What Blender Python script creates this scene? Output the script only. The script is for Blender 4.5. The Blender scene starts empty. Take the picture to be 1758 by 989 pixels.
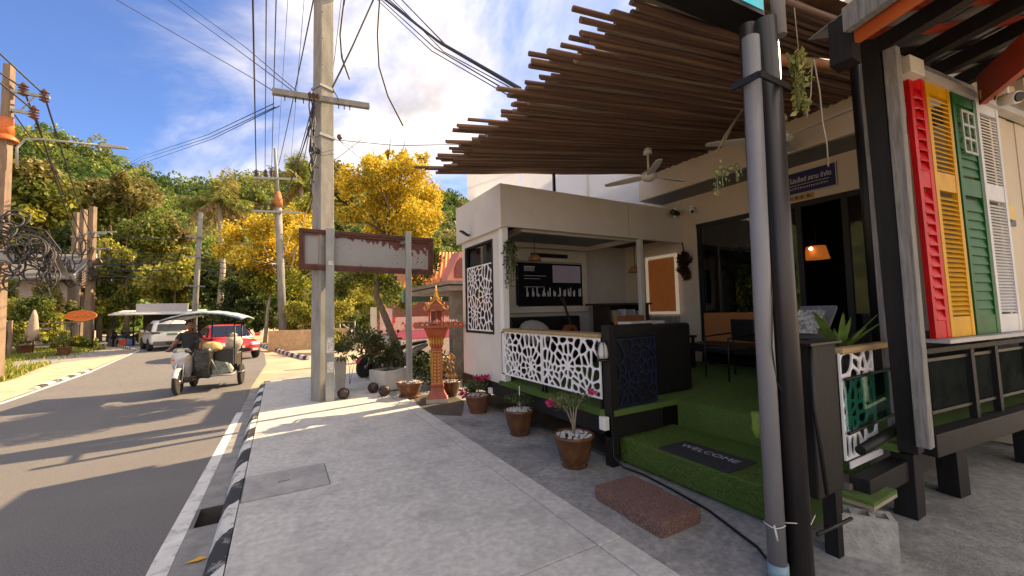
import bpy, math, random
import numpy as np
from mathutils import Vector, Matrix, Euler, noise as mnoise
random.seed(7); RNG=np.random.default_rng(7)
S=bpy.context.scene; C=S.collection
R_=math.radians
# ------------------------------------------------------------------ camera
# world frame: X across the road towards the cafe, Y along the road, Z up
CAM_F=700.0; CAM_W=1758.0
yaw=R_(-29.7); pitch=R_(3.2); roll=0.023
f0=Vector((math.sin(-yaw)*math.cos(pitch),math.cos(yaw)*math.cos(pitch),math.sin(pitch)))
r0=Vector((math.cos(yaw),math.sin(yaw),0)); u0=r0.cross(f0)
rr=r0*math.cos(roll)-u0*math.sin(roll); uu=u0*math.cos(roll)+r0*math.sin(roll)
CO=Vector((0,0,1.65))
cd=bpy.data.cameras.new('camera'); cam=bpy.data.objects.new('camera',cd); C.objects.link(cam)
cam.matrix_world=Matrix(((rr.x,uu.x,-f0.x,CO.x),(rr.y,uu.y,-f0.y,CO.y),(rr.z,uu.z,-f0.z,CO.z),(0,0,0,1)))
cd.sensor_width=36; cd.lens=CAM_F/CAM_W*36; cd.clip_start=.05; cd.clip_end=3000
S.camera=cam
def ray(px,py): return f0+rr*((px-879)/CAM_F)-uu*((py-494.5)/CAM_F)
def G(px,py,z=0.0):
    d=ray(px,py); return CO+d*((z-CO.z)/d.z)
def AX(px,py,a):
    d=ray(px,py); return CO+d*((a-CO.x)/d.x)
def BY(px,py,b):
    d=ray(px,py); return CO+d*((b-CO.y)/d.y)
# ------------------------------------------------------------------ world and sun
SUN_DIR=Vector((.98,.19,0)).normalized(); SUN_EL=R_(35)
w=bpy.data.worlds.new('World'); S.world=w; w.use_nodes=True
nt=w.node_tree; nt.nodes.clear()
def nd(t,**k):
    n=nt.nodes.new(t)
    for a,v in k.items(): setattr(n,a,v)
    return n
out=nd('ShaderNodeOutputWorld'); bg=nd('ShaderNodeBackground'); bg.inputs[1].default_value=.115
sky=nd('ShaderNodeTexSky',sky_type='NISHITA'); sky.sun_disc=False
sky.sun_elevation=SUN_EL; sky.sun_rotation=math.atan2(SUN_DIR.x,SUN_DIR.y); sky.air_density=1.0; sky.dust_density=.5; sky.ozone_density=2.5
geo=nd('ShaderNodeTexCoord'); sep=nd('ShaderNodeSeparateXYZ'); nt.links.new(geo.outputs['Generated'],sep.inputs[0])
def m_(op,a,b=None,c=None):
    n=nd('ShaderNodeMath',operation=op)
    for i,v in enumerate((a,b,c)):
        if v is None: continue
        if isinstance(v,(int,float)): n.inputs[i].default_value=v
        else: nt.links.new(v,n.inputs[i])
    return n.outputs[0]
zc=m_('MAXIMUM',sep.outputs[2],0.02); zc=m_('ADD',zc,.12)
cx=m_('DIVIDE',sep.outputs[0],zc); cy=m_('DIVIDE',sep.outputs[1],zc)
comb=nd('ShaderNodeCombineXYZ'); nt.links.new(cx,comb.inputs[0]); nt.links.new(cy,comb.inputs[1])
n1=nd('ShaderNodeTexNoise'); n1.inputs['Scale'].default_value=.75; n1.inputs['Detail'].default_value=9; n1.inputs['Roughness'].default_value=.58; n1.inputs['Distortion'].default_value=.55
mp=nd('ShaderNodeMapping'); mp.inputs['Location'].default_value=(3.55,.62,0); mp.inputs['Scale'].default_value=(1,.72,1); mp.inputs['Rotation'].default_value=(0,0,.5)
nt.links.new(comb.outputs[0],mp.inputs[0]); nt.links.new(mp.outputs[0],n1.inputs[0])
# more cloud sunward (+X), clear left; unseen cloud behind camera added for neutral fill
bias=m_('MULTIPLY',sep.outputs[0],.17); bias=m_('ADD',bias,m_('MULTIPLY',sep.outputs[1],-.15)); bias=m_('ADD',bias,.155)
cv=m_('ADD',n1.outputs[0],bias)
ramp=nd('ShaderNodeValToRGB'); ramp.color_ramp.elements[0].position=.46; ramp.color_ramp.elements[1].position=.70
ramp.color_ramp.interpolation='EASE'
nt.links.new(cv,ramp.inputs[0])
n2=nd('ShaderNodeTexNoise'); n2.inputs['Scale'].default_value=2.6; n2.inputs['Detail'].default_value=6; nt.links.new(mp.outputs[0],n2.inputs[0])
cb=m_('MULTIPLY',n2.outputs[0],6.6); cb=m_('ADD',cb,-.8)
ccol=nd('ShaderNodeCombineXYZ'); nt.links.new(cb,ccol.inputs[0]); nt.links.new(m_('MULTIPLY',cb,1.0),ccol.inputs[1]); nt.links.new(m_('MULTIPLY',cb,1.04),ccol.inputs[2])
mix=nd('ShaderNodeMix',data_type='RGBA')
nt.links.new(m_('MULTIPLY',ramp.outputs[0],.9),mix.inputs[0]); tint=nd('ShaderNodeMix',data_type='RGBA',blend_type='MULTIPLY'); tint.inputs[0].default_value=1; tint.inputs[7].default_value=(.20,.285,.46,1); nt.links.new(sky.outputs[0],tint.inputs[6]); nt.links.new(tint.outputs[2],mix.inputs[6]); nt.links.new(ccol.outputs[0],mix.inputs[7])
nt.links.new(mix.outputs[2],bg.inputs[0]); nt.links.new(bg.outputs[0],out.inputs[0])
sl=bpy.data.lights.new('sun','SUN'); sl.energy=2.3; sl.angle=R_(.5); sl.color=(1,.81,.57)
so=bpy.data.objects.new('sun',sl); C.objects.link(so)
sd=Vector((SUN_DIR.x*math.cos(SUN_EL),SUN_DIR.y*math.cos(SUN_EL),math.sin(SUN_EL)))
so.rotation_euler=sd.to_track_quat('Z','Y').to_euler(); so.location=(20,0,30)
S.view_settings.view_transform='Standard'; S.view_settings.look='None'; S.view_settings.exposure=2.4; S.view_settings.gamma=1
S.view_settings.use_white_balance=True; S.view_settings.white_balance_temperature=8100; S.view_settings.white_balance_tint=12
# ------------------------------------------------------------------ materials
MATS={}
def mat(name,col=(.5,.5,.5),rough=.6,metal=0.0,var=.12,vs=6.0,bump=0.0,bs=40.0,col2=None,spec=.5,stretch=(1,1,1),emit=None,trans=0.0,alpha=1.0,lo=.35,hi=.65,attr=None,transl=0.0,dirt=None,coat=0):
    if name in MATS: return MATS[name]
    m=bpy.data.materials.new(name); m.use_nodes=True; MATS[name]=m
    t=m.node_tree; N=t.nodes; L=t.links; b=N['Principled BSDF']
    b.inputs['Roughness'].default_value=rough; b.inputs['Metallic'].default_value=metal
    b.inputs['Specular IOR Level'].default_value=spec
    if coat: b.inputs['Coat Weight'].default_value=coat; b.inputs['Coat Roughness'].default_value=.08
    if trans: b.inputs['Transmission Weight'].default_value=trans; b.inputs['IOR'].default_value=1.08
    if alpha<1: b.inputs['Alpha'].default_value=alpha
    c=(*col,1); tc=N.new('ShaderNodeTexCoord'); mp=N.new('ShaderNodeMapping'); mp.inputs['Scale'].default_value=stretch
    L.new(tc.outputs['Object'],mp.inputs[0])
    src=None
    if attr:
        a=N.new('ShaderNodeAttribute'); a.attribute_name=attr; src=a.outputs['Color']
    if var or col2:
        n=N.new('ShaderNodeTexNoise'); n.inputs['Scale'].default_value=vs; n.inputs['Detail'].default_value=7; n.inputs['Roughness'].default_value=.62
        L.new(mp.outputs[0],n.inputs[0])
        r=N.new('ShaderNodeValToRGB'); r.color_ramp.elements[0].position=lo; r.color_ramp.elements[1].position=hi
        L.new(n.outputs[0],r.inputs[0])
        if col2: r.color_ramp.elements[0].color=c; r.color_ramp.elements[1].color=(*col2,1)
        else:
            r.color_ramp.elements[0].color=(*[x*(1-var) for x in col],1); r.color_ramp.elements[1].color=(*[min(1,x*(1+var)) for x in col],1)
        if src is None: src=r.outputs[0]
        else:
            mx=N.new('ShaderNodeMix'); mx.data_type='RGBA'; mx.blend_type='MULTIPLY'; mx.inputs[0].default_value=1
            L.new(src,mx.inputs[6]); L.new(r.outputs[0],mx.inputs[7]); src=mx.outputs[2]
    if dirt:   # (colour, scale, lo, hi, amount)
        dc,ds,dl,dh,da=dirt
        n3=N.new('ShaderNodeTexNoise'); n3.inputs['Scale'].default_value=ds; n3.inputs['Detail'].default_value=8; n3.inputs['Roughness'].default_value=.7; n3.inputs['Distortion'].default_value=.3
        mp2=N.new('ShaderNodeMapping'); mp2.inputs['Location'].default_value=(5.3,2.1,9.7); mp2.inputs['Scale'].default_value=stretch; L.new(tc.outputs['Object'],mp2.inputs[0]); L.new(mp2.outputs[0],n3.inputs[0])
        r3=N.new('ShaderNodeValToRGB'); r3.color_ramp.elements[0].position=dl; r3.color_ramp.elements[1].position=dh; L.new(n3.outputs[0],r3.inputs[0])
        r3.color_ramp.elements[1].color=(da,da,da,1)
        mx=N.new('ShaderNodeMix'); mx.data_type='RGBA'; L.new(r3.outputs[0],mx.inputs[0])
        if src is None: mx.inputs[6].default_value=c
        else: L.new(src,mx.inputs[6])
        mx.inputs[7].default_value=(*dc,1); src=mx.outputs[2]
    if src is None: b.inputs['Base Color'].default_value=c
    else: L.new(src,b.inputs['Base Color'])
    if bump:
        n=N.new('ShaderNodeTexNoise'); n.inputs['Scale'].default_value=bs; n.inputs['Detail'].default_value=6
        L.new(mp.outputs[0],n.inputs[0]); bp=N.new('ShaderNodeBump'); bp.inputs['Strength'].default_value=bump; bp.inputs['Distance'].default_value=.02
        L.new(n.outputs[0],bp.inputs['Height']); L.new(bp.outputs[0],b.inputs['Normal'])
    if emit: b.inputs['Emission Color'].default_value=(*emit[0],1); b.inputs['Emission Strength'].default_value=emit[1]
    if transl:
        tr=N.new('ShaderNodeBsdfTranslucent'); ms=N.new('ShaderNodeMixShader'); ms.inputs[0].default_value=transl
        if src is None: tr.inputs[0].default_value=c
        else: L.new(src,tr.inputs[0])
        L.new(b.outputs[0],ms.inputs[1]); L.new(tr.outputs[0],ms.inputs[2]); L.new(ms.outputs[0],N['Material Output'].inputs[0])
    return m
def glass_mat(name,col=(.9,.95,.95),rough=.02,mixf=.75,fac=None):
    # thin pane: part mirror reflection (fresnel), part see-through
    if name in MATS: return MATS[name]
    m=bpy.data.materials.new(name); m.use_nodes=True; MATS[name]=m
    t=m.node_tree; N=t.nodes; L=t.links; N.remove(N['Principled BSDF'])
    g=N.new('ShaderNodeBsdfGlossy'); g.inputs['Roughness'].default_value=rough
    tr=N.new('ShaderNodeBsdfTransparent'); tr.inputs[0].default_value=(*col,1)
    fr=N.new('ShaderNodeFresnel'); fr.inputs[0].default_value=1.5
    mu=N.new('ShaderNodeMath'); mu.operation='MULTIPLY_ADD'; mu.inputs[1].default_value=mixf; mu.inputs[2].default_value=.03
    L.new(fr.outputs[0],mu.inputs[0]); ms=N.new('ShaderNodeMixShader'); L.new(mu.outputs[0],ms.inputs[0])
    L.new(tr.outputs[0],ms.inputs[1]); L.new(g.outputs[0],ms.inputs[2]); L.new(ms.outputs[0],N['Material Output'].inputs[0])
    return m
# ------------------------------------------------------------------ builders
class MB:
    def __init__(s): s.v=[]; s.f=[]; s.sm=[]; s.mi=[]; s.cur=0
    def add(s,vs,fs,smooth=False):
        o=len(s.v); s.v.extend([tuple(v) for v in vs])
        for f in fs: s.f.append(tuple(i+o for i in f)); s.sm.append(smooth); s.mi.append(s.cur)
        return s
    def box(s,x0,x1,y0,y1,z0,z1):
        return s.add([(x0,y0,z0),(x1,y0,z0),(x1,y1,z0),(x0,y1,z0),(x0,y0,z1),(x1,y0,z1),(x1,y1,z1),(x0,y1,z1)],
          [(0,3,2,1),(4,5,6,7),(0,1,5,4),(1,2,6,5),(2,3,7,6),(3,0,4,7)])
    def hexa(s,b,t):   # bottom quad (ccw from above), top quad
        return s.add(list(b)+list(t),[(3,2,1,0),(4,5,6,7),(0,1,5,4),(1,2,6,5),(2,3,7,6),(3,0,4,7)])
    def cbox(s,c,sz,rot=None):
        M=rot.to_matrix() if isinstance(rot,Euler) else (rot or Matrix.Identity(3)); c=Vector(c); x,y,z=[k/2 for k in sz]
        P=[(-x,-y,-z),(x,-y,-z),(x,y,-z),(-x,y,-z),(-x,-y,z),(x,-y,z),(x,y,z),(-x,y,z)]
        return s.add([c+M@Vector(p) for p in P],[(0,3,2,1),(4,5,6,7),(0,1,5,4),(1,2,6,5),(2,3,7,6),(3,0,4,7)])
    def beam(s,p,q,w,h,up=(0,0,1)):
        p=Vector(p);q=Vector(q);d=(q-p).normalized();u=Vector(up)
        if abs(d.dot(u))>.98: u=Vector((0,1,0))
        x=d.cross(u).normalized(); z=x.cross(d).normalized(); x=x*w/2; z=z*h/2
        A=[p-x-z,p+x-z,p+x+z,p-x+z]; B=[q-x-z,q+x-z,q+x+z,q-x+z]
        return s.add(A+B,[(3,2,1,0),(4,5,6,7),(0,1,5,4),(1,2,6,5),(2,3,7,6),(3,0,4,7)])
    def tube(s,pts,r,n=8,caps=True,smooth=True):
        pts=[Vector(p) for p in pts]; k=len(pts); rs=r if isinstance(r,(list,tuple)) else [r]*k
        V=[];pu=None
        for i,p in enumerate(pts):
            d=(pts[min(i+1,k-1)]-pts[max(i-1,0)]).normalized()
            if pu is None: pu=Vector((0,0,1)) if abs(d.z)<.9 else Vector((1,0,0))
            x=d.cross(pu).normalized(); y=x.cross(d).normalized(); pu=y
            for j in range(n):
                a=2*math.pi*j/n; V.append(p+x*(math.cos(a)*rs[i])+y*(math.sin(a)*rs[i]))
        F=[(i*n+j,i*n+(j+1)%n,(i+1)*n+(j+1)%n,(i+1)*n+j) for i in range(k-1) for j in range(n)]
        s.add(V,F,smooth)
        if caps:
            o=len(s.v)-len(V)
            for f in (tuple(o+j for j in range(n))[::-1],tuple(o+(k-1)*n+j for j in range(n))): s.f.append(f); s.sm.append(False); s.mi.append(s.cur)
        return s
    def lathe(s,prof,c=(0,0,0),n=16,smooth=True,sq=0,axis='z',wob=0):
        V=[];c=Vector(c)
        for (r,z) in prof:
            for j in range(n):
                a=2*math.pi*j/n; q=1
                if sq: q=1/max(abs(math.cos(a)),abs(math.sin(a)))**sq
                if wob: q*=1+wob*math.sin(a*3+z*9)
                p=Vector((math.cos(a)*r*q,math.sin(a)*r*q,z))
                if axis=='y': p=Vector((p.x,p.z,p.y))
                if axis=='x': p=Vector((p.z,p.x,p.y))
                V.append(c+p)
        k=len(prof); F=[(i*n+j,i*n+(j+1)%n,(i+1)*n+(j+1)%n,(i+1)*n+j) for i in range(k-1) for j in range(n)]
        if prof[0][0]>1e-4: F.append(tuple(range(n))[::-1])
        if prof[-1][0]>1e-4: F.append(tuple((k-1)*n+j for j in range(n)))
        return s.add(V,F,smooth)
    def ball(s,c,r,n=12,k=8,sc=(1,1,1)):
        V=[];c=Vector(c)
        for i in range(k+1):
            t=math.pi*i/k
            for j in range(n):
                a=2*math.pi*j/n; V.append(c+Vector((math.sin(t)*math.cos(a)*r*sc[0],math.sin(t)*math.sin(a)*r*sc[1],-math.cos(t)*r*sc[2])))
        return s.add(V,[(i*n+j,i*n+(j+1)%n,(i+1)*n+(j+1)%n,(i+1)*n+j) for i in range(k) for j in range(n)],True)
    def prism(s,poly,fn,d0,d1):   # poly 2d, fn(u,v,d)->xyz
        n=len(poly); A=[fn(u,v,d0) for u,v in poly]; B=[fn(u,v,d1) for u,v in poly]
        return s.add(A+B,[tuple(range(n))[::-1],tuple(range(n,2*n))]+[(i,(i+1)%n,n+(i+1)%n,n+i) for i in range(n)])
    def quad(s,*p): return s.add(p,[tuple(range(len(p)))])
    def xf(s,M):
        s.v=[tuple(M@Vector(v)) for v in s.v]; return s
    def mesh(s,name,mats,off=(0,0,0)):
        me=bpy.data.meshes.new(name)
        me.from_pydata([(v[0]-off[0],v[1]-off[1],v[2]-off[2]) for v in s.v],[],s.f)
        me.polygons.foreach_set('use_smooth',s.sm); me.polygons.foreach_set('material_index',s.mi)
        for m in (mats if isinstance(mats,(list,tuple)) else [mats]): me.materials.append(m)
        me.update(); return me
OFF={}
def props(o,label=None,cat=None,group=None,kind=None):
    if label: o['label']=label
    if cat: o['category']=cat
    if group: o['group']=group
    if kind: o['kind']=kind
    return o
def thing(name,label,cat,loc=(0,0,0),rz=0,group=None):
    o=bpy.data.objects.new(name,None); C.objects.link(o); o.location=loc; o.rotation_euler=(0,0,rz); o.empty_display_size=.1
    OFF[o.name]=Vector(loc) if rz==0 else Vector((0,0,0))
    return props(o,label,cat,group)
def link(name,me,parent=None,loc=(0,0,0)):
    o=bpy.data.objects.new(name,me); C.objects.link(o); o.location=loc
    if parent is not None: o.parent=parent
    return o
def part(mb,name,m,parent,label=None,bev=0,kind=None,world=True):
    off=OFF.get(parent.name,Vector((0,0,0))) if world else Vector((0,0,0))
    o=link(name,mb.mesh(name,m,off),parent); OFF[o.name]=off
    if bev: bevel(o,bev)
    return props(o,label,None,None,kind)
def bevel(o,wd,seg=2):
    b=o.modifiers.new('bevel','BEVEL'); b.width=wd; b.segments=seg; b.limit_method='ANGLE'; b.angle_limit=R_(40); return o
def solo(mb,name,m,label,cat,loc=None,group=None,bev=0):
    if loc is None:
        a=np.array(mb.v); loc=(float((a[:,0].min()+a[:,0].max())/2),float((a[:,1].min()+a[:,1].max())/2),float(a[:,2].min()))
    o=link(name,mb.mesh(name,m,loc),None,loc); OFF[o.name]=Vector(loc)
    if bev: bevel(o,bev)
    return props(o,label,cat,group)
def struct(mb,name,m,parent=None,bev=0):
    o=link(name,mb.mesh(name,m),parent); OFF[o.name]=Vector((0,0,0))
    if bev: bevel(o,bev)
    if parent is None: o['kind']='structure'
    return o
def copy_tree(o,parent=None):
    c=o.copy(); C.objects.link(c)
    if parent is not None: c.parent=parent
    for ch in list(o.children): copy_tree(ch,c)
    OFF[c.name]=OFF.get(o.name,Vector((0,0,0)))
    return c
def text_mb(mb,s,size,org,xd,yd,depth=.003,align='LEFT'):
    cu=bpy.data.curves.new('t','FONT'); cu.body=s; cu.size=size; cu.extrude=0; cu.align_x=align; cu.resolution_u=3
    o=bpy.data.objects.new('t',cu); C.objects.link(o); dg=bpy.context.evaluated_depsgraph_get(); me=bpy.data.meshes.new_from_object(o.evaluated_get(dg))
    org=Vector(org);xd=Vector(xd);yd=Vector(yd);nn=xd.cross(yd)*depth
    V=[org+xd*v.co.x+yd*v.co.y+nn for v in me.vertices]
    mb.add(V,[tuple(p.vertices) for p in me.polygons])
    bpy.data.objects.remove(o); bpy.data.curves.remove(cu); bpy.data.meshes.remove(me)
    return mb
# leaves: numpy cloud of kite-shaped leaf faces with a per-face colour attribute
def leaf_mesh(name,P,size,cols,aspect=.5,up=.3,m=None,dirs=None,off=(0,0,0),droop=.0):
    n=len(P); P=np.asarray(P,float)-np.array(off)
    if dirs is None: d=RNG.normal(size=(n,3)); d[:,2]-=droop
    else: d=np.asarray(dirs,float)+RNG.normal(size=(n,3))*.25
    d/=np.linalg.norm(d,axis=1)[:,None]+1e-9
    nr=RNG.normal(size=(n,3)); nr[:,2]+=up*3; x=np.cross(d,nr); x/=np.linalg.norm(x,axis=1)[:,None]+1e-9
    nn=np.cross(x,d)
    L=(np.asarray(size)*RNG.uniform(.7,1.25,n))[:,None]; W=L*aspect*.5
    v=np.empty((n,4,3)); v[:,0]=P-d*L*.5; v[:,1]=P-d*L*.02+x*W+nn*L*.05; v[:,2]=P+d*L*.5-nn*L*.08; v[:,3]=P-d*L*.02-x*W+nn*L*.05
    me=bpy.data.meshes.new(name); me.vertices.add(4*n); me.loops.add(4*n); me.polygons.add(n)
    me.vertices.foreach_set('co',v.ravel()); me.loops.foreach_set('vertex_index',np.arange(4*n,dtype=np.int32))
    me.polygons.foreach_set('loop_start',np.arange(0,4*n,4,dtype=np.int32))
    ca=me.color_attributes.new('col','FLOAT_COLOR','POINT'); c4=np.ones((n,4)); c4[:,:3]=cols
    ca.data.foreach_set('color',np.repeat(c4,4,axis=0).ravel())
    if m: me.materials.append(m)
    me.update(calc_edges=True); return me
def pick(cols,n,jit=.18,p=None):
    c=np.array(cols)[RNG.choice(len(cols),n,p=p)]; return np.clip(c*RNG.uniform(1-jit,1+jit,(n,1)),0,1)
def clumps(centers,radii,n,shell=.55):
    k=len(centers); w_=np.array([r[0]*r[1]*r[2] for r in radii])**.67; idx=RNG.choice(k,n,p=w_/w_.sum())
    d=RNG.normal(size=(n,3)); d/=np.linalg.norm(d,axis=1)[:,None]; t=RNG.uniform(shell**3,1,n)**(1/3)
    t*=RNG.uniform(.85,1.12,n)
    return np.array(centers)[idx]+d*t[:,None]*np.array(radii)[idx]
# ================================================================== SETTING
ASPH=mat('asphalt',(.165,.157,.155),.85,var=.38,vs=75,bump=.7,bs=190,dirt=((.20,.19,.175),.55,.45,.72,.75))
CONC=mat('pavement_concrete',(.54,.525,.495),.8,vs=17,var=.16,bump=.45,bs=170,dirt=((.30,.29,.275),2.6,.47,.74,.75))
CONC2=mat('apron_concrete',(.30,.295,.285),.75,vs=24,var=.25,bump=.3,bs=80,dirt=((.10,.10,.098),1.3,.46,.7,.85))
SAND=mat('sandy_soil',(.46,.36,.25),.9,vs=.8,var=.2,bump=.5,bs=30,dirt=((.30,.24,.17),.35,.5,.75,.6))
GRAV=mat('gravel_shoulder',(.27,.25,.23),.9,vs=14,var=.3,bump=.8,bs=45)
WPAINT=mat('road_paint',(.62,.61,.58),.7,vs=6,var=.1,dirt=((.2,.19,.18),7,.52,.68,.75))
DARK=mat('dark_void',(.012,.012,.012),.9,var=0)
def sheet(name,poly,z,m,kind='structure',parent=None):
    mb=MB(); mb.quad(*[(x,y,z) for x,y in poly]); return struct(mb,name,m,parent)
# ground: one sheet with a pit left for the gutter drain
HX0,HX1,HY0,HY1=-.66,-.44,4.42,4.82
mb=MB(); z=-.15
X=[-400,HX0,HX1,600]; Y=[-200,HY0,HY1,700]
for i in range(3):
    for j in range(3):
        if i==1 and j==1: continue
        mb.quad((X[i],Y[j],z),(X[i+1],Y[j],z),(X[i+1],Y[j+1],z),(X[i],Y[j+1],z))
struct(mb,'ground',SAND)
ROADR=[(-.62,-12),(-.62,12),(-.42,17.8),(-.6,22.6),(-1.27,30.5),(-1.9,36),(-4,44),(-9,53),(-22,63),(-45,75)]
ROADL=[(-5.1,-12),(-5.25,6),(-5.42,13.7),(-5.75,19.3),(-6.6,26.6),(-7.1,31),(-9,36.5),(-12,41),(-22,49.5),(-45,60)]
# asphalt and its two edge lines run as strips
def strip(name,A,B,z,m):
    n=len(A); mb=MB(); mb.add([(x,y,z) for x,y in A]+[(x,y,z) for x,y in B],[(i,i+1,n+i+1,n+i) for i in range(n-1)]); return struct(mb,name,m)
strip('road',ROADR,ROADL,-.12,ASPH)
def offs(P,d): return [(x+d,y) for x,y in P]
strip('road_marking',[(-.66,-12),(-.66,4.0),(-.60,8.2),(-.58,9.2)],[(-.79,-12),(-.79,4.0),(-.70,8.2),(-.68,9.2)],-.116,WPAINT)
strip('road_marking',offs(ROADL,.18)[1:8],offs(ROADL,.07)[1:8],-.116,WPAINT)
# gutter slab either side of the drain, with a lip round the pit
GUT=mat('gutter_concrete',(.24,.235,.225),.8,vs=4,var=.22,bump=.4,bs=60,dirt=((.13,.125,.12),3,.5,.7,.7))
mb=MB(); mb.quad((-.655,-12,-.117),(-.40,-12,-.117),(-.40,HY0,-.117),(-.655,HY0,-.117)); mb.quad((-.655,HY1,-.117),(-.40,HY1,-.117),(-.36,12.2,-.117),(-.60,12.2,-.117))
mb.quad((HX1,HY0,-.117),(-.40,HY0,-.117),(-.40,HY1,-.117),(HX1,HY1,-.117))
struct(mb,'gutter',GUT)
mb=MB()
for q in [((HX0,HY0),(HX1,HY0)),((HX1,HY0),(HX1,HY1)),((HX1,HY1),(HX0,HY1)),((HX0,HY1),(HX0,HY0))]:
    (xa,ya),(xb,yb)=q; mb.quad((xa,ya,-.118),(xb,yb,-.118),(xb,yb,-.62),(xa,ya,-.62))
mb.quad((HX0,HY0,-.62),(HX1,HY0,-.62),(HX1,HY1,-.62),(HX0,HY1,-.62))
struct(mb,'drain_pit',mat('pit_concrete',(.06,.058,.055),.9,var=.3))
# kerb with painted black and white stripes
def kerb_mat():
    m=bpy.data.materials.new('kerb_paint'); m.use_nodes=True; t=m.node_tree; N=t.nodes; L=t.links; b=N['Principled BSDF']; b.inputs['Roughness'].default_value=.75
    tc=N.new('ShaderNodeTexCoord'); sp=N.new('ShaderNodeSeparateXYZ'); L.new(tc.outputs['Object'],sp.inputs[0])
    def M(op,a,bb=None):
        n=N.new('ShaderNodeMath'); n.operation=op
        for i,v in enumerate((a,bb)):
            if v is None: continue
            if isinstance(v,(int,float)): n.inputs[i].default_value=v
            else: L.new(v,n.inputs[i])
        return n.outputs[0]
    no=N.new('ShaderNodeTexNoise'); no.inputs['Scale'].default_value=9; no.inputs['Detail'].default_value=8; L.new(tc.outputs['Object'],no.inputs[0])
    y=M('ADD',sp.outputs[1],M('MULTIPLY',sp.outputs[0],-1.4)); y=M('ADD',y,M('MULTIPLY',no.outputs[0],.12))
    fr=M('FRACT',M('DIVIDE',y,1.12)); st=M('GREATER_THAN',fr,.5)
    mx=N.new('ShaderNodeMix'); mx.data_type='RGBA'; L.new(st,mx.inputs[0]); mx.inputs[6].default_value=(.58,.57,.54,1); mx.inputs[7].default_value=(.03,.03,.032,1)
    n2=N.new('ShaderNodeTexNoise'); n2.inputs['Scale'].default_value=5; n2.inputs['Detail'].default_value=10; n2.inputs['Roughness'].default_value=.75; L.new(tc.outputs['Object'],n2.inputs[0])
    r=N.new('ShaderNodeValToRGB'); r.color_ramp.elements[0].position=.53; r.color_ramp.elements[1].position=.6; L.new(n2.outputs[0],r.inputs[0])
    m2=N.new('ShaderNodeMix'); m2.data_type='RGBA'; L.new(r.outputs[0],m2.inputs[0]); L.new(mx.outputs[2],m2.inputs[6]); m2.inputs[7].default_value=(.27,.26,.245,1)
    L.new(m2.outputs[2],b.inputs['Base Color'])
    bp=N.new('ShaderNodeBump'); bp.inputs['Strength'].default_value=.4; bp.inputs['Distance'].default_value=.02; L.new(n2.outputs[0],bp.inputs['Height']); L.new(bp.outputs[0],b.inputs['Normal'])
    return m
KERB=kerb_mat()
def kerb(P,name='kerb',w=.1,flip=1,h=.12):
    mb=MB(); prof=[(.02,0.0),(-.05,-.004),(-.075,-.02),(-.11,-.085),(-.125,-.135),(.02,-.135)]
    n=len(P); m=len(prof)
    V=[(x+p*flip,y,q+(h-.12)) for x,y in P for p,q in prof]
    F=[(i*m+j,i*m+(j+1)%m,(i+1)*m+(j+1)%m,(i+1)*m+j) for i in range(n-1) for j in range(m)]+[tuple(range(m)),tuple((n-1)*m+j for j in range(m))[::-1]]
    mb.add(V,F); return struct(mb,name,KERB)
kerb([(-.325,y) for y in np.arange(-6,12.1,.75)])
kerb([(1.05,18.6),(.5,20.8),(-.2,25),(-1.3,31),(-1.8,36.2),(-3.8,44.2),(-9,53.3),(-22,63.2),(-42,74)])
kerb([(-12.3,41.2),(-9.4,36.9),(-7.6,32.2)][::-1],flip=-1)
kerb([(-5.72,15.9),(-5.86,18.9),(-6.0,20.6)],flip=-1,h=.03)
# pavement: sub base plus one slab object per poured bay, joints left open
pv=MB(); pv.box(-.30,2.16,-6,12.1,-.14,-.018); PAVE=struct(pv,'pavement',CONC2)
def slab(poly,dz=0):
    mb=MB(); mb.prism(poly,lambda u,v,d:(u,v,d),-.02,0+dz); o=struct(mb,'slab',CONC,PAVE,bev=.006); return o
ys=[-6,-2.1,.1,2.29,4.44]
for i in range(4): slab([(-.298,ys[i]+.004),(1.945,ys[i]+.004),(1.945,ys[i+1]-.004),(-.298,ys[i+1]-.004)],dz=(0,.002,-.001,.001)[i])
slab([(.447,4.444),(1.945,4.444),(1.945,8.696),(-.298,8.696),(-.298,5.114),(.447,5.114)])
slab([(-.298,8.704),(1.945,8.704),(1.945,10.62),(-.298,10.62)],.001)
slab([(-.298,10.628),(1.945,10.628),(1.945,12.1),(-.298,12.1)],-.001)
for a,b in [(-6,-1.2),(-1.2,2.27),(2.27,4.05),(4.05,6.9),(6.9,8.3)]: slab([(1.953,a+.004),(2.16,a+.004),(2.16,b-.004),(1.953,b-.004)],.001)
# drain cover with a lifting slot
mb=MB(); x0,x1,y0,y1=-.285,.437,4.455,5.105; hx0,hx1,hy0,hy1=-.0,.10,4.76,4.80
for a,b,c,d in [(x0,hx0,y0,y1),(hx1,x1,y0,y1),(hx0,hx1,y0,hy0),(hx0,hx1,hy1,y1)]: mb.quad((a,c,.006),(b,c,.006),(b,d,.006),(a,d,.006))
for (a,b),(c,d) in [((x0,y0),(x1,y0)),((x1,y0),(x1,y1)),((x1,y1),(x0,y1)),((x0,y1),(x0,y0))]: mb.quad((a,b,-.016),(c,d,-.016),(c,d,.006),(a,b,.006))
for (a,b),(c,d) in [((hx0,hy0),(hx1,hy0)),((hx1,hy0),(hx1,hy1)),((hx1,hy1),(hx0,hy1)),((hx0,hy1),(hx0,hy0))]: mb.quad((a,b,.006),(c,d,.006),(c,d,-.016),(a,b,-.016))
dc=thing('drain_cover','square concrete drain cover with a dark lifting slot, set in the pavement by the kerb','drain cover',(.08,4.78,-.016))
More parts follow.
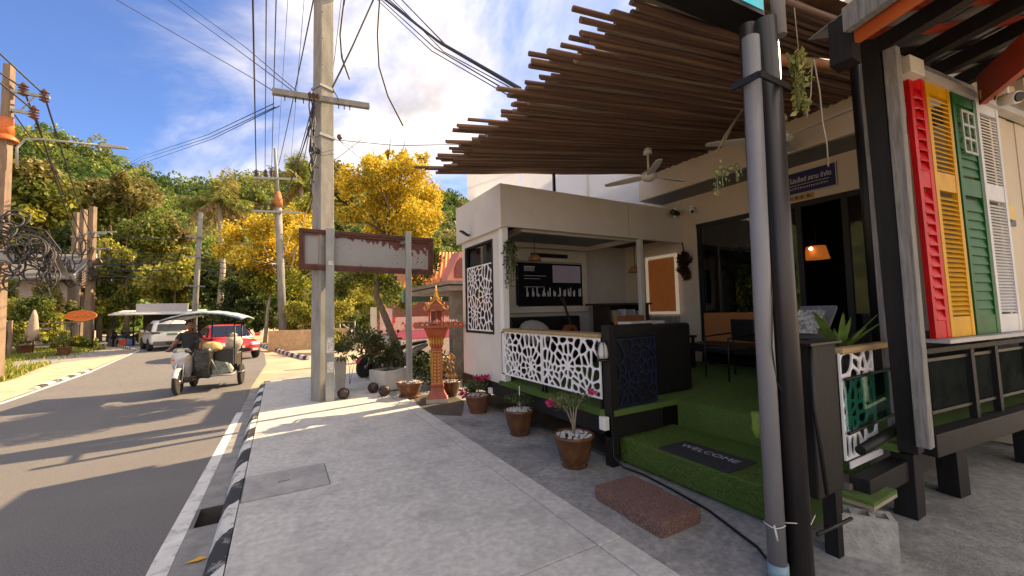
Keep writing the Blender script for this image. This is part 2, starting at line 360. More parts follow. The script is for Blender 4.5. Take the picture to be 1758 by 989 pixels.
part(mb,'cover_slab',mat('cover_concrete',(.37,.36,.345),.8,vs=3,var=.2,bump=.3,bs=80,dirt=((.22,.21,.2),2,.5,.7,.7)),dc)
mb=MB(); mb.box(hx0-.005,hx1+.005,hy0-.005,hy1+.005,-.0175,-.010); part(mb,'slot',DARK,dc)
# lower apron between pavement and deck, yard under the shutters, floor beside the planter
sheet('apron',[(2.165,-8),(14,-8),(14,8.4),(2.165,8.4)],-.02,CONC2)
sheet('side_floor',[(2.0,8.41),(6.5,8.41),(5.5,13.5),(-.2,13.5),(-.2,12.11),(2.17,12.11)],-.03,mat('side_floor_paint',(.30,.31,.28),.8,var=.2,vs=2))
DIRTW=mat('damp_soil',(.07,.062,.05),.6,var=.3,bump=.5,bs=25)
sheet('damp_patch',[(2.2,6.55),(2.55,6.2),(2.75,6.6),(3.02,7.2),(3.02,8.2),(2.3,8.2),(2.2,7.3)],-.016,DIRTW)
# verge on the far side: gravel band, rough lawn, sandy path
sheet('shoulder',[(-5.2,-8),(-5.3,6),(-5.5,13.7),(-5.8,19.3),(-6.7,27),(-7.2,31.5),(-9.0,31.0),(-8.4,26),(-7.2,19.3),(-6.9,13),(-6.9,-8)],-.144,mat('sand_path',(.50,.38,.26),.9,vs=1.5,var=.18,bump=.3,bs=30))
sheet('gravel',[tuple(G(px,py,-.14))[:2] for px,py in [(20,634),(70,626),(195,612),(232,603),(185,599),(110,609),(20,622)]],-.138,GRAV)
GR=mat('lawn_soil',(.12,.13,.03),.9,var=.3,vs=3,bump=.5,bs=20)
LAWN=[tuple(G(px,py,-.14))[:2] for px,py in [(-60,672),(25,650),(62,634),(95,622),(182,600),(172,594),(150,590)]]+[(-13,39),(-20,44),(-30,45),(-30,15)]
sheet('lawn',LAWN,-.1415,GR)
def inpoly(x,y,P):
    c=False;j=len(P)-1
    for i in range(len(P)):
        xi,yi=P[i];xj,yj=P[j]
        if (yi>y)!=(yj>y) and x<(xj-xi)*(y-yi)/(yj-yi)+xi: c=not c
        j=i
    return c
FOL=mat('foliage',(1,1,1),.55,attr='col',var=.0,transl=.35,spec=.3)
GVP=[tuple(G(px,py,-.14))[:2] for px,py in [(20,634),(70,626),(195,612),(232,603),(185,599),(110,609),(20,622)]]
PT=[]
while len(PT)<16000:
    x,y=RNG.uniform(-17,-6.3),RNG.uniform(16,38)
    if inpoly(x,y,LAWN) and (not inpoly(x,y,GVP) or RNG.random()<.06): PT.append((x,y,-.07))
props(link('grass',leaf_mesh('grass',PT,.22,pick([(.26,.29,.05),(.36,.32,.08),(.16,.23,.04)],len(PT)),.25,0,FOL,dirs=[(0,0,1)]*len(PT))),kind='stuff')
# ------------------------------------------------------------------ hill and its forest
SIL=[(-900,150),(-400,190),(0,212),(60,222),(130,256),(200,276),(240,288),(300,308),(350,314),(400,310),(450,305),(560,298),(620,310),(700,318),(760,332),(830,352),(1000,390),(1300,430),(1700,460)]
SAZ=[];SEL=[]
for px,py in SIL:
    d=ray(px,py); SAZ.append(math.atan2(d.x,d.y)); SEL.append(d.z/math.hypot(d.x,d.y))
def hill(x,y):
    az=math.atan2(x,y); d=math.hypot(x,y); e=float(np.interp(az,SAZ,SEL))
    dr=165+55*max(0,min(1,(az+.75)/.9)); d0=62+25*max(0,min(1,(az+.75)/.9))
    H=max(0,e*dr+1.65-3.5); t=(d-d0)/(dr-d0)
    if t<=0: return -.3
    if t<1: return -.3+H*(t**1.15)*(1+.05*math.sin(x*.11)*math.sin(y*.09+1))
    return -.3+H*max(0,1-(t-1)**2*.5)
mb=MB(); NA,ND=90,46; V=[];F=[]
for i in range(NA+1):
    az=-1.75+2.9*i/NA
    for j in range(ND+1):
        d=55+265*j/ND; x,y=d*math.sin(az),d*math.cos(az); V.append((x,y,hill(x,y)))
for i in range(NA):
    for j in range(ND):
        a=i*(ND+1)+j; F.append((a,a+ND+1,a+ND+2,a+1))
mb.add(V,F,True); struct(mb,'hill',mat('hill_soil',(.06,.07,.025),.95,var=.4,vs=.2))
HC=[(.19,.25,.055),(.13,.21,.045),(.075,.14,.035),(.28,.30,.08),(.24,.27,.065),(.055,.11,.03),(.32,.27,.11)]
cen=[];col=[];siz=[];PP=[]
k=0
while k<1480:
    az=RNG.uniform(-.98,.52); t=RNG.uniform(0,1.03)**.8
    dr=165+55*max(0,min(1,(az+.75)/.9)); d0=62+25*max(0,min(1,(az+.75)/.9)); d=d0-4+t*(dr-d0+6)
    x,y=d*math.sin(az),d*math.cos(az); r=RNG.uniform(2.0,4.2); hz=hill(x,y)+r*.75
    n=int((300+110*r/3)*1.45)
    sub=RNG.normal(size=(7,3))*np.array([.55,.55,.4])*r; subr=RNG.uniform(.4,.72,7)*r
    ii=RNG.integers(0,7,n); dd=RNG.normal(size=(n,3)); dd/=np.linalg.norm(dd,axis=1)[:,None]
    p=np.array([x,y,hz])+sub[ii]+dd*subr[ii][:,None]*RNG.uniform(.75,1.1,(n,1))
    c=np.array(HC[RNG.choice(7,p=[.22,.2,.16,.15,.12,.1,.05])])*RNG.uniform(.75,1.2)
    PP.append(p); col.append(np.clip(c*RNG.uniform(.7,1.35,(n,1)),0,1)); siz.append(np.full(n,.46+.10*r)); k+=1
PP=np.concatenate(PP); col=np.concatenate(col); siz=np.concatenate(siz)
props(link('forest',leaf_mesh('forest',PP,siz,col,.75,.45,FOL)),kind='stuff')
# ================================================================== CAFE
def PL(px,py,P0,P1):
    d=ray(px,py); n=Vector((-(P1[1]-P0[1]),P1[0]-P0[0],0)); return CO+d*((Vector((P0[0],P0[1],0))-CO).dot(n)/d.dot(n))
WHITE=mat('white_panel',(.60,.57,.515),.55,var=.05,vs=2,dirt=((.4,.38,.34),1.2,.55,.85,.5))
CREAM=mat('cream_plaster',(.56,.48,.37),.75,var=.06,vs=1.5,bump=.08,bs=60,dirt=((.42,.35,.27),.8,.5,.85,.5))
BLACKW=mat('black_stained_timber',(.011,.0095,.0095),.6,var=.3,vs=5,stretch=(6,6,.6),bump=.15,bs=30,spec=.3)
BLACKM=mat('black_metal',(.010,.010,.011),.45,var=.15,spec=.35)
GREYT=mat('weathered_timber',(.24,.23,.22),.85,vs=5,stretch=(9,9,.7),var=.3,bump=.5,bs=40,dirt=((.06,.055,.05),3,.55,.75,.7))
SOFF=mat('grey_soffit',(.16,.17,.16),.6,var=.08)
TURF=mat('artificial_turf',(.09,.18,.03),.9,vs=40,col2=(.14,.24,.05),bump=.8,bs=400,dirt=((.085,.10,.035),1.2,.5,.8,.7))
LIGHTW=mat('light_wood',(.36,.24,.12),.55,vs=6,stretch=(1,8,8),var=.2)
LACEW=mat('white_lace_panel',(.78,.76,.76),.45,var=.03)
LACEN=mat('navy_lace_panel',(.010,.015,.04),.4,var=.1)
GLASS=glass_mat('clear_glass'); GLASSD=glass_mat('dark_glass',(.55,.6,.58),.02,1.0)
# --------------------------------------------------------------- lace panels (pierced plates)
def clip(P,nx,ny,c):
    Q=[];n=len(P)
    for i in range(n):
        a=P[i];b=P[(i+1)%n]; da=nx*a[0]+ny*a[1]-c; db=nx*b[0]+ny*b[1]-c
        if da<=0: Q.append(a)
        if (da<0)!=(db<0) and abs(da-db)>1e-12:
            t=da/(da-db); Q.append((a[0]+(b[0]-a[0])*t,a[1]+(b[1]-a[1])*t))
    return Q
def raylen(P,c,th):
    dx,dy=math.cos(th),math.sin(th); best=0
    for i in range(len(P)):
        ax,ay=P[i][0]-c[0],P[i][1]-c[1]; bx,by=P[(i+1)%len(P)][0]-c[0],P[(i+1)%len(P)][1]-c[1]
        ex,ey=bx-ax,by-ay; den=dx*ey-dy*ex
        if abs(den)<1e-12: continue
        t=(ax*ey-ay*ex)/den; s=(ax*dy-ay*dx)/den
        if t>0 and -1e-6<=s<=1+1e-6: best=max(best,t)
    return best
def lace(W,H,centers,fn,rim=.02,gap=.011,d0=0,d1=.012,rings=((.07,8),(.20,14),(.36,20),(.54,26)),seed=1):
    rg=random.Random(seed); seeds=[]
    def ok(p,dm): return all((p[0]-q[0])**2+(p[1]-q[1])**2>dm*dm for q in seeds)
    for k,(r,n) in enumerate(rings):
        for ci,(cx_,cy_) in enumerate(centers):
            ph=rg.random()*6
            for j in range(n):
                a=ph+2*math.pi*(j+rg.uniform(-.12,.12))/n; rr_=r*rg.uniform(.9,1.12); p=(cx_+rr_*math.cos(a),cy_+rr_*math.sin(a))
                near=min(range(len(centers)),key=lambda q:(p[0]-centers[q][0])**2+(p[1]-centers[q][1])**2)
                if near==ci and 0.005<p[0]<W-.005 and .005<p[1]<H-.005 and ok(p,.045): seeds.append(p)
    mb=MB(); R0=[(rim,rim),(W-rim,rim),(W-rim,H-rim),(rim,H-rim)]
    # frame
    for (a,b,c,d) in [(0,W,0,rim),(0,W,H-rim,H),(0,rim,rim,H-rim),(W-rim,W,rim,H-rim)]:
        mb.prism([(a,c),(b,c),(b,d),(a,d)],fn,d0,d1+.003)
    for i,s in enumerate(seeds):
        O_=R0;I_=[(rim,rim),(W-rim,rim),(W-rim,H-rim),(rim,H-rim)]
        for j,q in enumerate(seeds):
            if i==j: continue
            nx,ny=q[0]-s[0],q[1]-s[1]; L=math.hypot(nx,ny)
            if L>.4: continue
            nx/=L;ny/=L; c=nx*(s[0]+q[0])/2+ny*(s[1]+q[1])/2
            O_=clip(O_,nx,ny,c); I_=clip(I_,nx,ny,c-gap*.5*rg.uniform(.6,1.5))
            if len(O_)<3 or len(I_)<3: break
        if len(O_)<3: continue
        ar=0
        if len(I_)>=3: ar=abs(sum(I_[k][0]*I_[(k+1)%len(I_)][1]-I_[k][1]*I_[(k+1)%len(I_)][0] for k in range(len(I_))))/2
        if ar<.00025: mb.prism(O_,fn,d0,d1); continue
        Hh=I_
        for _ in range(2):
            Hh=[p for k in range(len(Hh)) for p in ((Hh[k][0]*.75+Hh[(k+1)%len(Hh)][0]*.25,Hh[k][1]*.75+Hh[(k+1)%len(Hh)][1]*.25),(Hh[k][0]*.25+Hh[(k+1)%len(Hh)][0]*.75,Hh[k][1]*.25+Hh[(k+1)%len(Hh)][1]*.75))]
        c=(sum(p[0] for p in Hh)/len(Hh),sum(p[1] for p in Hh)/len(Hh))
        th=sorted([math.atan2(p[1]-c[1],p[0]-c[0]) for p in Hh[::2]+O_])
        n=len(th); ho=[];oo=[]
        for a in th:
            h=raylen(Hh,c,a); o=max(raylen(O_,c,a),h); ho.append((c[0]+h*math.cos(a),c[1]+h*math.sin(a))); oo.append((c[0]+o*math.cos(a),c[1]+o*math.sin(a)))
        V=[fn(u,v,d1) for u,v in oo]+[fn(u,v,d1) for u,v in ho]+[fn(u,v,d0) for u,v in ho]+[fn(u,v,d0) for u,v in oo]
        F=[]
        for k in range(n):
            l=(k+1)%n; F+=[(k,l,n+l,n+k),(n+k,n+l,2*n+l,2*n+k),(2*n+k,2*n+l,3*n+l,3*n+k)]
        mb.add(V,F)
    return mb
# --------------------------------------------------------------- deck
deck=thing('cafe_deck','raised cafe deck carpeted in green artificial turf with a turfed entrance step','deck',(3.06,3.3,-.02))
DZ=.56
mb=MB(); mb.box(3.10,7.3,3.3,7.3,.50,DZ); mb.box(4.12,7.3,1.32,3.3,.50,DZ-.001); mb.box(4.1,4.12,1.5,3.3,.20,DZ)
part(mb,'turf_carpet',TURF,deck)
mb=MB(); mb.box(3.24,4.1,1.62,3.38,-.0,.25); part(mb,'entrance_step',TURF,deck,bev=.015)
mb=MB(); mb.box(3.28,4.1,1.66,3.36,-.02,.0); part(mb,'step_base',DARK,deck)
mb=MB(); mb.box(3.03,3.09,3.42,7.3,.30,.50); part(mb,'edge_beam',BLACKW,deck,bev=.005)
mb=MB(); mb.box(2.99,3.10,3.40,5.72,.505,.56); part(mb,'turf_edge',TURF,deck)
mb=MB(); mb.box(3.06,3.85,3.30,3.42,.28,.50); part(mb,'end_beam',BLACKW,deck,bev=.005)
for y in (3.35,5.1,7.0):
    mb=MB(); mb.box(3.05,3.15,y-.05,y+.05,-.02,.30 if y>3.4 else .285); part(mb,'deck_leg',BLACKW,deck)
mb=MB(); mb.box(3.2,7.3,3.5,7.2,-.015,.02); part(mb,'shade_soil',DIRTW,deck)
# short turf blades on the near step and deck
PT=[];DR=[]
def turf_pts(n,x0,x1,y0,y1,z): 
    for _ in range(n): PT.append((RNG.uniform(x0,x1),RNG.uniform(y0,y1),z+.006)); DR.append((0,0,1))
turf_pts(12000,3.25,4.1,1.63,3.37,.25); turf_pts(14000,4.12,6.2,1.5,3.3,DZ); turf_pts(6000,4.6,7.0,3.3,4.6,DZ)
for _ in range(7000): PT.append((3.236,RNG.uniform(1.62,3.38),RNG.uniform(.0,.25))); DR.append((-1,0,.3))
for _ in range(5000): PT.append((4.095,RNG.uniform(1.5,3.3),RNG.uniform(.25,DZ))); DR.append((-1,0,.3))
for _ in range(3000): PT.append((2.99,RNG.uniform(3.4,5.7),RNG.uniform(.51,.565))); DR.append((-1,0,.3))
o=link('turf_blades',leaf_mesh('turf_blades',PT,.02,pick([(.09,.19,.03),(.14,.25,.05),(.20,.24,.065)],len(PT)),.22,0,FOL,dirs=DR,off=OFF[deck.name]),deck); o['kind']='stuff'
# welcome mat
t=thing('door_mat','black rectangular door mat lettered WELCOME on the turfed step','door mat',(3.35,2.5,.25))
P=[G(*p,.262) for p in [(1111.7,768),(1174.6,753.4),(1288.7,791.6),(1233.7,811)]]
x0,x1,y0,y1=3.17,3.63,2.16,2.87
mb=MB(); mb.box(3.255,3.66,2.14,2.87,.258,.272); part(mb,'mat',mat('rubber_mat',(.028,.028,.033),.85,var=.3,vs=60,bump=.6,bs=300),t,bev=.004)
mb=MB(); text_mb(mb,'WELCOME',.118,(3.475,2.83,.2735),(0,-1,0),(1,0,0),0); 
w_=max(v[1] for v in mb.v)-min(v[1] for v in mb.v); c_=2.505; mb.v=[(v[0],c_+(v[1]-(max(q[1] for q in mb.v)+min(q[1] for q in mb.v))/2)*.58/w_,v[2]) for v in mb.v]
part(mb,'lettering',mat('mat_letters',(.55,.55,.52),.8,var=.3,vs=30),t)
# --------------------------------------------------------------- booth
bo=thing('cafe_booth','white flat roofed cafe booth with deep fascia and a black framed side window','booth',(3.06,5.6,DZ))
zt=3.66; zf=2.98
mb=MB()   # side wall with window opening
xw0,xw1=3.06,3.14
mb.box(xw0,xw1,5.72,7.28,.50,1.27); mb.box(xw0,xw1,5.72,7.28,2.85,zf+.05); mb.box(xw0,xw1,5.72,5.98,1.27,2.85); mb.box(xw0,xw1,7.12,7.28,1.27,2.85)
part(mb,'side_wall',WHITE,bo)
mb=MB(); mb.box(3.035,3.14,5.60,5.72,.55,zf); part(mb,'corner_post',mat('white_post',(.7,.7,.68),.4,var=.03),bo,bev=.004)
mb=MB()
for a,b,c,d in [(5.98,7.12,1.27,1.30),(5.98,7.12,2.82,2.85),(5.98,6.01,1.30,2.82),(7.09,7.12,1.30,2.82)]: mb.box(3.045,3.10,a,b,c,d)
wf=part(mb,'window_frame',BLACKM,bo)
mb=MB(); mb.box(3.095,3.101,6.0,7.10,1.29,2.83); part(mb,'pane',GLASSD,wf)
mb=lace(1.08,1.16,[(.30,.32),(.80,.62),(.25,.95)],lambda u,v,d:(3.072+d,7.09-u,1.31+v),seed=3,rim=.018,gap=.012); part(mb,'lace_screen',LACEW,wf)
mb=MB(); mb.box(3.05,7.28,5.55,5.62,zf,zt); part(mb,'front_fascia',WHITE,bo,bev=.004)
for x in (5.75,):
    mb=MB(); mb.box(x-.003,x+.003,5.546,5.551,zf+.01,zt-.01); part(mb,'panel_joint',mat('joint_shadow',(.3,.29,.27),.9,var=0),bo)
mb=MB(); mb.box(2.99,3.05,5.55,7.40,zf-.02,zt); part(mb,'side_fascia',WHITE,bo,bev=.004)
mb=MB(); mb.box(3.05,7.28,5.62,7.40,3.50,3.60); part(mb,'roof_slab',WHITE,bo)
mb=MB(); mb.box(3.14,7.24,5.62,7.25,zf+.12,zf+.2); part(mb,'ceiling',mat('maroon_ceiling',(.05,.018,.02),.6,var=.2),bo)
mb=MB(); mb.box(3.14,7.28,7.20,7.30,.55,zf+.12); part(mb,'back_wall',mat('grey_white_wall',(.45,.45,.43),.7,var=.05),bo)
mb=MB()
for a,b in [((3.5,5.75),(3.5,7.1)),((6.05,5.75),(6.05,7.1)),((3.46,7.1),(6.09,7.1)),((3.46,5.75),(6.09,5.75))]: mb.beam((*a,zf+.02),(*b,zf+.02),.09,.09)
part(mb,'ceiling_frame',WHITE,bo)
mb=MB(); mb.box(3.55,6.0,5.8,7.05,zf+.07,zf+.09); part(mb,'ceiling_panel',mat('ceiling_sheet',(.18,.20,.20),.5,var=.05),bo)
mb=MB(); mb.box(6.04,6.13,5.57,5.66,DZ,zf); part(mb,'front_post',WHITE,bo,bev=.004)
# framed tv bay
mb=MB()
for a,b,c,d in [(3.98,6.02,1.60,1.76),(3.98,6.02,2.68,2.92),(3.98,4.14,1.76,2.68),(5.88,6.02,1.76,2.68)]: mb.box(a,b,7.12,7.2,c,d)
part(mb,'tv_surround',WHITE,bo,bev=.006)
tv=thing('television','large wall television showing a dark film menu inside the booth','television',(5.02,7.17,1.76))
mb=MB(); mb.box(4.19,5.85,7.10,7.17,1.73,2.64); part(mb,'bezel',BLACKM,tv,bev=.006)
mb=MB(); mb.box(4.21,5.83,7.094,7.099,1.75,2.62); part(mb,'screen',mat('tv_screen',(.004,.004,.006),.4,var=0,spec=.04,emit=((.02,.02,.03),.01)),tv)
mb=MB(); mb.quad((5.05,7.091,2.23),(5.80,7.091,2.23),(5.80,7.091,2.60),(5.05,7.091,2.60)); part(mb,'film_still',mat('tv_grey',(.035,.03,.04),.3,var=.3,vs=3,emit=((.20,.17,.23),.05)),tv)
mb=MB(); LTV=mat('tv_light',(.07,.07,.07),.4,var=0,emit=((.5,.5,.55),.025))
for q in range(9): mb.quad((4.34+q*.029,7.09,2.46),(4.352+q*.029,7.09,2.46),(4.354+q*.029,7.09,2.55),(4.342+q*.029,7.09,2.55))
mb.quad((4.335,7.0895,2.545),(4.60,7.0895,2.545),(4.60,7.0895,2.56),(4.335,7.0895,2.56))
for i in range(11):
    x=4.36+i*.135; 
    for q in range(5):
        a=RNG.uniform(0,.08);h=RNG.uniform(.03,.2); mb.quad((x+a,7.09,1.93+RNG.uniform(0,.05)),(x+a+.022,7.09,1.93),(x+a+.026,7.09,1.93+h),(x+a,7.09,1.93+h))
for zz,l in ((2.36,.55),(2.30,.4),(2.13,.5)): mb.quad((4.33,7.09,zz),(4.33+l,7.09,zz),(4.33+l,7.09,zz+.008),(4.33,7.09,zz+.008))
part(mb,'menu_thumbnails',LTV,tv,kind='stuff')
mb=MB(); mb.box(4.52,5.45,7.06,7.13,2.76,2.84); solo(mb,'sound_bar',BLACKM,'slim black sound bar mounted above the booth television','speaker',bev=.01)
# white translucent screen above the booth
sc=thing('roof_screen','bright translucent white sheet screen standing on the booth roof','screen',(5,6.5,3.6))
SCM=mat('polycarbonate',(.88,.89,.89),.5,var=.02,transl=.6,alpha=.5)
for a,b in ((2.85,3.95),(3.97,5.6),(5.62,7.3)):
    mb=MB(); mb.box(a,b,6.5,6.506,3.62,4.62); part(mb,'sheet',SCM,sc)
mb=MB(); mb.box(5.585,5.635,6.507,6.545,3.6,4.62); part(mb,'upright',WHITE,sc)
# black deck-side wall pieces
mb=MB()
for y0,y1 in ((3.42,4.565),(4.575,5.70)):
    W=y1-y0; t=thing('lace_panel','white floral cut-out deck panel '+('nearer the black corner post' if y0<4 else 'beside the white booth wall'),'panel',(3.06,y0,.67),0,'white floral panels along the deck edge')
    part(lace(W,.66,[(W*.22,.05),(W*.52,.30),(W*.9,.18)] if y0<4 else [(W*.25,.2),(W*.62,.1),(W*.95,.42)],lambda u,v,d:(3.05-d,y0+u,.67+v),seed=int(y0*10),gap=.02),'pierced_plate',LACEW,t)
    mb=MB(); mb.box(3.07,3.10,y0+.01,y1-.01,.66,1.33)
    for yy in (y0+.02,y1-.04):
        mb2=MB(); mb2.box(3.052,3.09,yy,yy+.03,.56,1.33); part(mb2,'support_post',BLACKM,t)
t=thing('bar_rail','pale timber rail along the top of the white floral deck panels','rail',(3.1,4.5,1.335))
mb=MB(); mb.box(3.0,3.24,3.42,5.60,1.335,1.375); part(mb,'top_board',LIGHTW,t,bev=.006)
mb=MB(); mb.box(3.15,3.20,3.44,5.58,1.30,1.334); part(mb,'bearer',BLACKW,t)
bw=thing('black_end_wall','black timber wall at the deck corner framing a navy cut-out panel','wall',(3.1,3.4,.28))
mb=MB(); mb.box(3.06,3.16,3.305,3.42,-.0,1.47); part(mb,'corner_post',BLACKW,bw,bev=.008)
mb=MB(); mb.box(3.16,3.80,3.345,3.42,.57,1.47); part(mb,'board_wall',BLACKW,bw,bev=.01)
part(lace(.64,.74,[(.20,.24),(.52,.60)],lambda u,v,d:(3.155+u,3.338-d,.58+v),seed=9,d1=.016,gap=.014),'navy_lace_panel',LACEN,bw)
mb=MB(); mb.box(3.13,3.82,3.300,3.34,1.335,1.355); part(mb,'top_lip',BLACKM,bw)
sofa=thing('black_sofa','high backed black sofa seen from behind on the turf deck','sofa',(4.4,3.9,DZ))
SOFB=mat('black_leather',(.006,.006,.0065),.5,var=.2,vs=20)
mb=MB(); mb.box(3.84,4.74,3.55,3.75,DZ,1.44); part(mb,'backrest',SOFB,sofa,bev=.04)
mb=MB(); mb.box(3.84,4.74,3.75,4.35,DZ+.02,1.0); part(mb,'seat',SOFB,sofa,bev=.04)
for x in (3.84,4.62):
    mb=MB(); mb.box(x,x+.12,3.76,4.35,1.0,1.2); part(mb,'arm',SOFB,sofa,bev=.03)
t=thing('cage_lamp','round wire caged bulkhead lamp on the black corner post','wall lamp',(3.08,3.29,1.18))
mb=MB(); mb.lathe([(.0,-.02),(.055,-.02),(.06,.02),(.05,.10),(.03,.14),(0,.15)],(3.02,3.36,1.14),12); part(mb,'globe',mat('lamp_globe',(.5,.5,.47),.25,var=.05),t)
mb=MB()
for k in range(6):
    a=k*math.pi/3; mb.tube([(3.02+.065*math.cos(a)*q,3.36+.065*math.sin(a)*q,1.12+zz) for q,zz in ((.9,0),(1.05,.05),(1,.11),(.5,.175))],.004,5)
mb.lathe([(.06,-.04),(.066,-.04),(.066,-.02),(.06,-.02)],(3.02,3.36,1.13),14)
part(mb,'cage',BLACKM,t)
mb=MB(); mb.box(2.985,3.055,3.33,3.42,.36,.50); solo(mb,'junction_box',mat('white_plastic',(.72,.72,.70),.35,var=.02),'small white plastic junction box under the deck corner','box',bev=.008)
mb=MB(); mb.box(2.99,3.03,6.02,6.12,.31,.40); solo(mb,'socket_box',MATS['white_plastic'],'small white socket box on the deck beam beneath the booth wall','box',bev=.006)
# booth furniture
t=thing('bench_sofa','low black bench sofa inside the booth below the television','sofa',(4.8,6.9,DZ))
mb=MB(); mb.box(3.9,6.0,6.5,6.95,DZ,.98); part(mb,'seat',SOFB,t,bev=.03)
mb=MB(); mb.box(3.9,5.65,6.95,7.12,DZ,1.52); part(mb,'backrest',SOFB,t,bev=.04)
mb=MB(); mb.ball((0,0,0),.5,14,8,(1,.32,.55)); mb.xf(Matrix.Translation((4.33,6.72,1.22))@Matrix.Rotation(.25,4,'Y')@Matrix.Diagonal((.75,.75,.85,1)))
solo(mb,'cushion',mat('grey_cushion',(.45,.44,.43),.9,var=.15,vs=25),'pale grey cushion leaning on the black bench sofa','cushion')
gu=thing('guitar','small brown guitar standing upright on the black bench sofa','guitar',(5.12,6.62,1.0))
GW=mat('guitar_wood',(.25,.07,.02),.3,var=.2)
mb=MB()
prof=[]
for k in range(28):
    a=2*math.pi*k/28; r=.17*(1-.18*math.cos(2*a)*-1); r=.15+.03*math.sin(a)*-1+.022*math.cos(2*a); prof.append((r*math.cos(a),.2+1.25*r*math.sin(a)))
mb.prism(prof,lambda u,v,d:(5.12+u,6.62+d+(v*.12),1.02+v),-.04,.04); part(mb,'body',GW,gu,bev=.008)
mb=MB(); mb.beam((5.12,6.62,1.36),(5.05,6.72,1.78),.05,.02,(0,1,0)); part(mb,'neck',mat('dark_wood',(.04,.025,.018),.5,var=.2),gu)
mb=MB(); mb.beam((5.05,6.72,1.78),(5.01,6.75,1.90),.08,.02,(0,1,0)); part(mb,'headstock',MATS['dark_wood'],gu)
mb=MB(); mb.lathe([(0,0),(.04,0),(.04,.002),(0,.003)],(5.12,6.60-.042,1.24),14,axis='y'); part(mb,'sound_hole',DARK,gu)
ct=thing('bar_counter','dark bar counter with folders and boxes on its shelf inside the booth','counter',(6.4,6.6,DZ))
DW=MATS['dark_wood']
mb=MB(); mb.box(5.75,7.2,6.35,6.9,1.72,1.76); part(mb,'counter_top',DW,ct,bev=.004)
for x in (5.95,7.1): mb=MB(); mb.box(x,x+.05,6.4,6.88,DZ,1.72); part(mb,'side_panel',DW,ct)
mb=MB(); mb.box(6.0,7.1,6.84,6.88,DZ,1.72); part(mb,'back_panel',DW,ct)
mb=MB(); mb.box(6.0,7.1,6.42,6.84,1.34,1.37); part(mb,'shelf',DW,ct)
for i,(x,wd,h,c) in enumerate([(6.12,.2,.24,(.35,.38,.30)),(6.42,.09,.26,(.6,.6,.62)),(6.56,.13,.24,(.4,.42,.5)),(6.72,.05,.25,(.55,.55,.55)),(6.82,.12,.22,(.25,.27,.3))]):
    mb=MB(); mb.box(x,x+wd,6.45,6.62,1.371,1.371+h); solo(mb,'folder',mat('folder_%d'%i,c,.6,var=.05),['wide greenish box on the bar counter shelf, leftmost','slim white folder second along the counter shelf','blue grey folder in the middle of the counter shelf','narrow pale folder right of the blue grey one','dark grey box at the right end of the counter shelf'][i],'folder',group='folders on the counter shelf')
mb=MB(); mb.box(5.6,6.15,5.5,5.95,DZ,1.05); solo(mb,'stool_cabinet',DW,'dark low cabinet beside the booth front post','cabinet',bev=.01)
t=thing('brown_armchair','tan padded chair with white cushion by the booth front post','chair',(5.2,5.1,DZ))
TAN=mat('tan_leather',(.30,.12,.04),.45,var=.1)
mb=MB(); mb.box(5.05,5.75,5.25,5.33,1.15,1.52); part(mb,'backrest',TAN,t,bev=.02)
mb=MB(); mb.box(5.05,5.75,4.85,5.25,.95,1.03); part(mb,'seat',TAN,t,bev=.02)
for x,y in ((5.08,4.9),(5.72,4.9),(5.08,5.28),(5.72,5.28)):
    mb=MB(); mb.box(x-.02,x+.02,y-.02,y+.02,DZ,.95); part(mb,'leg',BLACKM,t)
mb=MB(); mb.box(4.85,5.65,4.72,5.02,1.38,1.43); solo(mb,'white_tray',MATS['white_plastic'],'white folded cloth slab lying before the tan padded chair','cloth',bev=.015)
mb=MB(); mb.box(4.9,5.6,4.75,5.0,DZ,1.38); solo(mb,'side_cabinet',SOFB,'black side cabinet under the white folded cloth','cabinet',bev=.01)
def pendant(name,label,x,y,z,r,m,ztop,shape):
    t=thing(name,label,'pendant lamp',(x,y,ztop),0)
    mb=MB(); mb.lathe([(rq*r,zq*r) for rq,zq in shape],(x,y,z),18); part(mb,'shade',m,t)
    mb=MB(); mb.tube([(x,y,z+shape[-1][1]*r),(x,y,ztop)],.006,5); part(mb,'cord',BLACKM,t)
    return t
RAT=mat('rattan',(.34,.17,.07),.6,vs=60,var=.4,stretch=(1,1,4))
DOME=[(1,0),(.97,.3),(.8,.62),(.5,.88),(.12,1.0),(.1,1.05)]
pendant('rattan_pendant','small woven rattan pendant lamp near the booth side window',4.25,6.55,2.60,.13,RAT,3.1,DOME)
pendant('rattan_pendant','small woven rattan pendant lamp hanging over the bar counter',6.55,6.2,2.40,.14,RAT,3.1,DOME)
t=thing('wall_plaque','dark grey rounded wall plaque beside the booth front post','plaque',(6.9,7.1,2.1))
mb=MB(); mb.prism([(.24*math.cos(a),.30*math.sin(a)) for a in np.linspace(0,2*math.pi,24,endpoint=False)],lambda u,v,d:(BY(1096,492,7.17).x+u,7.17+d,BY(1096,492,7.17).z+v),-.03,.03); part(mb,'disc',mat('plaque_grey',(.14,.15,.16),.5,var=.1),t)
mb=MB(); mb.box(BY(1096,492,7.17).x-.3,BY(1096,492,7.17).x+.2,7.10,7.19,1.80,1.85); part(mb,'ledge',LIGHTW,t)
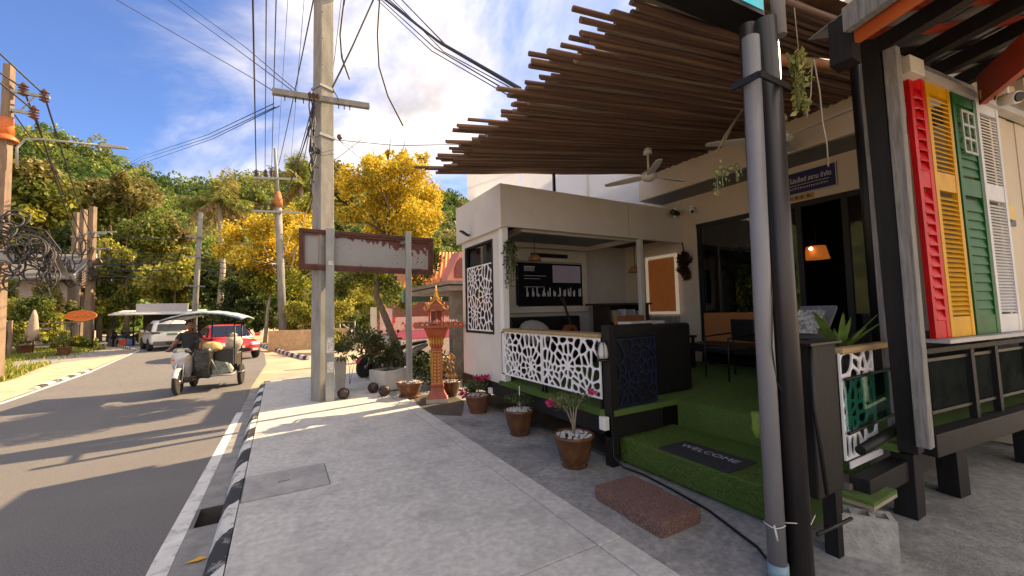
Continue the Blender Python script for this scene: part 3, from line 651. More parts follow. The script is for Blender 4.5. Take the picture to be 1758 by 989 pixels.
# blind window on the main wall inside the booth
bl=thing('blind_window','window covered by an orange brown roller blind with light round its edges','window',(7.22,6.0,1.6))
mb=MB()
for a,b,c,d in [(5.66,6.50,1.50,1.56),(5.66,6.50,2.72,2.78),(5.66,5.72,1.56,2.72),(6.44,6.50,1.56,2.72)]: mb.box(7.2,7.235,a,b,c,d)
part(mb,'frame',mat('bright_reveal',(.8,.74,.66),.6,var=.03,emit=((1,.85,.7),.04)),bl)  # frame glow stands for daylight leaking round the blind
mb=MB(); mb.box(7.225,7.24,5.72,6.44,1.56,2.70); part(mb,'roller_blind',mat('blind_cloth',(.17,.06,.02),.8,var=.15,emit=((.5,.16,.04),.03)),bl)  # weak glow in the cloth stands for daylight behind it
mb=MB()
for k in range(12): mb.lathe([(.03,0),(.03,.85)],(7.235,5.70+k*.065,DZ+.05),8)
part(mb,'corrugated_sheet',mat('zinc',(.4,.4,.4),.45,.6,var=.15),bl)
t=thing('dried_wreath','dark dried flower bouquet hanging on the cream wall corner','wreath',(7.2,5.4,2.6))
o=link('dried_flowers',leaf_mesh('dried_flowers',clumps([(7.18,5.46,2.62),(7.18,5.50,2.42),(7.18,5.42,2.30)],[(.09,.16,.16),(.08,.13,.13),(.06,.08,.12)],350,.2),.10,pick([(.05,.02,.015),(.03,.035,.02),(.09,.03,.02)],350),.45,0,FOL,off=(7.2,5.4,2.6)),t)
mb=MB(); mb.tube([(7.2,5.46,2.65),(7.2,5.50,2.98)],.014,6); part(mb,'stalks',DW,t)
# --------------------------------------------------------------- main building
mbd=thing('cafe_building','cream cafe building with dark framed glass doors and a deep overhang','building',(7.3,3.5,DZ))
mb=MB(); mb.box(7.28,7.5,5.22,8.1,0,4.4); mb.box(7.28,7.5,1.0,5.22,3.30,4.4); mb.box(7.28,7.5,.9,2.45,0,3.3); mb.box(7.5,12,7.9,8.1,0,4.4)
part(mb,'front_wall',CREAM,mbd)
mb=MB(); mb.box(6.6,7.28,1.25,6.05,3.905,4.42); part(mb,'overhang_beam',CREAM,mbd)
mb=MB()
for k in range(9): mb.box(6.62+k*.074,6.62+k*.074+.068,1.27,6.03,3.885,3.903)
part(mb,'soffit_boards',SOFF,mbd)
mb=MB(); mb.box(7.2,12.5,.9,8.2,4.42,4.6); part(mb,'roof_slab',SOFF,mbd)
mb=MB(); mb.box(8.0,12.4,1.0,8.0,4.6,6.6); part(mb,'upper_storey',CREAM,mbd)
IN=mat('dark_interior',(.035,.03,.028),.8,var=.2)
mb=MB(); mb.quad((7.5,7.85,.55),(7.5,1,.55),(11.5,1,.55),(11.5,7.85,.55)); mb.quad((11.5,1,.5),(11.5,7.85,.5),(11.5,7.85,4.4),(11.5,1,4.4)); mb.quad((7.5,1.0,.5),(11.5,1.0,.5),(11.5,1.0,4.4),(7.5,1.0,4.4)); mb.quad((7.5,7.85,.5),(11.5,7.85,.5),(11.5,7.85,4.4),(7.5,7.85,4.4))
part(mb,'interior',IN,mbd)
FR=[(5.20,5.12),(4.02,3.92),(3.40,3.32),(2.78,2.70),(2.50,2.45)]
gl=MB(); gl.box(7.27,7.33,2.45,5.22,3.22,3.30); gl.box(7.27,7.33,2.45,5.22,.56,.66)
for a,b in FR: gl.box(7.27,7.33,b,a,.66,3.22)
gf=part(gl,'door_frame',BLACKM,mbd)
for (a,b) in ((4.02,5.12),(2.50,2.70)):
    mb=MB(); mb.box(7.295,7.301,a,b,.66,3.22); part(mb,'pane',GLASSD,gf)
mb=MB(); mb.box(7.295,7.301,3.40,3.92,.66,3.22); part(mb,'pane',GLASSD,gf)
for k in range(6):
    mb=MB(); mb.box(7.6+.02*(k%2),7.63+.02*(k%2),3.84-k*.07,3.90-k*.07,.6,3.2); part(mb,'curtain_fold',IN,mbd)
LQ=AX(1402,445,8.3)
pendant('orange_pendant','large orange drum pendant lamp glowing inside the glass doors',8.3,LQ.y,LQ.z,.20,mat('orange_shade',(.55,.15,.03),.6,var=.1,emit=((1,.28,.05),.05)),3.9,[(1,0),(.95,.1),(.72,1.15),(.1,1.2)])
mb=MB(); mb.ball(AX(1392,427,8.08),.03,10,6); solo(mb,'light_bulb',mat('bulb_glow',(1,.9,.7),.5,var=0,emit=((1,.8,.55),1.5)),'small glowing bulb beside the orange drum lamp','bulb')
t=thing('indoor_plant','dark leafy plant standing behind the large glass pane','plant',(8.0,4.6,.56))
PTS=clumps([(8,4.6,1.5),(8.1,4.75,2.1),(7.95,4.5,2.6)],[(.35,.4,.5)]*3,500,.1)
link('leaves',leaf_mesh('leaves',PTS,.22,pick([(.03,.06,.02),(.05,.09,.03)],500),.35,.2,FOL,off=OFF[t.name]),t)
mb=MB(); mb.tube([(8,4.6,.8),(8.02,4.62,2.5)],.02,6); part(mb,'stem',DW,t)
mb=MB(); mb.lathe([(.14,0),(.19,.3),(.2,.32)],(8,4.6,.56),14); part(mb,'pot',DARK,t)
# blue company sign
NAVY=mat('navy_sign',(.012,.014,.075),.4,var=.05)
t=thing('company_sign','navy blue sign with white Thai lettering above the glass doors','sign',(7.26,3.2,3.4))
x=7.26; mb=MB(); mb.box(x,x+.02,2.80,4.15,3.42,3.79); part(mb,'board',NAVY,t)
SL=mat('sign_silver',(.5,.5,.5),.35,.3,var=.05)
mb=MB()
for a,b,c,d in [(2.80,4.15,3.42,3.435),(2.80,4.15,3.775,3.79),(2.80,2.815,3.435,3.775),(4.135,4.15,3.435,3.775)]: mb.box(x-.006,x-.001,a,b,c,d)
mb.box(x-.004,x-.001,2.9,4.05,3.565,3.572); part(mb,'border',SL,t)
mb=MB(); text_mb(mb,'ม โปรเจ็กต์ สยาม จำกัด',.10,(x-.003,4.08,3.61),(0,-1,0),(0,0,1),0)
ys_=[v[1] for v in mb.v]; lo,hi=min(ys_),max(ys_); mb.v=[(v[0],2.87+(v[1]-lo)*(3.50-2.87)/(hi-lo),v[2]) for v in mb.v]
tm=MB(); rg=random.Random(4); yy=4.02
while yy>2.92:
    wdt=rg.uniform(.012,.03); hh=rg.uniform(.02,.034); tm.quad((x-.003,yy,3.50),(x-.003,yy-.006,3.50),(x-.003,yy-.006,3.50+hh),(x-.003,yy,3.50+hh)); tm.quad((x-.003,yy,3.50+hh-.006),(x-.003,yy-wdt,3.50+hh-.006),(x-.003,yy-wdt,3.50+hh),(x-.003,yy,3.50+hh)); yy-=wdt+.012
mb.add(tm.v,tm.f); part(mb,'lettering',mat('sign_white',(.75,.75,.75),.5,var=0),t)
t=thing('number_plate','small brass number plate below the navy sign','sign',(7.26,3.5,3.33))
mb=MB(); mb.box(7.262,7.275,3.12,3.72,3.325,3.405); part(mb,'plate',mat('brass',(.42,.27,.09),.4,.4,var=.25,vs=14),t)
mb=MB()
for i,yy in enumerate((3.64,3.55,3.47,3.38,3.30,3.21)): mb.box(7.258,7.261,yy-.028,yy,3.345,3.385); mb.box(7.256,7.26,yy-.05,yy-.04,3.345,3.385)
part(mb,'digits',MATS['dark_wood'],t,kind='stuff')
# ceiling fans, hung from the pole roof
FANW=mat('fan_white',(.55,.55,.54),.35,var=.04)
def fan(label,x,y,zt_,zh,L,a0):
    t=thing('ceiling_fan',label,'ceiling fan',(x,y,zt_),0,'white ceiling fans under the pole roof')
    mb=MB(); mb.lathe([(.02,0),(.07,-.0),(.055,.08),(.02,.10)],(x,y,zt_-.1),14); mb.tube([(x,y,zt_-.1),(x,y,zh+.08)],.016,8); part(mb,'downrod',FANW,t)
    mb=MB(); mb.lathe([(0,-.07),(.07,-.06),(.12,-.01),(.11,.05),(.05,.09),(.02,.12)],(x,y,zh),18); part(mb,'motor',FANW,t)
    for k in range(3):
        a=a0+k*2*math.pi/3; d=Vector((math.cos(a),math.sin(a),0)); n=Vector((-d.y,d.x,0)); mb=MB(); c=Vector((x,y,zh))
        S_=[(.1,.035),(.25,.06),(.5,.068),(.8,.06),(.97,.045),(1,.02)]
        V=[];
        for q,wd in S_:
            p=c+d*(L*q); tw=.35*(1-q*.6)
            for s_ in (-1,1):
                for h in (0,.012): V.append(p+n*(s_*wd)+Vector((0,0,s_*wd*tw+h)))
        F=[]
        for i in range(len(S_)-1):
            o_=i*4; F+=[(o_,o_+2,o_+6,o_+4),(o_+1,o_+5,o_+7,o_+3),(o_,o_+4,o_+5,o_+1),(o_+2,o_+3,o_+7,o_+6)]
        F+=[(0,1,3,2),(20,22,23,21)]
        mb.add(V,F,False); part(mb,'blade',FANW,t)
fan('white three blade ceiling fan nearer the booth, hanging clear of the wall',4.92,4.3,4.12,3.66,.72,-.12)
fan('white three blade ceiling fan partly hidden behind the grey drain pipe',6.0,2.9,4.28,3.93,1.0,2.45)
# cameras
CAMW=mat('camera_white',(.7,.69,.66),.35,var=.03)
def dome_cam(label,c,dr,m):
    t=thing('security_camera',label,'camera',c,0)
    c=Vector(c);d=Vector(dr).normalized()
    mb=MB(); mb.lathe([(.0,0),(.05,0),(.05,.03),(.0,.03)],c,12); part(mb,'mount',m,t)
    mb=MB(); mb.tube([c+Vector((0,0,-.01)),c+Vector((0,0,-.05))],.045,12); mb.ball(c+Vector((0,0,-.06)),.052,12,8); part(mb,'body',m,t)
    mb=MB(); mb.ball(c+Vector((0,0,-.065))+d*.028,.035,10,6); part(mb,'lens',BLACKM,t)
dome_cam('white dome security camera at the corner where booth fascia meets cream wall',(7.15,5.2,3.62),(-1,-1,-.5),CAMW)
t=thing('security_camera','black bullet security camera beside the white dome camera','camera',(7.05,5.50,3.58))
mb=MB(); mb.tube([(7.15,5.54,3.58),(6.85,5.42,3.56)],.055,12); part(mb,'body',BLACKM,t)
mb=MB(); mb.tube([(7.02,5.50,3.60),(7.02,5.5,3.68)],.02,8); part(mb,'bracket',CAMW,t)
mb=MB(); mb.lathe([(0,-.04),(.03,-.03),(.034,.0)],(7.0,5.50,3.51),10); part(mb,'sensor',CAMW,t)
t=thing('spot_lamp','small black spotlight on the white booth side fascia','spotlight',(2.97,6.7,3.0))
mb=MB(); mb.tube([(2.985,6.72,3.04),(2.9,6.7,3.03)],.012,6); part(mb,'arm',BLACKM,t)
mb=MB(); mb.cbox((2.86,6.68,3.05),(.16,.12,.03),Euler((.3,.4,.3))); part(mb,'head',BLACKM,t)
# hanging trailing plant on the booth post
def trail(name,label,P0,n,drop,spread,cols,sz,parent_mat=None):
    t=thing(name,label,'hanging plant',P0); P0=Vector(P0); PT=[];mb=MB()
    for i in range(n):
        a=random.uniform(0,6.28); q=random.uniform(.2,1)*spread; L=drop*random.uniform(.45,1); pts=[]
        for j in range(7):
            s=j/6; pts.append(P0+Vector((math.cos(a)*q*min(1,s*2.5),math.sin(a)*q*min(1,s*2.5),.06*math.sin(s*3)-L*s**1.3)))
        mb.tube(pts,.004,4,False)
        for j in range(26):
            s=random.random(); k=min(5,int(s*6)); p=pts[k].lerp(pts[k+1],s*6-k); PT.append(p+Vector([random.gauss(0,.018) for _ in range(3)]))
    part(mb,'stems',mat('vine_stem',(.12,.13,.05),.7,var=.2),t)
    link('leaves',leaf_mesh('leaves',PT,sz,pick(cols,len(PT)),.5,.2,FOL,off=P0,droop=.7),t); return t
trail('trailing_plant','bushy green trailing plant hanging from the booth corner post',(3.12,5.5,2.72),16,.75,.13,[(.06,.10,.03),(.10,.15,.05),(.03,.06,.02)],.055)
# orange sofa and black chairs on the deck
t=thing('orange_sofa','orange brown backed sofa against the glass front','sofa',(6.9,4.4,DZ))
OS=mat('orange_fabric',(.36,.13,.035),.7,var=.08,vs=20)
mb=MB(); mb.box(6.95,7.12,3.3,4.92,1.0,1.53); part(mb,'backrest',OS,t,bev=.02)
mb=MB(); mb.box(6.4,6.95,3.3,4.92,.86,1.0); part(mb,'seat',SOFB,t,bev=.02)
for x,y in ((6.45,3.35),(6.45,4.87),(7.05,3.35),(7.05,4.87)):
    mb=MB(); mb.box(x-.025,x+.025,y-.025,y+.025,DZ,.86 if x<7 else 1.0); part(mb,'leg',BLACKM,t)
def chair(label,x,y,rz):
    t=thing('patio_chair',label,'chair',(x,y,DZ),rz,'black patio chairs on the turf deck')
    mb=MB(); mb.box(-.24,.24,-.24,.24,.42,.46); part(mb,'seat',SOFB,t,bev=.01,world=False)
    mb=MB(); mb.box(-.24,.24,.21,.25,.55,.88); part(mb,'backrest',SOFB,t,bev=.02,world=False)
    for sx in (-1,1):
        mb=MB(); mb.tube([(sx*.25,-.25,0),(sx*.26,-.24,.62),(sx*.26,.22,.66)],.014,8); part(mb,'arm',BLACKM,t,world=False)
        mb=MB(); mb.tube([(sx*.24,.26,0),(sx*.24,.23,.88)],.014,8); part(mb,'leg',BLACKM,t,world=False)
chair('black patio chair in front of the orange backed sofa, nearest the drain pipe',5.9,3.75,-1.9)
t=thing('side_table','low dark side table left of the orange sofa','table',(6.2,5.0,DZ))
mb=MB(); mb.box(5.9,6.5,4.75,5.2,1.10,1.14); part(mb,'table_top',BLACKM,t)
for x,y in ((5.95,4.8),(6.45,4.8),(5.95,5.15),(6.45,5.15)):
    mb=MB(); mb.box(x-.02,x+.02,y-.02,y+.02,DZ,1.10); part(mb,'leg',BLACKM,t)
mb=MB(); mb.lathe([(.05,0),(.06,.16),(.055,.16),(.045,.01)],(6.2,4.95,1.141),12); solo(mb,'glass_jar',mat('jar_glass',(.5,.52,.5),.15,var=.2,vs=30),'small glass jar on the low dark side table','jar')
# --------------------------------------------------------------- pole roof
pr_=thing('pole_roof','slanted porch roof of close laid brown wooden poles with ragged ends','roof',(4.4,3.6,4.0))
PW=[mat('pole_wood_%d'%i,c,.75,vs=4,stretch=(.8,9,9),var=.35,bump=.4,bs=30,dirt=((.05,.03,.02),2,.5,.75,.6)) for i,c in enumerate([(.17,.085,.05),(.12,.06,.04),(.21,.12,.07),(.22,.165,.115)])]
def slope_z(x): return 3.73+.148*(x-2.08)
PMESH=[]
for i in range(9):
    mb=MB(); rg=random.Random(i); pts=[];rs=[]
    for j in range(7):
        s=j/6; pts.append((s*1.0,rg.gauss(0,.006) ,rg.gauss(0,.006))); rs.append(1)
    mb.tube(pts,[.0235*rg.uniform(.82,1.18) for _ in range(7)],6); PMESH.append(mb.mesh('roof_pole',PW[(0,1,2,0,1,3,2,1,0)[i]]))
y=1.50;k=0
while y<5.66:
    for lay in (0,1):
        L=random.uniform(4.7,4.9); x0=2.12+random.gauss(0,.05)-(random.uniform(.06,.42) if random.random()<.45 else 0)
        if lay==1: x0=2.2+random.uniform(-.08,.38)
        x1=6.62
        if lay and random.random()<.06: continue
        yy=y+(.028 if lay else 0)+random.gauss(0,.006); zz=(.05 if lay else 0)+random.gauss(0,.006)
        o=link('roof_pole',PMESH[k%9],pr_); k+=1
        d=Vector((x1-x0,random.gauss(0,.02),slope_z(x1)-slope_z(x0))); L=d.length
        o.rotation_euler=(random.uniform(0,6.28),0,0); 
        M=d.to_track_quat('X','Z').to_matrix().to_4x4()@Matrix.Rotation(random.uniform(0,6.28),4,'X')@Matrix.Diagonal((L,1,1,1))
        o.matrix_local=Matrix.Translation(Vector((x0,yy,slope_z(x0)+zz))-OFF[pr_.name])@M
    y+=random.uniform(.040,.047)
mb=MB(); mb.add([(3.1,1.42,slope_z(3.1)+.11),(6.65,1.42,slope_z(6.65)+.11),(6.65,5.66,slope_z(6.65)+.11),(3.1,5.66,slope_z(3.1)+.11)],[(0,1,2,3)])
part(mb,'sun_block_sheet',mat('sun_block_brown',(.16,.07,.03),.8,var=.3),pr_)  # sheet added above the poles to keep sun from leaking through
for xx in (2.9,4.6,6.45):
    mb=MB(); mb.tube([(xx,1.45,slope_z(xx)+.155),(xx,5.6,slope_z(xx)+.155)],.045,8); part(mb,'beam',PW[1],pr_)
mb=MB(); mb.box(4.08,4.12,5.62,5.66,3.6,slope_z(4.1)-.03); part(mb,'stub_post',BLACKM,pr_)
mb=MB(); mb.tube([(3.5,1.9,3.78),(5.2,1.62,3.98)],.05,10); part(mb,'brace_log',mat('orange_log',(.32,.12,.04),.6,var=.2),pr_)
# --------------------------------------------------------------- corner: drain pipes, black posts, light box
pp=thing('drain_pipe','grey plastic drain pipe strapped to the black corner posts','pipe',(2.5,1.4,-.02))
GP=mat('grey_pvc',(.17,.17,.185),.4,var=.08,vs=5,stretch=(1,1,.4),dirt=((.14,.14,.15),4,.55,.8,.5))
mb=MB(); mb.tube([(2.62,1.44,.10),(2.60,1.43,1.6),(2.58,1.40,3.34)],.051,16); part(mb,'pipe',GP,pp)
mb=MB(); mb.tube([(2.622,1.44,-.02),(2.621,1.44,.10)],.058,16); part(mb,'collar',mat('blue_grey_pvc',(.16,.27,.33),.4,var=.2,vs=20),pp)
cp=thing('corner_posts','cluster of round black steel posts carrying the porch corner','post',(2.8,1.4,-.02))
BP=mat('post_brownblack',(.024,.020,.021),.4,var=.2,vs=4,stretch=(1,1,.3))
mb=MB(); mb.tube([(2.80,1.40,-.02),(2.745,1.39,3.50)],.07,18); part(mb,'main_post',BP,cp)
mb=MB(); mb.tube([(2.74,1.50,.0),(2.68,1.47,3.50)],.05,14); part(mb,'rear_post',BP,cp)
mb=MB(); mb.tube([(2.79,1.33,3.38),(2.76,1.32,4.2)],.04,14); part(mb,'upper_pipe',GP,cp)
mb=MB(); mb.box(2.52,2.86,1.315,1.33,3.03,3.07); mb.box(2.51,2.525,1.33,1.5,3.03,3.07); part(mb,'strap',BLACKM,cp)
mb=MB(); mb.tube([(2.61+.055*math.cos(a),1.44+.055*math.sin(a),.33+.004*math.sin(3*a)) for a in np.linspace(0,6.3,16)],.004,4); mb.tube([(2.66,1.42,.33),(2.8,1.33,.32),(2.92,1.36,.33)],.004,4); mb.tube([(2.57,1.42,.34),(2.55,1.40,.30),(2.56,1.40,.26)],.006,4)
part(mb,'wire_tie',mat('pale_wire',(.5,.48,.44),.6,var=.1),cp)
mb=MB(); mb.tube([(2.63,1.39,2.0),(2.60,1.37,1.7),(2.575,1.375,1.4),(2.62,1.385,1.18),(2.68,1.37,1.1)],.004,5); part(mb,'cable',BLACKM,cp)
lb=thing('light_box_sign','black light box with a turquoise face above the corner posts','sign',(2.5,1.6,3.6))
A0,A1,A2,A3=[G(*p,3.60) for p in [(1120,-2),(1288,68),(1313,27),(1200,-22)]]
bot=[Vector(p) for p in (A3,A2,A1,A0)]; 
ext=(bot[3]-bot[2])*.6; bot[3]=bot[3]+ext; bot[0]=bot[1]+(bot[3]-bot[2])
mb=MB(); mb.hexa(bot,[p+Vector((0,0,.75)) for p in bot]); part(mb,'housing',BLACKM,lb)
fd=(bot[1]-bot[0]).normalized(); fn_=fd.cross(Vector((0,0,1))).normalized(); q0=bot[0]+fn_*.004+Vector((0,0,.03)); q1=bot[1]+fn_*.004-fd*.015+Vector((0,0,.03))
mb=MB(); mb.quad(q0,q1,q1+Vector((0,0,.7)),q0+Vector((0,0,.7))); part(mb,'face',mat('turquoise_face',(.01,.33,.42),.4,var=.05,emit=((.01,.4,.5),.15)),lb)
mb=MB()
for (u,v,w2,h2) in [(.07,.05,.022,.16),(.12,.06,.05,.03),(.12,.12,.05,.03),(.10,.18,.07,.035),(.16,.05,.02,.12),(.26,.07,.16,.035),(.30,.13,.10,.03),(.46,.10,.12,.03)]: o_=q1-fd*(u+w2)+fn_*.003+Vector((0,0,v)); mb.quad(o_,o_+fd*w2,o_+fd*w2+Vector((0,0,h2)),o_+Vector((0,0,h2)))
part(mb,'lettering',MATS['sign_white'],lb,kind='stuff')
# epiphyte and tendrils on the post
t=trail('orchid_plant','yellowish orchid plant tied high on the black corner posts',(2.93,1.30,3.25),9,.42,.05,[(.30,.30,.08),(.42,.40,.16),(.16,.2,.06)],.055)
mb=MB(); mb.tube([(2.95,1.28,3.25),(3.03,1.25,3.24),(3.08,1.25,3.05),(3.09,1.25,2.85),(3.13,1.25,2.7),(3.13,1.25,2.55)],.005,5); mb.tube([(2.95,1.28,3.25),(3.0,1.25,3.22),(2.98,1.26,3.0),(2.95,1.28,2.85)],.004,5); mb.tube([(2.95,1.3,3.3),(2.93,1.3,3.6)],.003,4)
part(mb,'aerial_roots',mat('root_grey',(.3,.26,.2),.8,var=.2),t)
t=thing('dry_tendrils','thin dry brown tendrils dangling left of the grey drain pipe','tendrils',(2.5,1.6,3.0))
mb=MB()
for q in range(4): mb.tube([BY(1285,165+4*q,1.55),BY(1272-3*q,195+3*q,1.56),BY(1255-4*q,222+4*q,1.58),BY(1244-6*q,245+8*q,1.6)],.0035,4)
part(mb,'tendril',mat('tendril_brown',(.16,.11,.06),.8,var=.2),t,kind='stuff')
trail('pale_creeper','pale yellow creeper sprig hanging in front of the grey soffit',(2.62,1.60,2.55),3,.16,.10,[(.42,.42,.22),(.3,.33,.12)],.035)
t=thing('pitcher_gourd','bright green hanging leaf pouch beside the grey drain pipe','plant',(2.62,1.55,.9))
mb=MB(); c=BY(1304,728,1.58); mb.lathe([(0,-.09),(.03,-.085),(.045,-.03),(.04,.03),(.045,.075),(.03,.08)],c,10,wob=.15); part(mb,'pouch',mat('lime_leaf',(.22,.36,.05),.4,var=.2,transl=.3),t)
mb=MB(); mb.tube([c+Vector((0,0,.07)),c+Vector((.05,-.03,.12)),c+Vector((.1,-.06,.2))],.006,5); part(mb,'stalk',MATS['vine_stem'],t)
# --------------------------------------------------------------- railing next to the posts
rl=thing('entry_railing','short black railing with a pale timber rail, glass and a white cut-out panel','railing',(4.0,1.45,0))
ax0=BY(1396,690,1.34).x; ax1=BY(1441,690,1.34).x
mb=MB(); mb.box(ax0,ax1,1.34,1.44,.42,1.385); part(mb,'thick_post',BLACKW,rl,bev=.01)
mb=MB(); mb.box(ax0-.05,ax1+.02,1.31,1.47,1.385,1.40); part(mb,'post_cap',BLACKM,rl)
mb=MB(); mb.box(ax1-.09,ax1,1.36,1.44,-.02,.42); part(mb,'leg',BLACKW,rl)
mb=MB(); mb.box(3.60,4.75,1.42,1.50,1.27,1.32); part(mb,'top_rail',LIGHTW,rl,bev=.015)
mb=MB(); mb.tube([(3.6,1.425,1.09),(4.52,1.425,1.10)],.012,6); mb.tube([(4.50,1.425,1.27),(4.56,1.425,.52)],.012,6); mb.tube([(3.6,1.425,.70),(4.54,1.425,.73)],.012,6); part(mb,'metal_frame',BLACKM,rl)
mb=MB(); mb.box(3.63,4.38,1.428,1.433,.72,1.08); part(mb,'glass_pane',glass_mat('green_glass',(.36,.66,.58),.05,.3),rl)
part(lace(.56,.78,[(.12,.30),(.45,.62)],lambda u,v,d:(3.60+u,1.462-d,.50+v),seed=21,gap=.02,rim=.014),'white_cutout_panel',LACEW,rl)
mb=MB(); mb.box(3.60,4.16,1.425,1.432,.45,.50); part(mb,'panel_foot',mat('lilac_strip',(.55,.53,.60),.5,var=.05),rl)
mb=MB(); mb.tube([(3.6,1.36,.60),(4.62,1.36,.68)],.035,10); part(mb,'lower_tube',BLACKM,rl)
mb=MB(); mb.box(3.55,4.72,1.30,1.42,.27,.42); part(mb,'bottom_beam',BLACKW,rl,bev=.006)
mb=MB(); mb.tube([BY(1391,592,1.34),BY(1398,700,1.32),BY(1420,850,1.30)],.013,6); part(mb,'thin_pole',BLACKM,rl)
mb=MB(); mb.tube([BY(1403,918,1.30),BY(1462,890,1.30)],.011,8); part(mb,'low_bar',BLACKM,rl)
t=thing('menu_stand','dark grey folding menu stand beside the spiky potted plant','menu stand',(3.5,1.7,1.2))
p=BY(1385,560,1.75); q=BY(1398,530,1.72)
mb=MB(); mb.beam(BY(1383,580,1.8),BY(1405,527,1.8),.03,.28,(0,1,0)); part(mb,'board',mat('slate',(.10,.11,.12),.5,var=.1),t)
mb=MB(); mb.beam(BY(1379,572,1.78),BY(1394,533,1.78),.012,.2,(0,1,0)); part(mb,'picture',mat('menu_picture',(.45,.45,.42),.5,vs=25,col2=(.08,.08,.08)),t)
t=thing('spiky_plant','green spiky leaved plant in the railing planter behind the timber rail','plant',(3.95,1.6,1.2))
mb=MB(); c=Vector((3.95,1.58,1.26))
for i in range(13):
    a=random.uniform(0,6.28); tl=random.uniform(.25,.95); L=random.uniform(.28,.42)
    if i==0: a,tl,L=math.pi*.98,.75,.52
    d=Vector((math.cos(a)*math.sin(tl),math.sin(a)*math.sin(tl),math.cos(tl))); n=d.cross(Vector((0,0,1))).normalized(); W=.024 if i else .04
    V=[];S_=[(0,.5),(.3,1),(.65,.8),(.9,.35),(1,.03)]
    for s_,wd in S_:
        p=c+d*L*s_-Vector((0,0,.12*L*s_*s_*tl)); V+=[p-n*W*wd,p-d.cross(n)*.006,p+n*W*wd]
    F=[]
    for j in range(4): F+=[(3*j,3*j+1,3*j+4,3*j+3),(3*j+1,3*j+2,3*j+5,3*j+4)]
    lm=MB(); lm.add(V,F,True); part(lm,'leaf',mat('blade_leaf',(.13,.22,.05),.4,var=.3,vs=9,transl=.3),t)
mb=MB(); mb.box(3.66,4.3,1.50,1.68,1.05,1.26); part(mb,'planter_box',BLACKW,t)
# --------------------------------------------------------------- shutter wall
W0,W1=Vector((4.40,1.20,0)),Vector((6.0,1.03,0)); wd_=(W1-W0).normalized(); wn=Vector((wd_.y,-wd_.x,0))   # wn faces the yard
def wp(s,dn,z): p=W0+wd_*(s-.052*(z-1.36))+wn*dn; return Vector((p.x,p.y,z))   # the old frame leans a little
sw=thing('shutter_wall','black timber frame with grey rails that carries the coloured shutters','wall',(4.4,1.2,-.02))
def wbox(mb,s0,s1,n0,n1,z0,z1,z0b=None,z1b=None):
    mb.hexa([wp(s0,n0,z0),wp(s0,n1,z0),wp(s1,n1,z0),wp(s1,n0,z0)][::1],[wp(s0,n0,z1),wp(s0,n1,z1),wp(s1,n1,z1),wp(s1,n0,z1)]); return mb
GRD=mat('grey_white_rail',(.42,.41,.40),.7,var=.12,vs=4,stretch=(1,1,3))
mb=wbox(MB(),-.10,2.5,.02,.10,3.44,3.50); part(mb,'hanging_rail',GRD,sw)
mb=wbox(MB(),-.10,2.55,-.08,.015,3.50,3.64); part(mb,'top_plate',GREYT,sw)
mb=wbox(MB(),-.13,.08,.03,.14,3.40,3.53); part(mb,'rail_end_box',mat('cream_box',(.6,.57,.48),.5,var=.06),sw,bev=.006)
mb=wbox(MB(),0.02,2.5,.0,.14,1.325,1.355); part(mb,'sill',GRD,sw)
mb=wbox(MB(),-.13,4.5,-.06,.06,.47,.64); part(mb,'floor_beam',BLACKW,sw,bev=.006)
mb=wbox(MB(),-.05,4.2,-.5,-.07,.45,.60); part(mb,'turf_floor',TURF,sw)
mb=wbox(MB(),.0,4.4,-.05,-.02,1.23,1.27); mb2=mb; part(mb,'hand_rail',BLACKW,sw)
mb=wbox(MB(),-.02,4.3,-.56,-.53,.6,1.34); part(mb,'dark_backing',BLACKW,sw)  # dark backing added behind the panes so they look dark
for s in (.78,1.25,1.95,2.9,3.8):
    mb=wbox(MB(),s,s+.06,-.06,-.01,.64,1.23); part(mb,'baluster',BLACKW,sw)
for s0,s1 in ((.12,.74),(.88,1.22),(1.36,1.9),(2.05,2.85)):
    mb=wbox(MB(),s0,s1,-.045,-.04,.78,1.16); part(mb,'glass_pane',mat('dark_pane',(.014,.017,.016),.6,var=.3,vs=5,spec=0),sw)  # opaque dark colour stands for the dim view through the pane
    mb=MB(); wbox(mb,s0-.04,s1+.04,-.05,-.03,1.165,1.19); wbox(mb,s0-.04,s1+.04,-.05,-.03,.75,.775); part(mb,'pane_rail',BLACKM,sw)
for s in (.62,2.2,3.6):
    mb=wbox(MB(),s-.09,s+.09,-.22,-.08,-.02,.47); part(mb,'leg',BLACKW,sw)
mb=MB(); mb.beam(BY(1564,775,1.26),BY(1496,62,1.26),.115,.12,(0,1,0)); part(mb,'black_post',BLACKW,sw,bev=.006)
q=G(1578,888,-.02); mb=MB(); mb.box(q.x-.085,q.x+.085,q.y-.02,q.y+.12,-.02,.47); part(mb,'leg',BLACKW,sw,bev=.006)
mb=MB(); mb.beam(BY(1589,768,1.15),BY(1527,56,1.15),.085,.08,(0,1,0)); part(mb,'grey_post',GREYT,sw,bev=.006)
mb=MB(); mb.beam(BY(1533,735,1.44),BY(1480,85,1.44),.045,.05,(0,1,0)); part(mb,'thin_grey_post',GREYT,sw)
mb=MB(); mb.tube([BY(1511,600,1.62),BY(1466,70,1.62)],.05,12); part(mb,'black_pipe',BLACKM,sw)
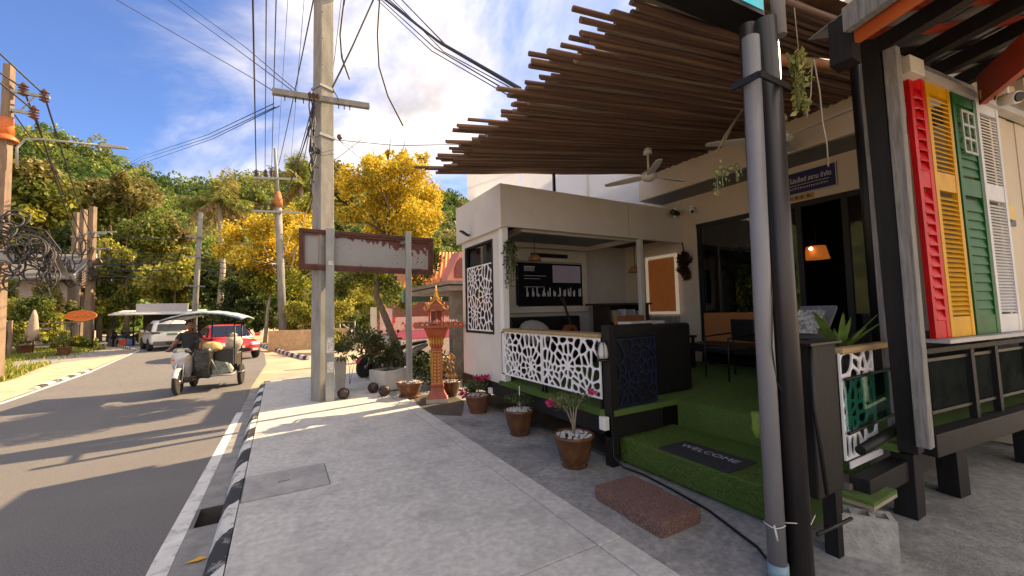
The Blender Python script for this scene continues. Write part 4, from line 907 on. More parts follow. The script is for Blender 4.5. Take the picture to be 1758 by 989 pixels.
# shutters: frame, rails, slats (each its own object)
def shutter(label,s0,s1,m,kind,n):
    t=thing('louvre_shutter',label,'shutter',wp((s0+s1)/2,.05,1.36),0,'coloured louvre shutters on the wall')
    z0,z1=1.36,3.44; st=.05
    sm=MB()
    wbox(sm,s0,s0+st,.035,.07,z0,z1); part(sm,'stile',m,t)
    sm=MB(); wbox(sm,s1-st,s1,.035,.07,z0,z1); part(sm,'stile',m,t)
    rails=[(z0,z0+.16),(z1-.09,z1)]+([(2.55,2.70)] if kind!='flat' else [])
    for a,b in rails: rm=MB(); wbox(rm,s0+st,s1-st,.038,.067,a,b); part(rm,'rail',m,t)
    me=None; zs=np.linspace(z0+.19,z1-.12,n); L=s1-s0-2*st
    ang={'wide':1.2,'closed':1.38}.get(kind,.75)
    for z_ in zs:
        if any(a-.02<z_<b+.02 for a,b in rails): continue
        if me is None:
            lm=MB(); wd2=(z1-z0)/n*1.05 if kind=='fine' else .11
            dz=wd2*.5*math.sin(ang); dn=wd2*.5*math.cos(ang)
            A=wd_*(-L/2);B=wd_*(L/2)
            V=[]
            for e in (A,B):
                for (q,th) in ((-1,-.004),(1,-.004),(1,.004),(-1,.004)): V.append(e+wn*(-q*dn+th*.7)+Vector((0,0,q*dz+th*.7)))
            lm.add(V,[(0,1,2,3)[::-1],(4,5,6,7),(0,1,5,4),(1,2,6,5),(2,3,7,6),(3,0,4,7)]); me=lm.mesh('slat',m)
        o_=link('slat',me,t,wp((s0+s1)/2,.052,z_)-OFF[t.name]); o_.rotation_euler=(random.gauss(0,.012),random.gauss(0,.012),0)
    return t
SR=mat('red_gloss',(.52,.006,.010),.5,var=.25,vs=7,stretch=(1,1,.4),spec=.25,dirt=((.28,.01,.012),5,.55,.8,.7)); SY=mat('yellow_gloss',(.60,.30,.008),.5,var=.15,vs=7,stretch=(1,1,.4),spec=.25,dirt=((.34,.16,.01),5,.55,.8,.7)); SG=mat('green_gloss',(.005,.10,.02),.5,var=.25,vs=7,stretch=(1,1,.4),spec=.25,dirt=((.01,.05,.015),5,.55,.8,.7)); SW=mat('white_gloss',(.58,.585,.60),.5,var=.08,vs=7,stretch=(1,1,.4),spec=.3,dirt=((.38,.37,.36),5,.6,.8,.6))
shutter('bright red louvre shutter, first from the grey timber post',.00,.235,SR,'wide',22)
shutter('yellow louvre shutter between the red and green ones',.255,.66,SY,'fine',46)
g_=shutter('dark green louvre shutter with an open lattice top',.70,1.13,SG,'closed',24)
shutter('white louvre shutter, furthest right by the white wall',1.15,1.60,SW,'fine',64)
for s in (.245,.68):
    mb=wbox(MB(),s-.010,s+.010,.03,.06,1.36,3.44); solo(mb,'divider_strip',GRD,'pale strip between the '+('red and yellow' if s<.5 else 'yellow and green')+' shutters','strip',wp(s,.04,1.36))
mb=MB()
for z_ in (2.92,3.04,3.16,3.28): wbox(mb,.80,1.03,.075,.085,z_,z_+.02)
for s in (.80,.91,1.02): wbox(mb,s,s+.02,.076,.086,2.92,3.30)
part(mb,'lattice',mat('pale_lattice',(.35,.38,.33),.5,var=.1),g_)
# white boarded wall beyond the shutters
bw2=thing('boarded_wall','cream vertical boarded wall right of the white shutter','wall',(6.1,1.0,0))
for k in range(9):
    s=1.63+k*.19; mb=wbox(MB(),s,s+.186,-.06+.006*(k%2),-.0+.006*(k%2),1.30,3.44); part(mb,'board',CREAM,bw2)
t=thing('shop_sign','small yellow and black sign with a black letter R on the boarded wall','sign',wp(1.8,.02,2.43))
mb=wbox(MB(),1.655,1.92,.012,.02,2.42,2.56); part(mb,'yellow_board',mat('sign_yellow',(.62,.38,.05),.5,var=.1),t)
mb=wbox(MB(),1.655,1.92,.012,.02,2.36,2.419); part(mb,'black_board',BLACKM,t)
mb=MB(); text_mb(mb,'R.',.20,wp(1.67,.024,2.40),wd_,(0,0,1),0); part(mb,'lettering',DARK,t)
# cctv bullet on right with yellowed bracket
t=thing('security_camera','yellowed bullet security camera under the red beam above the white shutter','camera',wp(1.65,.15,3.55))
c=PL(1712,160,W0+wn*.2,W1+wn*.2)
mb=MB(); mb.cbox(c,(.30,.09,.09),Euler((0,-.1,-.25))); part(mb,'junction_box',mat('yellowed_plastic',(.45,.33,.15),.5,var=.1),t,bev=.008)
mb=MB(); mb.cbox(c+Vector((-.02,-.05,.03)),(.06,.03,.14)); part(mb,'bracket',CAMW,t)
mb=MB(); mb.tube([c+Vector((.02,-.02,-.07)),c+Vector((-.04,-.12,-.10))],.05,14); part(mb,'body',CAMW,t)
mb=MB(); mb.tube([c+Vector((-.04,-.12,-.10)),c+Vector((-.045,-.13,-.103))],.04,14); part(mb,'lens',BLACKM,t)
mb=MB(); mb.tube([c+Vector((-.12,0,.0)),c+Vector((-.16,-.02,-.05)),c+Vector((-.22,-.02,-.12))],.006,5); part(mb,'cable',BLACKM,t)
# --------------------------------------------------------------- yard roof overhead on the right
yr=thing('yard_roof','tiled lean-to roof on dark rafters with orange eave boards','roof',(4.5,.6,3.5))
E0,E1=Vector((3.34,1.13,3.40)),Vector((2.80,-.25,3.40)); ed=(E1-E0).normalized(); sd_=Vector((-ed.y,ed.x,0)); sd_=sd_ if sd_.x>0 else -sd_; sd_=(sd_+Vector((0,0,.16))).normalized()
OR=mat('orange_paint',(.50,.10,.025),.5,var=.15,vs=3); RDP=mat('red_oxide_paint',(.35,.045,.02),.5,var=.2,vs=3)
mb=MB(); mb.beam(E0+Vector((.02,0,.07)),E1+Vector((.02,0,.07)),.04,.15); part(mb,'eave_board',OR,yr)
mb=MB(); mb.beam(E0+Vector((-.07,.02,.13)),E1+Vector((-.07,.02,.13)),.06,.16); part(mb,'gutter_board',GREYT,yr)
def yp(a,b,dz=0): return E0+ed*a+sd_*b+Vector((0,0,dz))
for b in (.6,1.25,1.9,2.6,3.3,4.2): mb=MB(); mb.beam(yp(max(-2.6,-(.15+.355*b)/.93),b,.12),yp(1.7,b,.12),.09,.12); part(mb,'rafter',BLACKW,yr)
def a0_(b): return max(-2.6,-(.15+.355*b)/.93)
for a in np.arange(-1.8,1.7,.3): mb=MB(); bs_=max(.05,(-a*.93-.15)/.355); mb.beam(yp(a,bs_,.215),yp(a,5.6,.215),.045,.05); part(mb,'purlin',RDP if int(a*10)%2==0 else BLACKW,yr)
TM=mat('roof_tile_grey',(.17,.17,.17),.8,var=.25,vs=3,dirt=((.09,.085,.08),2,.5,.7,.6))
tl=MB(); tl.add([Vector((0,0,0)),ed*.30,ed*.30+sd_*.44+Vector((0,0,.02)),sd_*.44+Vector((0,0,.02)),Vector((0,0,.012)),ed*.30+Vector((0,0,.012)),ed*.30+sd_*.44+Vector((0,0,.032)),sd_*.44+Vector((0,0,.032))],[(0,3,2,1),(4,5,6,7),(0,1,5,4),(1,2,6,5),(2,3,7,6),(3,0,4,7)])
tme=tl.mesh('roof_tile',TM)
for i in range(-7,6):
    for j in range(14):
        q_=yp(-.05+i*.302,j*.40+.2)
        if q_.y>1.40 and q_.x<6.7: continue
        o=link('roof_tile',tme,yr,yp(-.05+i*.302,.0+j*.40,.245+random.uniform(-.003,.006))-OFF[yr.name]); o.rotation_euler=(random.gauss(0,.006),random.gauss(0,.006),0)
mb=MB(); a_=G(1683,130,3.62); b_=G(1758,60,3.62); b_=b_+(b_-a_)*.8; mb.beam(a_-Vector((0,0,.13)),b_-Vector((0,0,.13)),.05,.26); part(mb,'red_valance',RDP,yr)
mb=MB(); mb.beam((3.40,1.22,3.30),(3.42,1.22,3.62),.13,.13); part(mb,'corner_block',BLACKW,yr)
# --------------------------------------------------------------- yard odds: concrete block, green step, laterite blocks, plinth
t=thing('concrete_block','grey hollow concrete block with dark cores standing by the railing leg','concrete block',(3.45,1.2,-.02))
BK=mat('block_concrete',(.36,.35,.32),.9,var=.2,vs=12,bump=.5,bs=60)
mb=MB(); th=.03; bx0,bx1,by0,by1=-.16,.16,-.08,.08
mb.box(bx0,bx1,by0,by0+th,0,.27); mb.box(bx0,bx1,by1-th,by1,0,.27)
for x in (bx0,-.065,.035,bx1-th): mb.box(x,x+th,by0+th,by1-th,0,.268)
mb.xf(Matrix.Translation((3.40,1.30,-.02))@Matrix.Rotation(-1.0,4,'Z')); part(mb,'block',BK,t)
t=thing('turf_step','small turf topped step plank behind the concrete block','step',(3.7,1.45,0))
mb=MB(); mb.box(3.42,3.80,1.24,1.56,.275,.30); part(mb,'board',mat('step_board',(.3,.24,.17),.7,var=.2),t)
mb=MB(); mb.box(3.42,3.80,1.24,1.56,.301,.325); part(mb,'turf_top',TURF,t)
mb=MB(); mb.box(3.50,3.72,1.40,1.54,.326,.365); solo(mb,'wood_offcut',mat('offcut_wood',(.16,.12,.10),.7,var=.2),'small dark wooden offcut lying on the turf step plank','offcut',bev=.004)
mb=MB(); mb.box(6.9,7.8,1.7,2.2,-.02,.35); solo(mb,'concrete_plinth',BK,'grey concrete plinth under the shutter wall','plinth',bev=.01)
LAT=mat('laterite',(.21,.11,.085),.95,var=.6,vs=70,bump=1.0,bs=90,dirt=((.10,.085,.08),3,.45,.7,.6))
for i,(x0,x1,y0,y1,lab) in enumerate([(2.42,2.88,2.497,2.86,'rough reddish laterite block, the one farther from the camera'),(2.405,2.85,2.12,2.494,'rough reddish laterite block, the one nearer the camera')]):
    mb=MB(); N=14
    for f in range(1):
        V=[];F=[]
        nx,ny,nz=N,10,5
        idx={}
        def vid(i_,j_,k_):
            if (i_,j_,k_) not in idx:
                p=Vector((x0+(x1-x0)*i_/nx,y0+(y1-y0)*j_/ny,-.02+.115*k_/nz)); n_=mnoise.noise(p*9)*.010+mnoise.noise(p*30)*.006
                c=Vector(((x0+x1)/2,(y0+y1)/2,.03)); d=(p-c); 
                e=(i_ in(0,nx))+(j_ in(0,ny))+(k_==nz)
                p=p+d.normalized()*n_-d*(.025 if e>=2 else 0)
                idx[(i_,j_,k_)]=len(V); V.append(p)
            return idx[(i_,j_,k_)]
        for i_ in range(nx):
            for j_ in range(ny): F.append((vid(i_,j_,nz),vid(i_+1,j_,nz),vid(i_+1,j_+1,nz),vid(i_,j_+1,nz)))
        for k_ in range(nz):
            for i_ in range(nx): F.append((vid(i_,0,k_),vid(i_+1,0,k_),vid(i_+1,0,k_+1),vid(i_,0,k_+1))); F.append((vid(i_,ny,k_),vid(i_,ny,k_+1),vid(i_+1,ny,k_+1),vid(i_+1,ny,k_)))
            for j_ in range(ny): F.append((vid(0,j_,k_),vid(0,j_,k_+1),vid(0,j_+1,k_+1),vid(0,j_+1,k_))); F.append((vid(nx,j_,k_),vid(nx,j_+1,k_),vid(nx,j_+1,k_+1),vid(nx,j_,k_+1)))
        mb.add(V,F)
    solo(mb,'laterite_block',LAT,lab,'stone block',group='laterite blocks on the apron')
t=thing('ground_cable','black cable lying along the foot of the turfed step','cable',(3.1,2.4,-.015))
mb=MB(); mb.tube([(3.07,3.3,.28),(3.05,3.28,.1),(3.12,3.22,.0),(3.16,3.0,-.008),(3.12,2.6,-.008),(3.05,2.2,-.008),(2.86,1.7,-.008),(2.72,1.52,-.008)],.010,6); part(mb,'sheath',BLACKM,t)
# ================================================================== STREET OBJECTS
GLAZE=mat('brown_glaze',(.075,.026,.013),.22,vs=7,col2=(.14,.06,.018),stretch=(1,1,.6),dirt=((.05,.025,.015),5,.5,.65,.7))
GLAZE2=mat('terracotta_glaze',(.15,.055,.025),.35,vs=6,var=.3,dirt=((.09,.05,.03),4,.5,.7,.6))
SOIL=mat('pot_soil',(.05,.04,.03),.95,var=.3,vs=40)
PEB=mat('white_pebble',(.6,.59,.57),.6,vs=30,col2=(.32,.31,.30))
POTP=[(.60,0),(.66,.04),(.62,.10),(.64,.14),(.70,.2),(.86,.55),(.97,.86),(1.03,.90),(1.05,.96),(1.0,1.0),(.93,.99),(.90,.90)]
def pot(label,x,y,r,h,m=GLAZE,saucer=False,name='flower_pot',pebbles=90,z=-.02,grp='glazed flower pots along the deck'):
    t=thing(name,label,'flower pot',(x,y,z),0,grp)
    z0=z+(.04 if saucer else 0)
    mb=MB(); mb.lathe([(r*a,z0+h*b) for a,b in POTP],(x,y,0),28); part(mb,'body',m,t)
    mb=MB()
    for zz in (.16,.5,.72): mb.lathe([(r*(.70+.25*(zz-.2))*1.005,z0+h*zz-.004),(r*(.70+.42*(zz-.2))+.006,z0+h*zz),(r*(.70+.45*(zz-.2))*1.005,z0+h*zz+.006)],(x,y,0),28)
    if saucer: sm=MB(); sm.lathe([(r*.75,z),(r*.82,z+.05),(r*.78,z+.05),(r*.7,z+.03)],(x,y,0),24); part(sm,'saucer',m,t)
    mb=MB(); mb.lathe([(0,z0+h*.88),(r*.92,z0+h*.88)],(x,y,0),20); part(mb,'soil',SOIL,t)
    if pebbles:
        mb=MB()
        for i in range(pebbles):
            q=math.sqrt(random.random())*r*.82; a=random.uniform(0,6.28); s=random.uniform(.012,.026)
            mb.ball((x+q*math.cos(a),y+q*math.sin(a),z0+h*.89+s*.5+.03*(1-q/r)),s,6,4,(1,random.uniform(.6,1),.65))
        part(mb,'pebbles',PEB,t,kind='stuff')
    return t,Vector((x,y,z0+h*.89))
PINK=[(.55,.03,.13),(.65,.08,.22),(.45,.02,.08)]; DKG=[(.06,.10,.03),(.09,.14,.04),(.04,.07,.025)]
STEMG=mat('grey_stem',(.22,.19,.14),.8,var=.25,vs=20)
def bush(name,label,base,stems,leafc,n,ls,cols,flow=None,sm=STEMG,cat='plant',asp=.45,grp=None,sr=.008,droop=0):
    t=thing(name,label,cat,base,0,grp); mb=MB()
    for s in stems: mb.tube([base]+[base+Vector(p) for p in s],[sr*(1-.5*i/len(s)) for i in range(len(s)+1)],6)
    part(mb,'stems',sm,t)
    P=clumps([tuple(base+Vector(c[0])) for c in leafc],[c[1] for c in leafc],n,.1)
    link('leaves',leaf_mesh('leaves',P,ls,pick(cols,n),asp,.3,FOL,off=base,droop=droop),t)
    if flow:
        P=clumps([tuple(base+Vector(c[0])) for c in flow[0]],[c[1] for c in flow[0]],flow[1],.1)
        link('blossom',leaf_mesh('flowers',P,flow[2],pick(flow[3],flow[1]),.9,.3,FOL,off=base),t)
    return t
_,b=pot('brown glazed pot with white pebbles, nearest the camera of the row',2.76,3.57,.215,.34)
bush('flowering_shrub','bare stemmed shrub with two pink blossoms in the nearest brown pot',b,[[(0,.01,.15),(-.03,.02,.32),(-.07,.05,.42)],[(.02,0,.16),(.03,-.02,.3),(.12,-.05,.44)],[(-.01,0,.12),(-.05,.05,.28),(-.13,.14,.36)],[(.01,.01,.2),(0,-.01,.4)]],
  [((-.04,.05,.38),(.14,.16,.10)),((.1,-.05,.42),(.12,.12,.08)),((-.1,.12,.33),(.1,.12,.06))],190,.05,[(.13,.16,.06),(.09,.12,.04),(.2,.2,.1)],
  ([((-.15,.2,.34),(.04,.06,.04)),((.17,-.12,.48),(.035,.05,.03)),((-.1,.24,.30),(.02,.03,.02))],70,.05,PINK),sr=.012)
_,b=pot('brown glazed pot with white pebbles holding a bushy bonsai, second from the camera',2.84,4.86,.205,.34)
bush('bonsai_plant','small spreading green bonsai beside a white stake in the second pot',b,[[(0,0,.08),(-.06,.05,.16)],[(.01,0,.08),(.06,-.05,.15)],[(0,0,.1),(-.02,-.03,.2)]],[((-.07,.07,.17),(.12,.12,.06)),((.09,-.07,.16),(.11,.11,.05)),((0,0,.2),(.1,.1,.05))],230,.05,DKG)
mb=MB(); mb.tube([(2.85,4.86,.28),(2.85,4.86,.62)],.006,6); solo(mb,'plant_stake',mat('white_stake',(.7,.7,.68),.5,var=0),'thin white stake standing in the second pot','stake')
_,b=pot('reddish brown pot with pink flowering bush, beside the booth wall',2.88,6.28,.215,.30,GLAZE2)
bush('flowering_shrub','low bush with many deep pink flowers in the pot beside the booth wall',b,[[(0,0,.1),(-.08,.1,.2)],[(0,0,.1),(.1,-.08,.22)],[(0,.0,.12),(0,0,.25)]],[((0,0,.2),(.2,.2,.12)),((-.1,.12,.16),(.14,.14,.09))],420,.055,[(.10,.14,.05),(.14,.17,.07),(.07,.10,.03)],([((.05,-.05,.30),(.16,.16,.05)),((-.2,.12,.05),(.08,.1,.10))],150,.05,PINK))
_,b=pot('brown pot with dried plant and white shells behind the spirit house pillar',2.98,7.82,.22,.30,GLAZE,pebbles=50)
DRY=[(.30,.15,.05),(.22,.10,.035),(.38,.22,.09)]
bush('dried_plant','curled dry orange brown plant in the pot behind the spirit house pillar',b,[[(0,0,.2),(.02,.02,.5)],[(.02,0,.2),(-.05,.02,.42)]],[((0,0,.48),(.12,.12,.10)),((-.05,0,.3),(.13,.13,.08)),((.05,.05,.12),(.15,.15,.06))],130,.11,DRY,asp=.2,sm=mat('dry_stem',(.2,.11,.05),.8,var=.2),droop=.4)
pot('wide terracotta pot on a saucer that holds the right sign post',2.26,8.16,.26,.27,GLAZE2,True,pebbles=60)
# coconuts
CO_=mat('coconut_brown',(.035,.015,.012),.45,var=.4,vs=14,bump=.4,bs=20)
for p,l in (((1.10,8.72),'dark brown coconut alone at the foot of the concrete pole'),((1.84,8.50),'larger dark brown coconut against the white planter corner'),((1.72,9.0),'dark brown coconut farther back, left of the white planter')):
    t=thing('coconut',l,'coconut',(p[0],p[1],0),0,'coconuts on the pavement')
    mb=MB(); mb.ball((p[0],p[1],.105),.115,18,12,(1,1,.95)); part(mb,'shell',CO_,t)
    mb=MB()
    for k in range(3):
        a=k*2.1-1.9; mb.ball((p[0]+.08*math.cos(a)-.03,p[1]-.08+.02*math.sin(a),.15+.03*math.sin(a)),.017,8,5)
    part(mb,'eyes',DARK,t)
# tall pot by the pole, white tub
t=thing('tall_planter','tall tapered pale planter with drooping narrow leaves just behind the concrete pole','planter',(1.14,9.5,0))
mb=MB(); mb.lathe([(.11,0),(.115,.01),(.17,.70),(.185,.74),(.165,.74),(.16,.69)],(1.14,9.5,0),4,False,sq=0); mb.xf(Matrix.Translation((1.14,9.5,0))@Matrix.Rotation(.6,4,'Z')@Matrix.Translation((-1.14,-9.5,0))); part(mb,'body',mat('pale_planter',(.40,.38,.34),.7,var=.12,vs=5),t,bev=.01)
P=[];D=[]
for i in range(46):
    a=random.uniform(0,6.28); 
    for s in np.linspace(.2,1,4): P.append((1.14+math.cos(a)*s*.33,9.5+math.sin(a)*s*.33,.80+.22*math.sin(s*2.6)-.2*s*s)); D.append((math.cos(a),math.sin(a),.6-1.5*s))
link('leaves',leaf_mesh('leaves',P,.17,pick([(.07,.10,.04),(.10,.13,.06),(.04,.06,.03)],len(P)),.2,.3,FOL,dirs=D,off=(1.14,9.5,0)),t)
t=thing('white_tub','square white concrete planter with dark foliage on the pavement edge','planter',(2.08,9.4,-.02))
TUB=mat('white_concrete',(.50,.50,.48),.7,var=.1,vs=3,dirt=((.25,.25,.24),2,.5,.75,.6))
M=Matrix.Translation((2.12,9.35,0))@Matrix.Rotation(.35,4,'Z')
mb=MB(); s=.30
for a,b,c,d in [(-s,s,-s,-s+.05),(-s,s,s-.05,s),(-s,-s+.05,-s+.05,s-.05),(s-.05,s,-s+.05,s-.05)]: mb.box(a,b,c,d,0,.42)
mb.xf(M); part(mb,'tub',TUB,t,bev=.008)
mb=MB(); mb.box(-s+.05,s-.05,-s+.05,s-.05,0,.37); mb.xf(M); part(mb,'soil',SOIL,t)
bush('tub_shrub','dark drooping long leaved shrub growing out of the white planter',Vector((2.12,9.35,.37)),[[(-.1,.05,.3),(-.3,.1,.6)],[(.1,0,.3),(.2,.1,.5)],[(-.05,-.1,.3),(-.2,-.2,.45)]],[((-.2,.1,.45),(.42,.35,.32)),((.15,.1,.35),(.35,.3,.3)),((-.35,.1,.7),(.3,.3,.2))],900,.13,[(.035,.055,.02),(.06,.085,.03),(.10,.11,.04)],asp=.3,droop=.5)
bush('thin_shrub','sparse thin leaved shrub behind the white planter, towards the driveway',Vector((1.45,10.4,-.02)),[[(0,0,.4),(-.1,.1,.9)],[(0,0,.4),(.2,0,.8)],[(.1,0,.5),(.3,.2,1.1)]],[((0,.1,.95),(.45,.35,.3)),((.3,.1,1.2),(.4,.3,.22))],330,.15,[(.05,.075,.03),(.10,.12,.05),(.14,.13,.06)],asp=.22,droop=.5)
bush('dark_hedge','dark green bushy shrub filling the corner left of the spirit house pillar',Vector((2.85,8.7,-.02)),[[(0,0,.3),(.1,.2,.6)],[(.1,0,.3),(-.2,.1,.5)]],[((0,0,.45),(.42,.38,.4)),((.3,.5,.4),(.4,.4,.4)),((-.15,.3,.55),(.3,.3,.3))],1500,.09,[(.025,.045,.015),(.045,.07,.022),(.07,.09,.03)])
# ---------------------------------------------------------------- spirit house
sx,sy=2.60,7.50
sh=thing('spirit_house','ornate orange and gold spirit house on a tall carved pillar','spirit house',(sx,sy,-.02))
SO=mat('shrine_orange',(.36,.075,.022),.45,var=.2,vs=12,dirt=((.30,.06,.03),8,.5,.7,.7)); GO=mat('shrine_gold',(.62,.36,.06),.35,.35,var=.25,vs=25); RP=mat('shrine_red_base',(.34,.085,.055),.6,var=.15,vs=6)
def sq_lathe(prof,m,name,p=sh,c=(sx,sy)):
    mb=MB(); n=4; r2=math.sqrt(2)
    mb.lathe([(r*r2,z) for r,z in prof],(0,0,0),4,False); mb.xf(Matrix.Translation((c[0],c[1],0))@Matrix.Rotation(math.pi/4-.35,4,'Z')); return part(mb,name,m,p)
sq_lathe([(.20,-.02),(.20,.05)],mat('shrine_plinth',(.40,.34,.28),.7,var=.1),'plinth')
sq_lathe([(.185,.05),(.17,.09),(.125,.18),(.12,.25),(.128,.27)],RP,'base')
sq_lathe([(.115,.27),(.12,.30),(.105,.34),(.10,.90),(.115,.94)],SO,'shaft')
sq_lathe([(.12,.94),(.10,.98),(.13,1.06),(.12,1.12),(.17,1.22),(.21,1.33),(.23,1.36)],SO,'capital')
# gilt relief on the two visible faces: leaf shaped studs
RZ=Matrix.Translation((sx,sy,0))@Matrix.Rotation(-.35,4,'Z')
lm=MB(); lm.add([(0,0,-.03),(.017,-.004,0),(0,-.012,.004),(-.017,-.004,0),(0,0,.036)],[(0,1,2),(0,2,3),(2,1,4),(2,4,3)]); lme=lm.mesh('gilt_leaf',GO)
for face in (0,1):
    FM=RZ@Matrix.Rotation(-math.pi/2*face,4,'Z')
    for r in range(9):
        for s in (-1,1):
            o=link('gilt_leaf',lme,sh); o.matrix_local=Matrix.Translation(-OFF[sh.name])@FM@Matrix.Translation((s*.034,-.105,.36+r*.062))@Matrix.Rotation(s*.7,4,'Y')
    mb=MB()
    for xx in (-.082,.074): mb.box(xx,xx+.008,-.113,-.1,.33,.92)
    for zz in (.325,.915): mb.box(-.082,.082,-.113,-.1,zz,zz+.01)
    for k in range(5): mb.add([(-.10+k*.05-.03,-.115-k%2*.005,1.16),(-.10+k*.05,-.13,1.02),(-.10+k*.05+.03,-.115,1.16),(-.10+k*.05,-.16,1.20)],[(0,1,3),(1,2,3),(0,3,2)])
    mb.xf(FM); part(mb,'gilt_border',GO,sh)
mb=MB(); mb.box(-.40,.50,-.22,.22,1.36,1.41); mb.xf(RZ); part(mb,'platform',SO,sh,bev=.005)
mb=MB(); mb.box(-.40,.50,-.225,-.20,1.44,1.47); mb.box(-.40,.50,.20,.225,1.44,1.47); mb.box(-.405,-.38,-.2,.2,1.44,1.47)
for k in range(11): x=-.39+k*.088; mb.lathe([(.009,1.41),(.013,1.425),(.008,1.44)],(x,-.212,0),6); mb.lathe([(.009,1.41),(.013,1.425),(.008,1.44)],(x,.212,0),6)
mb.xf(RZ); part(mb,'balustrade',mat('shrine_red',(.40,.05,.03),.45,var=.15),sh)
for x,y in ((-.13,-.12),(.13,-.12),(-.13,.12),(.13,.12),(0,-.13)):
    mb=MB(); mb.lathe([(.018,1.41),(.012,1.44),(.012,1.66),(.02,1.69)],(x,y,0),8); mb.xf(RZ); part(mb,'column',SO,sh)
mb=MB(); mb.box(-.10,.10,-.02,.11,1.41,1.68); mb.xf(RZ); part(mb,'cell',mat('shrine_dark',(.16,.035,.02),.6,var=.2),sh)
def gable(w,d,z,h,name):
    mb=MB(); 
    mb.add([(-w,-d,z),(w,-d,z),(w,d,z),(-w,d,z),(0,-d*1.08,z+h),(0,d*1.08,z+h),(-w*.55,-d,z+h*.36),(w*.55,-d,z+h*.36),(w*.55,d,z+h*.36),(-w*.55,d,z+h*.36)],[(0,3,9,6),(6,9,5,4),(1,7,8,2),(7,4,5,8),(0,6,4,7,1),(2,8,5,9,3),(0,1,2,3)]); mb.xf(RZ); part(mb,name,SO,sh)
    mb=MB()
    for s in (-1,1):
        for e in (-1,1):
            mb.tube([(s*w*1.0,e*d,z),(s*w*1.12,e*d,z+.05),(s*w*1.05,e*d,z+.09)],[.014,.01,.002],5)
            mb.tube([(s*w,e*d*1.01,z+.005),(s*w*.55,e*d*1.02,z+h*.36+.008),(0,e*d*1.09,z+h+.006)],.011,5)
    for e in (-1,1): mb.tube([(0,e*d*1.08,z+h),(0,e*d*1.2,z+h+.06),(0,e*d*1.18,z+h+.12)],[.014,.01,.002],5)
    mb.xf(RZ); part(mb,'roof_finials',GO,sh)
gable(.20,.17,1.69,.16,'lower_roof'); gable(.14,.20,1.76,.15,'middle_roof'); gable(.09,.12,1.86,.12,'upper_roof')
mb=MB(); mb.lathe([(.05,1.95),(.035,1.98),(.045,1.99),(.02,2.04),(.024,2.05),(.004,2.18)],(0,0,0),8); mb.xf(RZ); part(mb,'spire',GO,sh)
P=clumps([tuple(RZ@Vector((-.1,-.17,1.46))),tuple(RZ@Vector((.15,-.17,1.46))),tuple(RZ@Vector((.33,0,1.46)))],[(.12,.05,.05)]*3,130,.1)
t=thing('offerings','small garlands and figurines set along the spirit house platform','offerings',(sx,sy,1.42))
link('garlands',leaf_mesh('garlands',P,.045,pick([(.5,.05,.04),(.6,.4,.06),(.7,.65,.6),(.08,.14,.04)],130),.7,.3,FOL,off=(sx,sy,1.42)),t)
mb=MB()
for k in range(7): mb.lathe([(.02,0),(.022,.05),(.01,.07),(.016,.09),(0,.11)],RZ@Vector((-.34+k*.12,-.16,1.41)),7)
part(mb,'figurines',mat('figurine_white',(.6,.55,.5),.5,var=.2,vs=30),t,kind='stuff')
# ---------------------------------------------------------------- rusty sign frame
sg=thing('rusty_sign','large rusted blank sign frame with grey sheet held between two posts','sign',(1.66,8.62,2.5))
RU=mat('rust_frame',(.06,.018,.012),.7,vs=6,var=.45,bump=.3,bs=50)
Q=[BY(513,392,8.70),BY(743,410,8.62),BY(743,472,8.62),BY(513,462,8.70)]   # outer corners of the front
TL,TR,BR,BL=[Vector(q) for q in Q]; xd=(TR-TL).normalized(); up=Vector((0,0,1)); nr=xd.cross(up).normalized()   # towards camera
if nr.y>0: nr=-nr
def sgp(u,v,d): return TL.lerp(TR,u).lerp(BL.lerp(BR,u),v)+nr*d
def sgbox(mb,u0,u1,v0,v1,d0,d1): mb.hexa([sgp(u0,v1,d1),sgp(u1,v1,d1),sgp(u1,v1,d0),sgp(u0,v1,d0)],[sgp(u0,v0,d1),sgp(u1,v0,d1),sgp(u1,v0,d0),sgp(u0,v0,d0)])
mb=MB(); sgbox(mb,0,1,0,.09,-.12,.05); part(mb,'frame_bar',RU,sg,bev=.006)
mb=MB(); sgbox(mb,0,1,.90,1,-.12,.05); part(mb,'frame_bar',RU,sg,bev=.006)
mb=MB(); sgbox(mb,0,.026,.092,.898,-.12,.05); part(mb,'frame_bar',RU,sg,bev=.006)
mb=MB(); sgbox(mb,.974,1,.092,.898,-.12,.05); part(mb,'frame_bar',RU,sg,bev=.006)
mb=MB()
for a,b,c,d in [(.026,.974,.094,.13),(.026,.974,.862,.896),(.026,.038,.13,.862),(.962,.974,.13,.862)]: sgbox(mb,a,b,c,d,-.03,.025)
part(mb,'inner_lip',mat('rust_light',(.11,.033,.02),.6,var=.35,vs=8),sg)
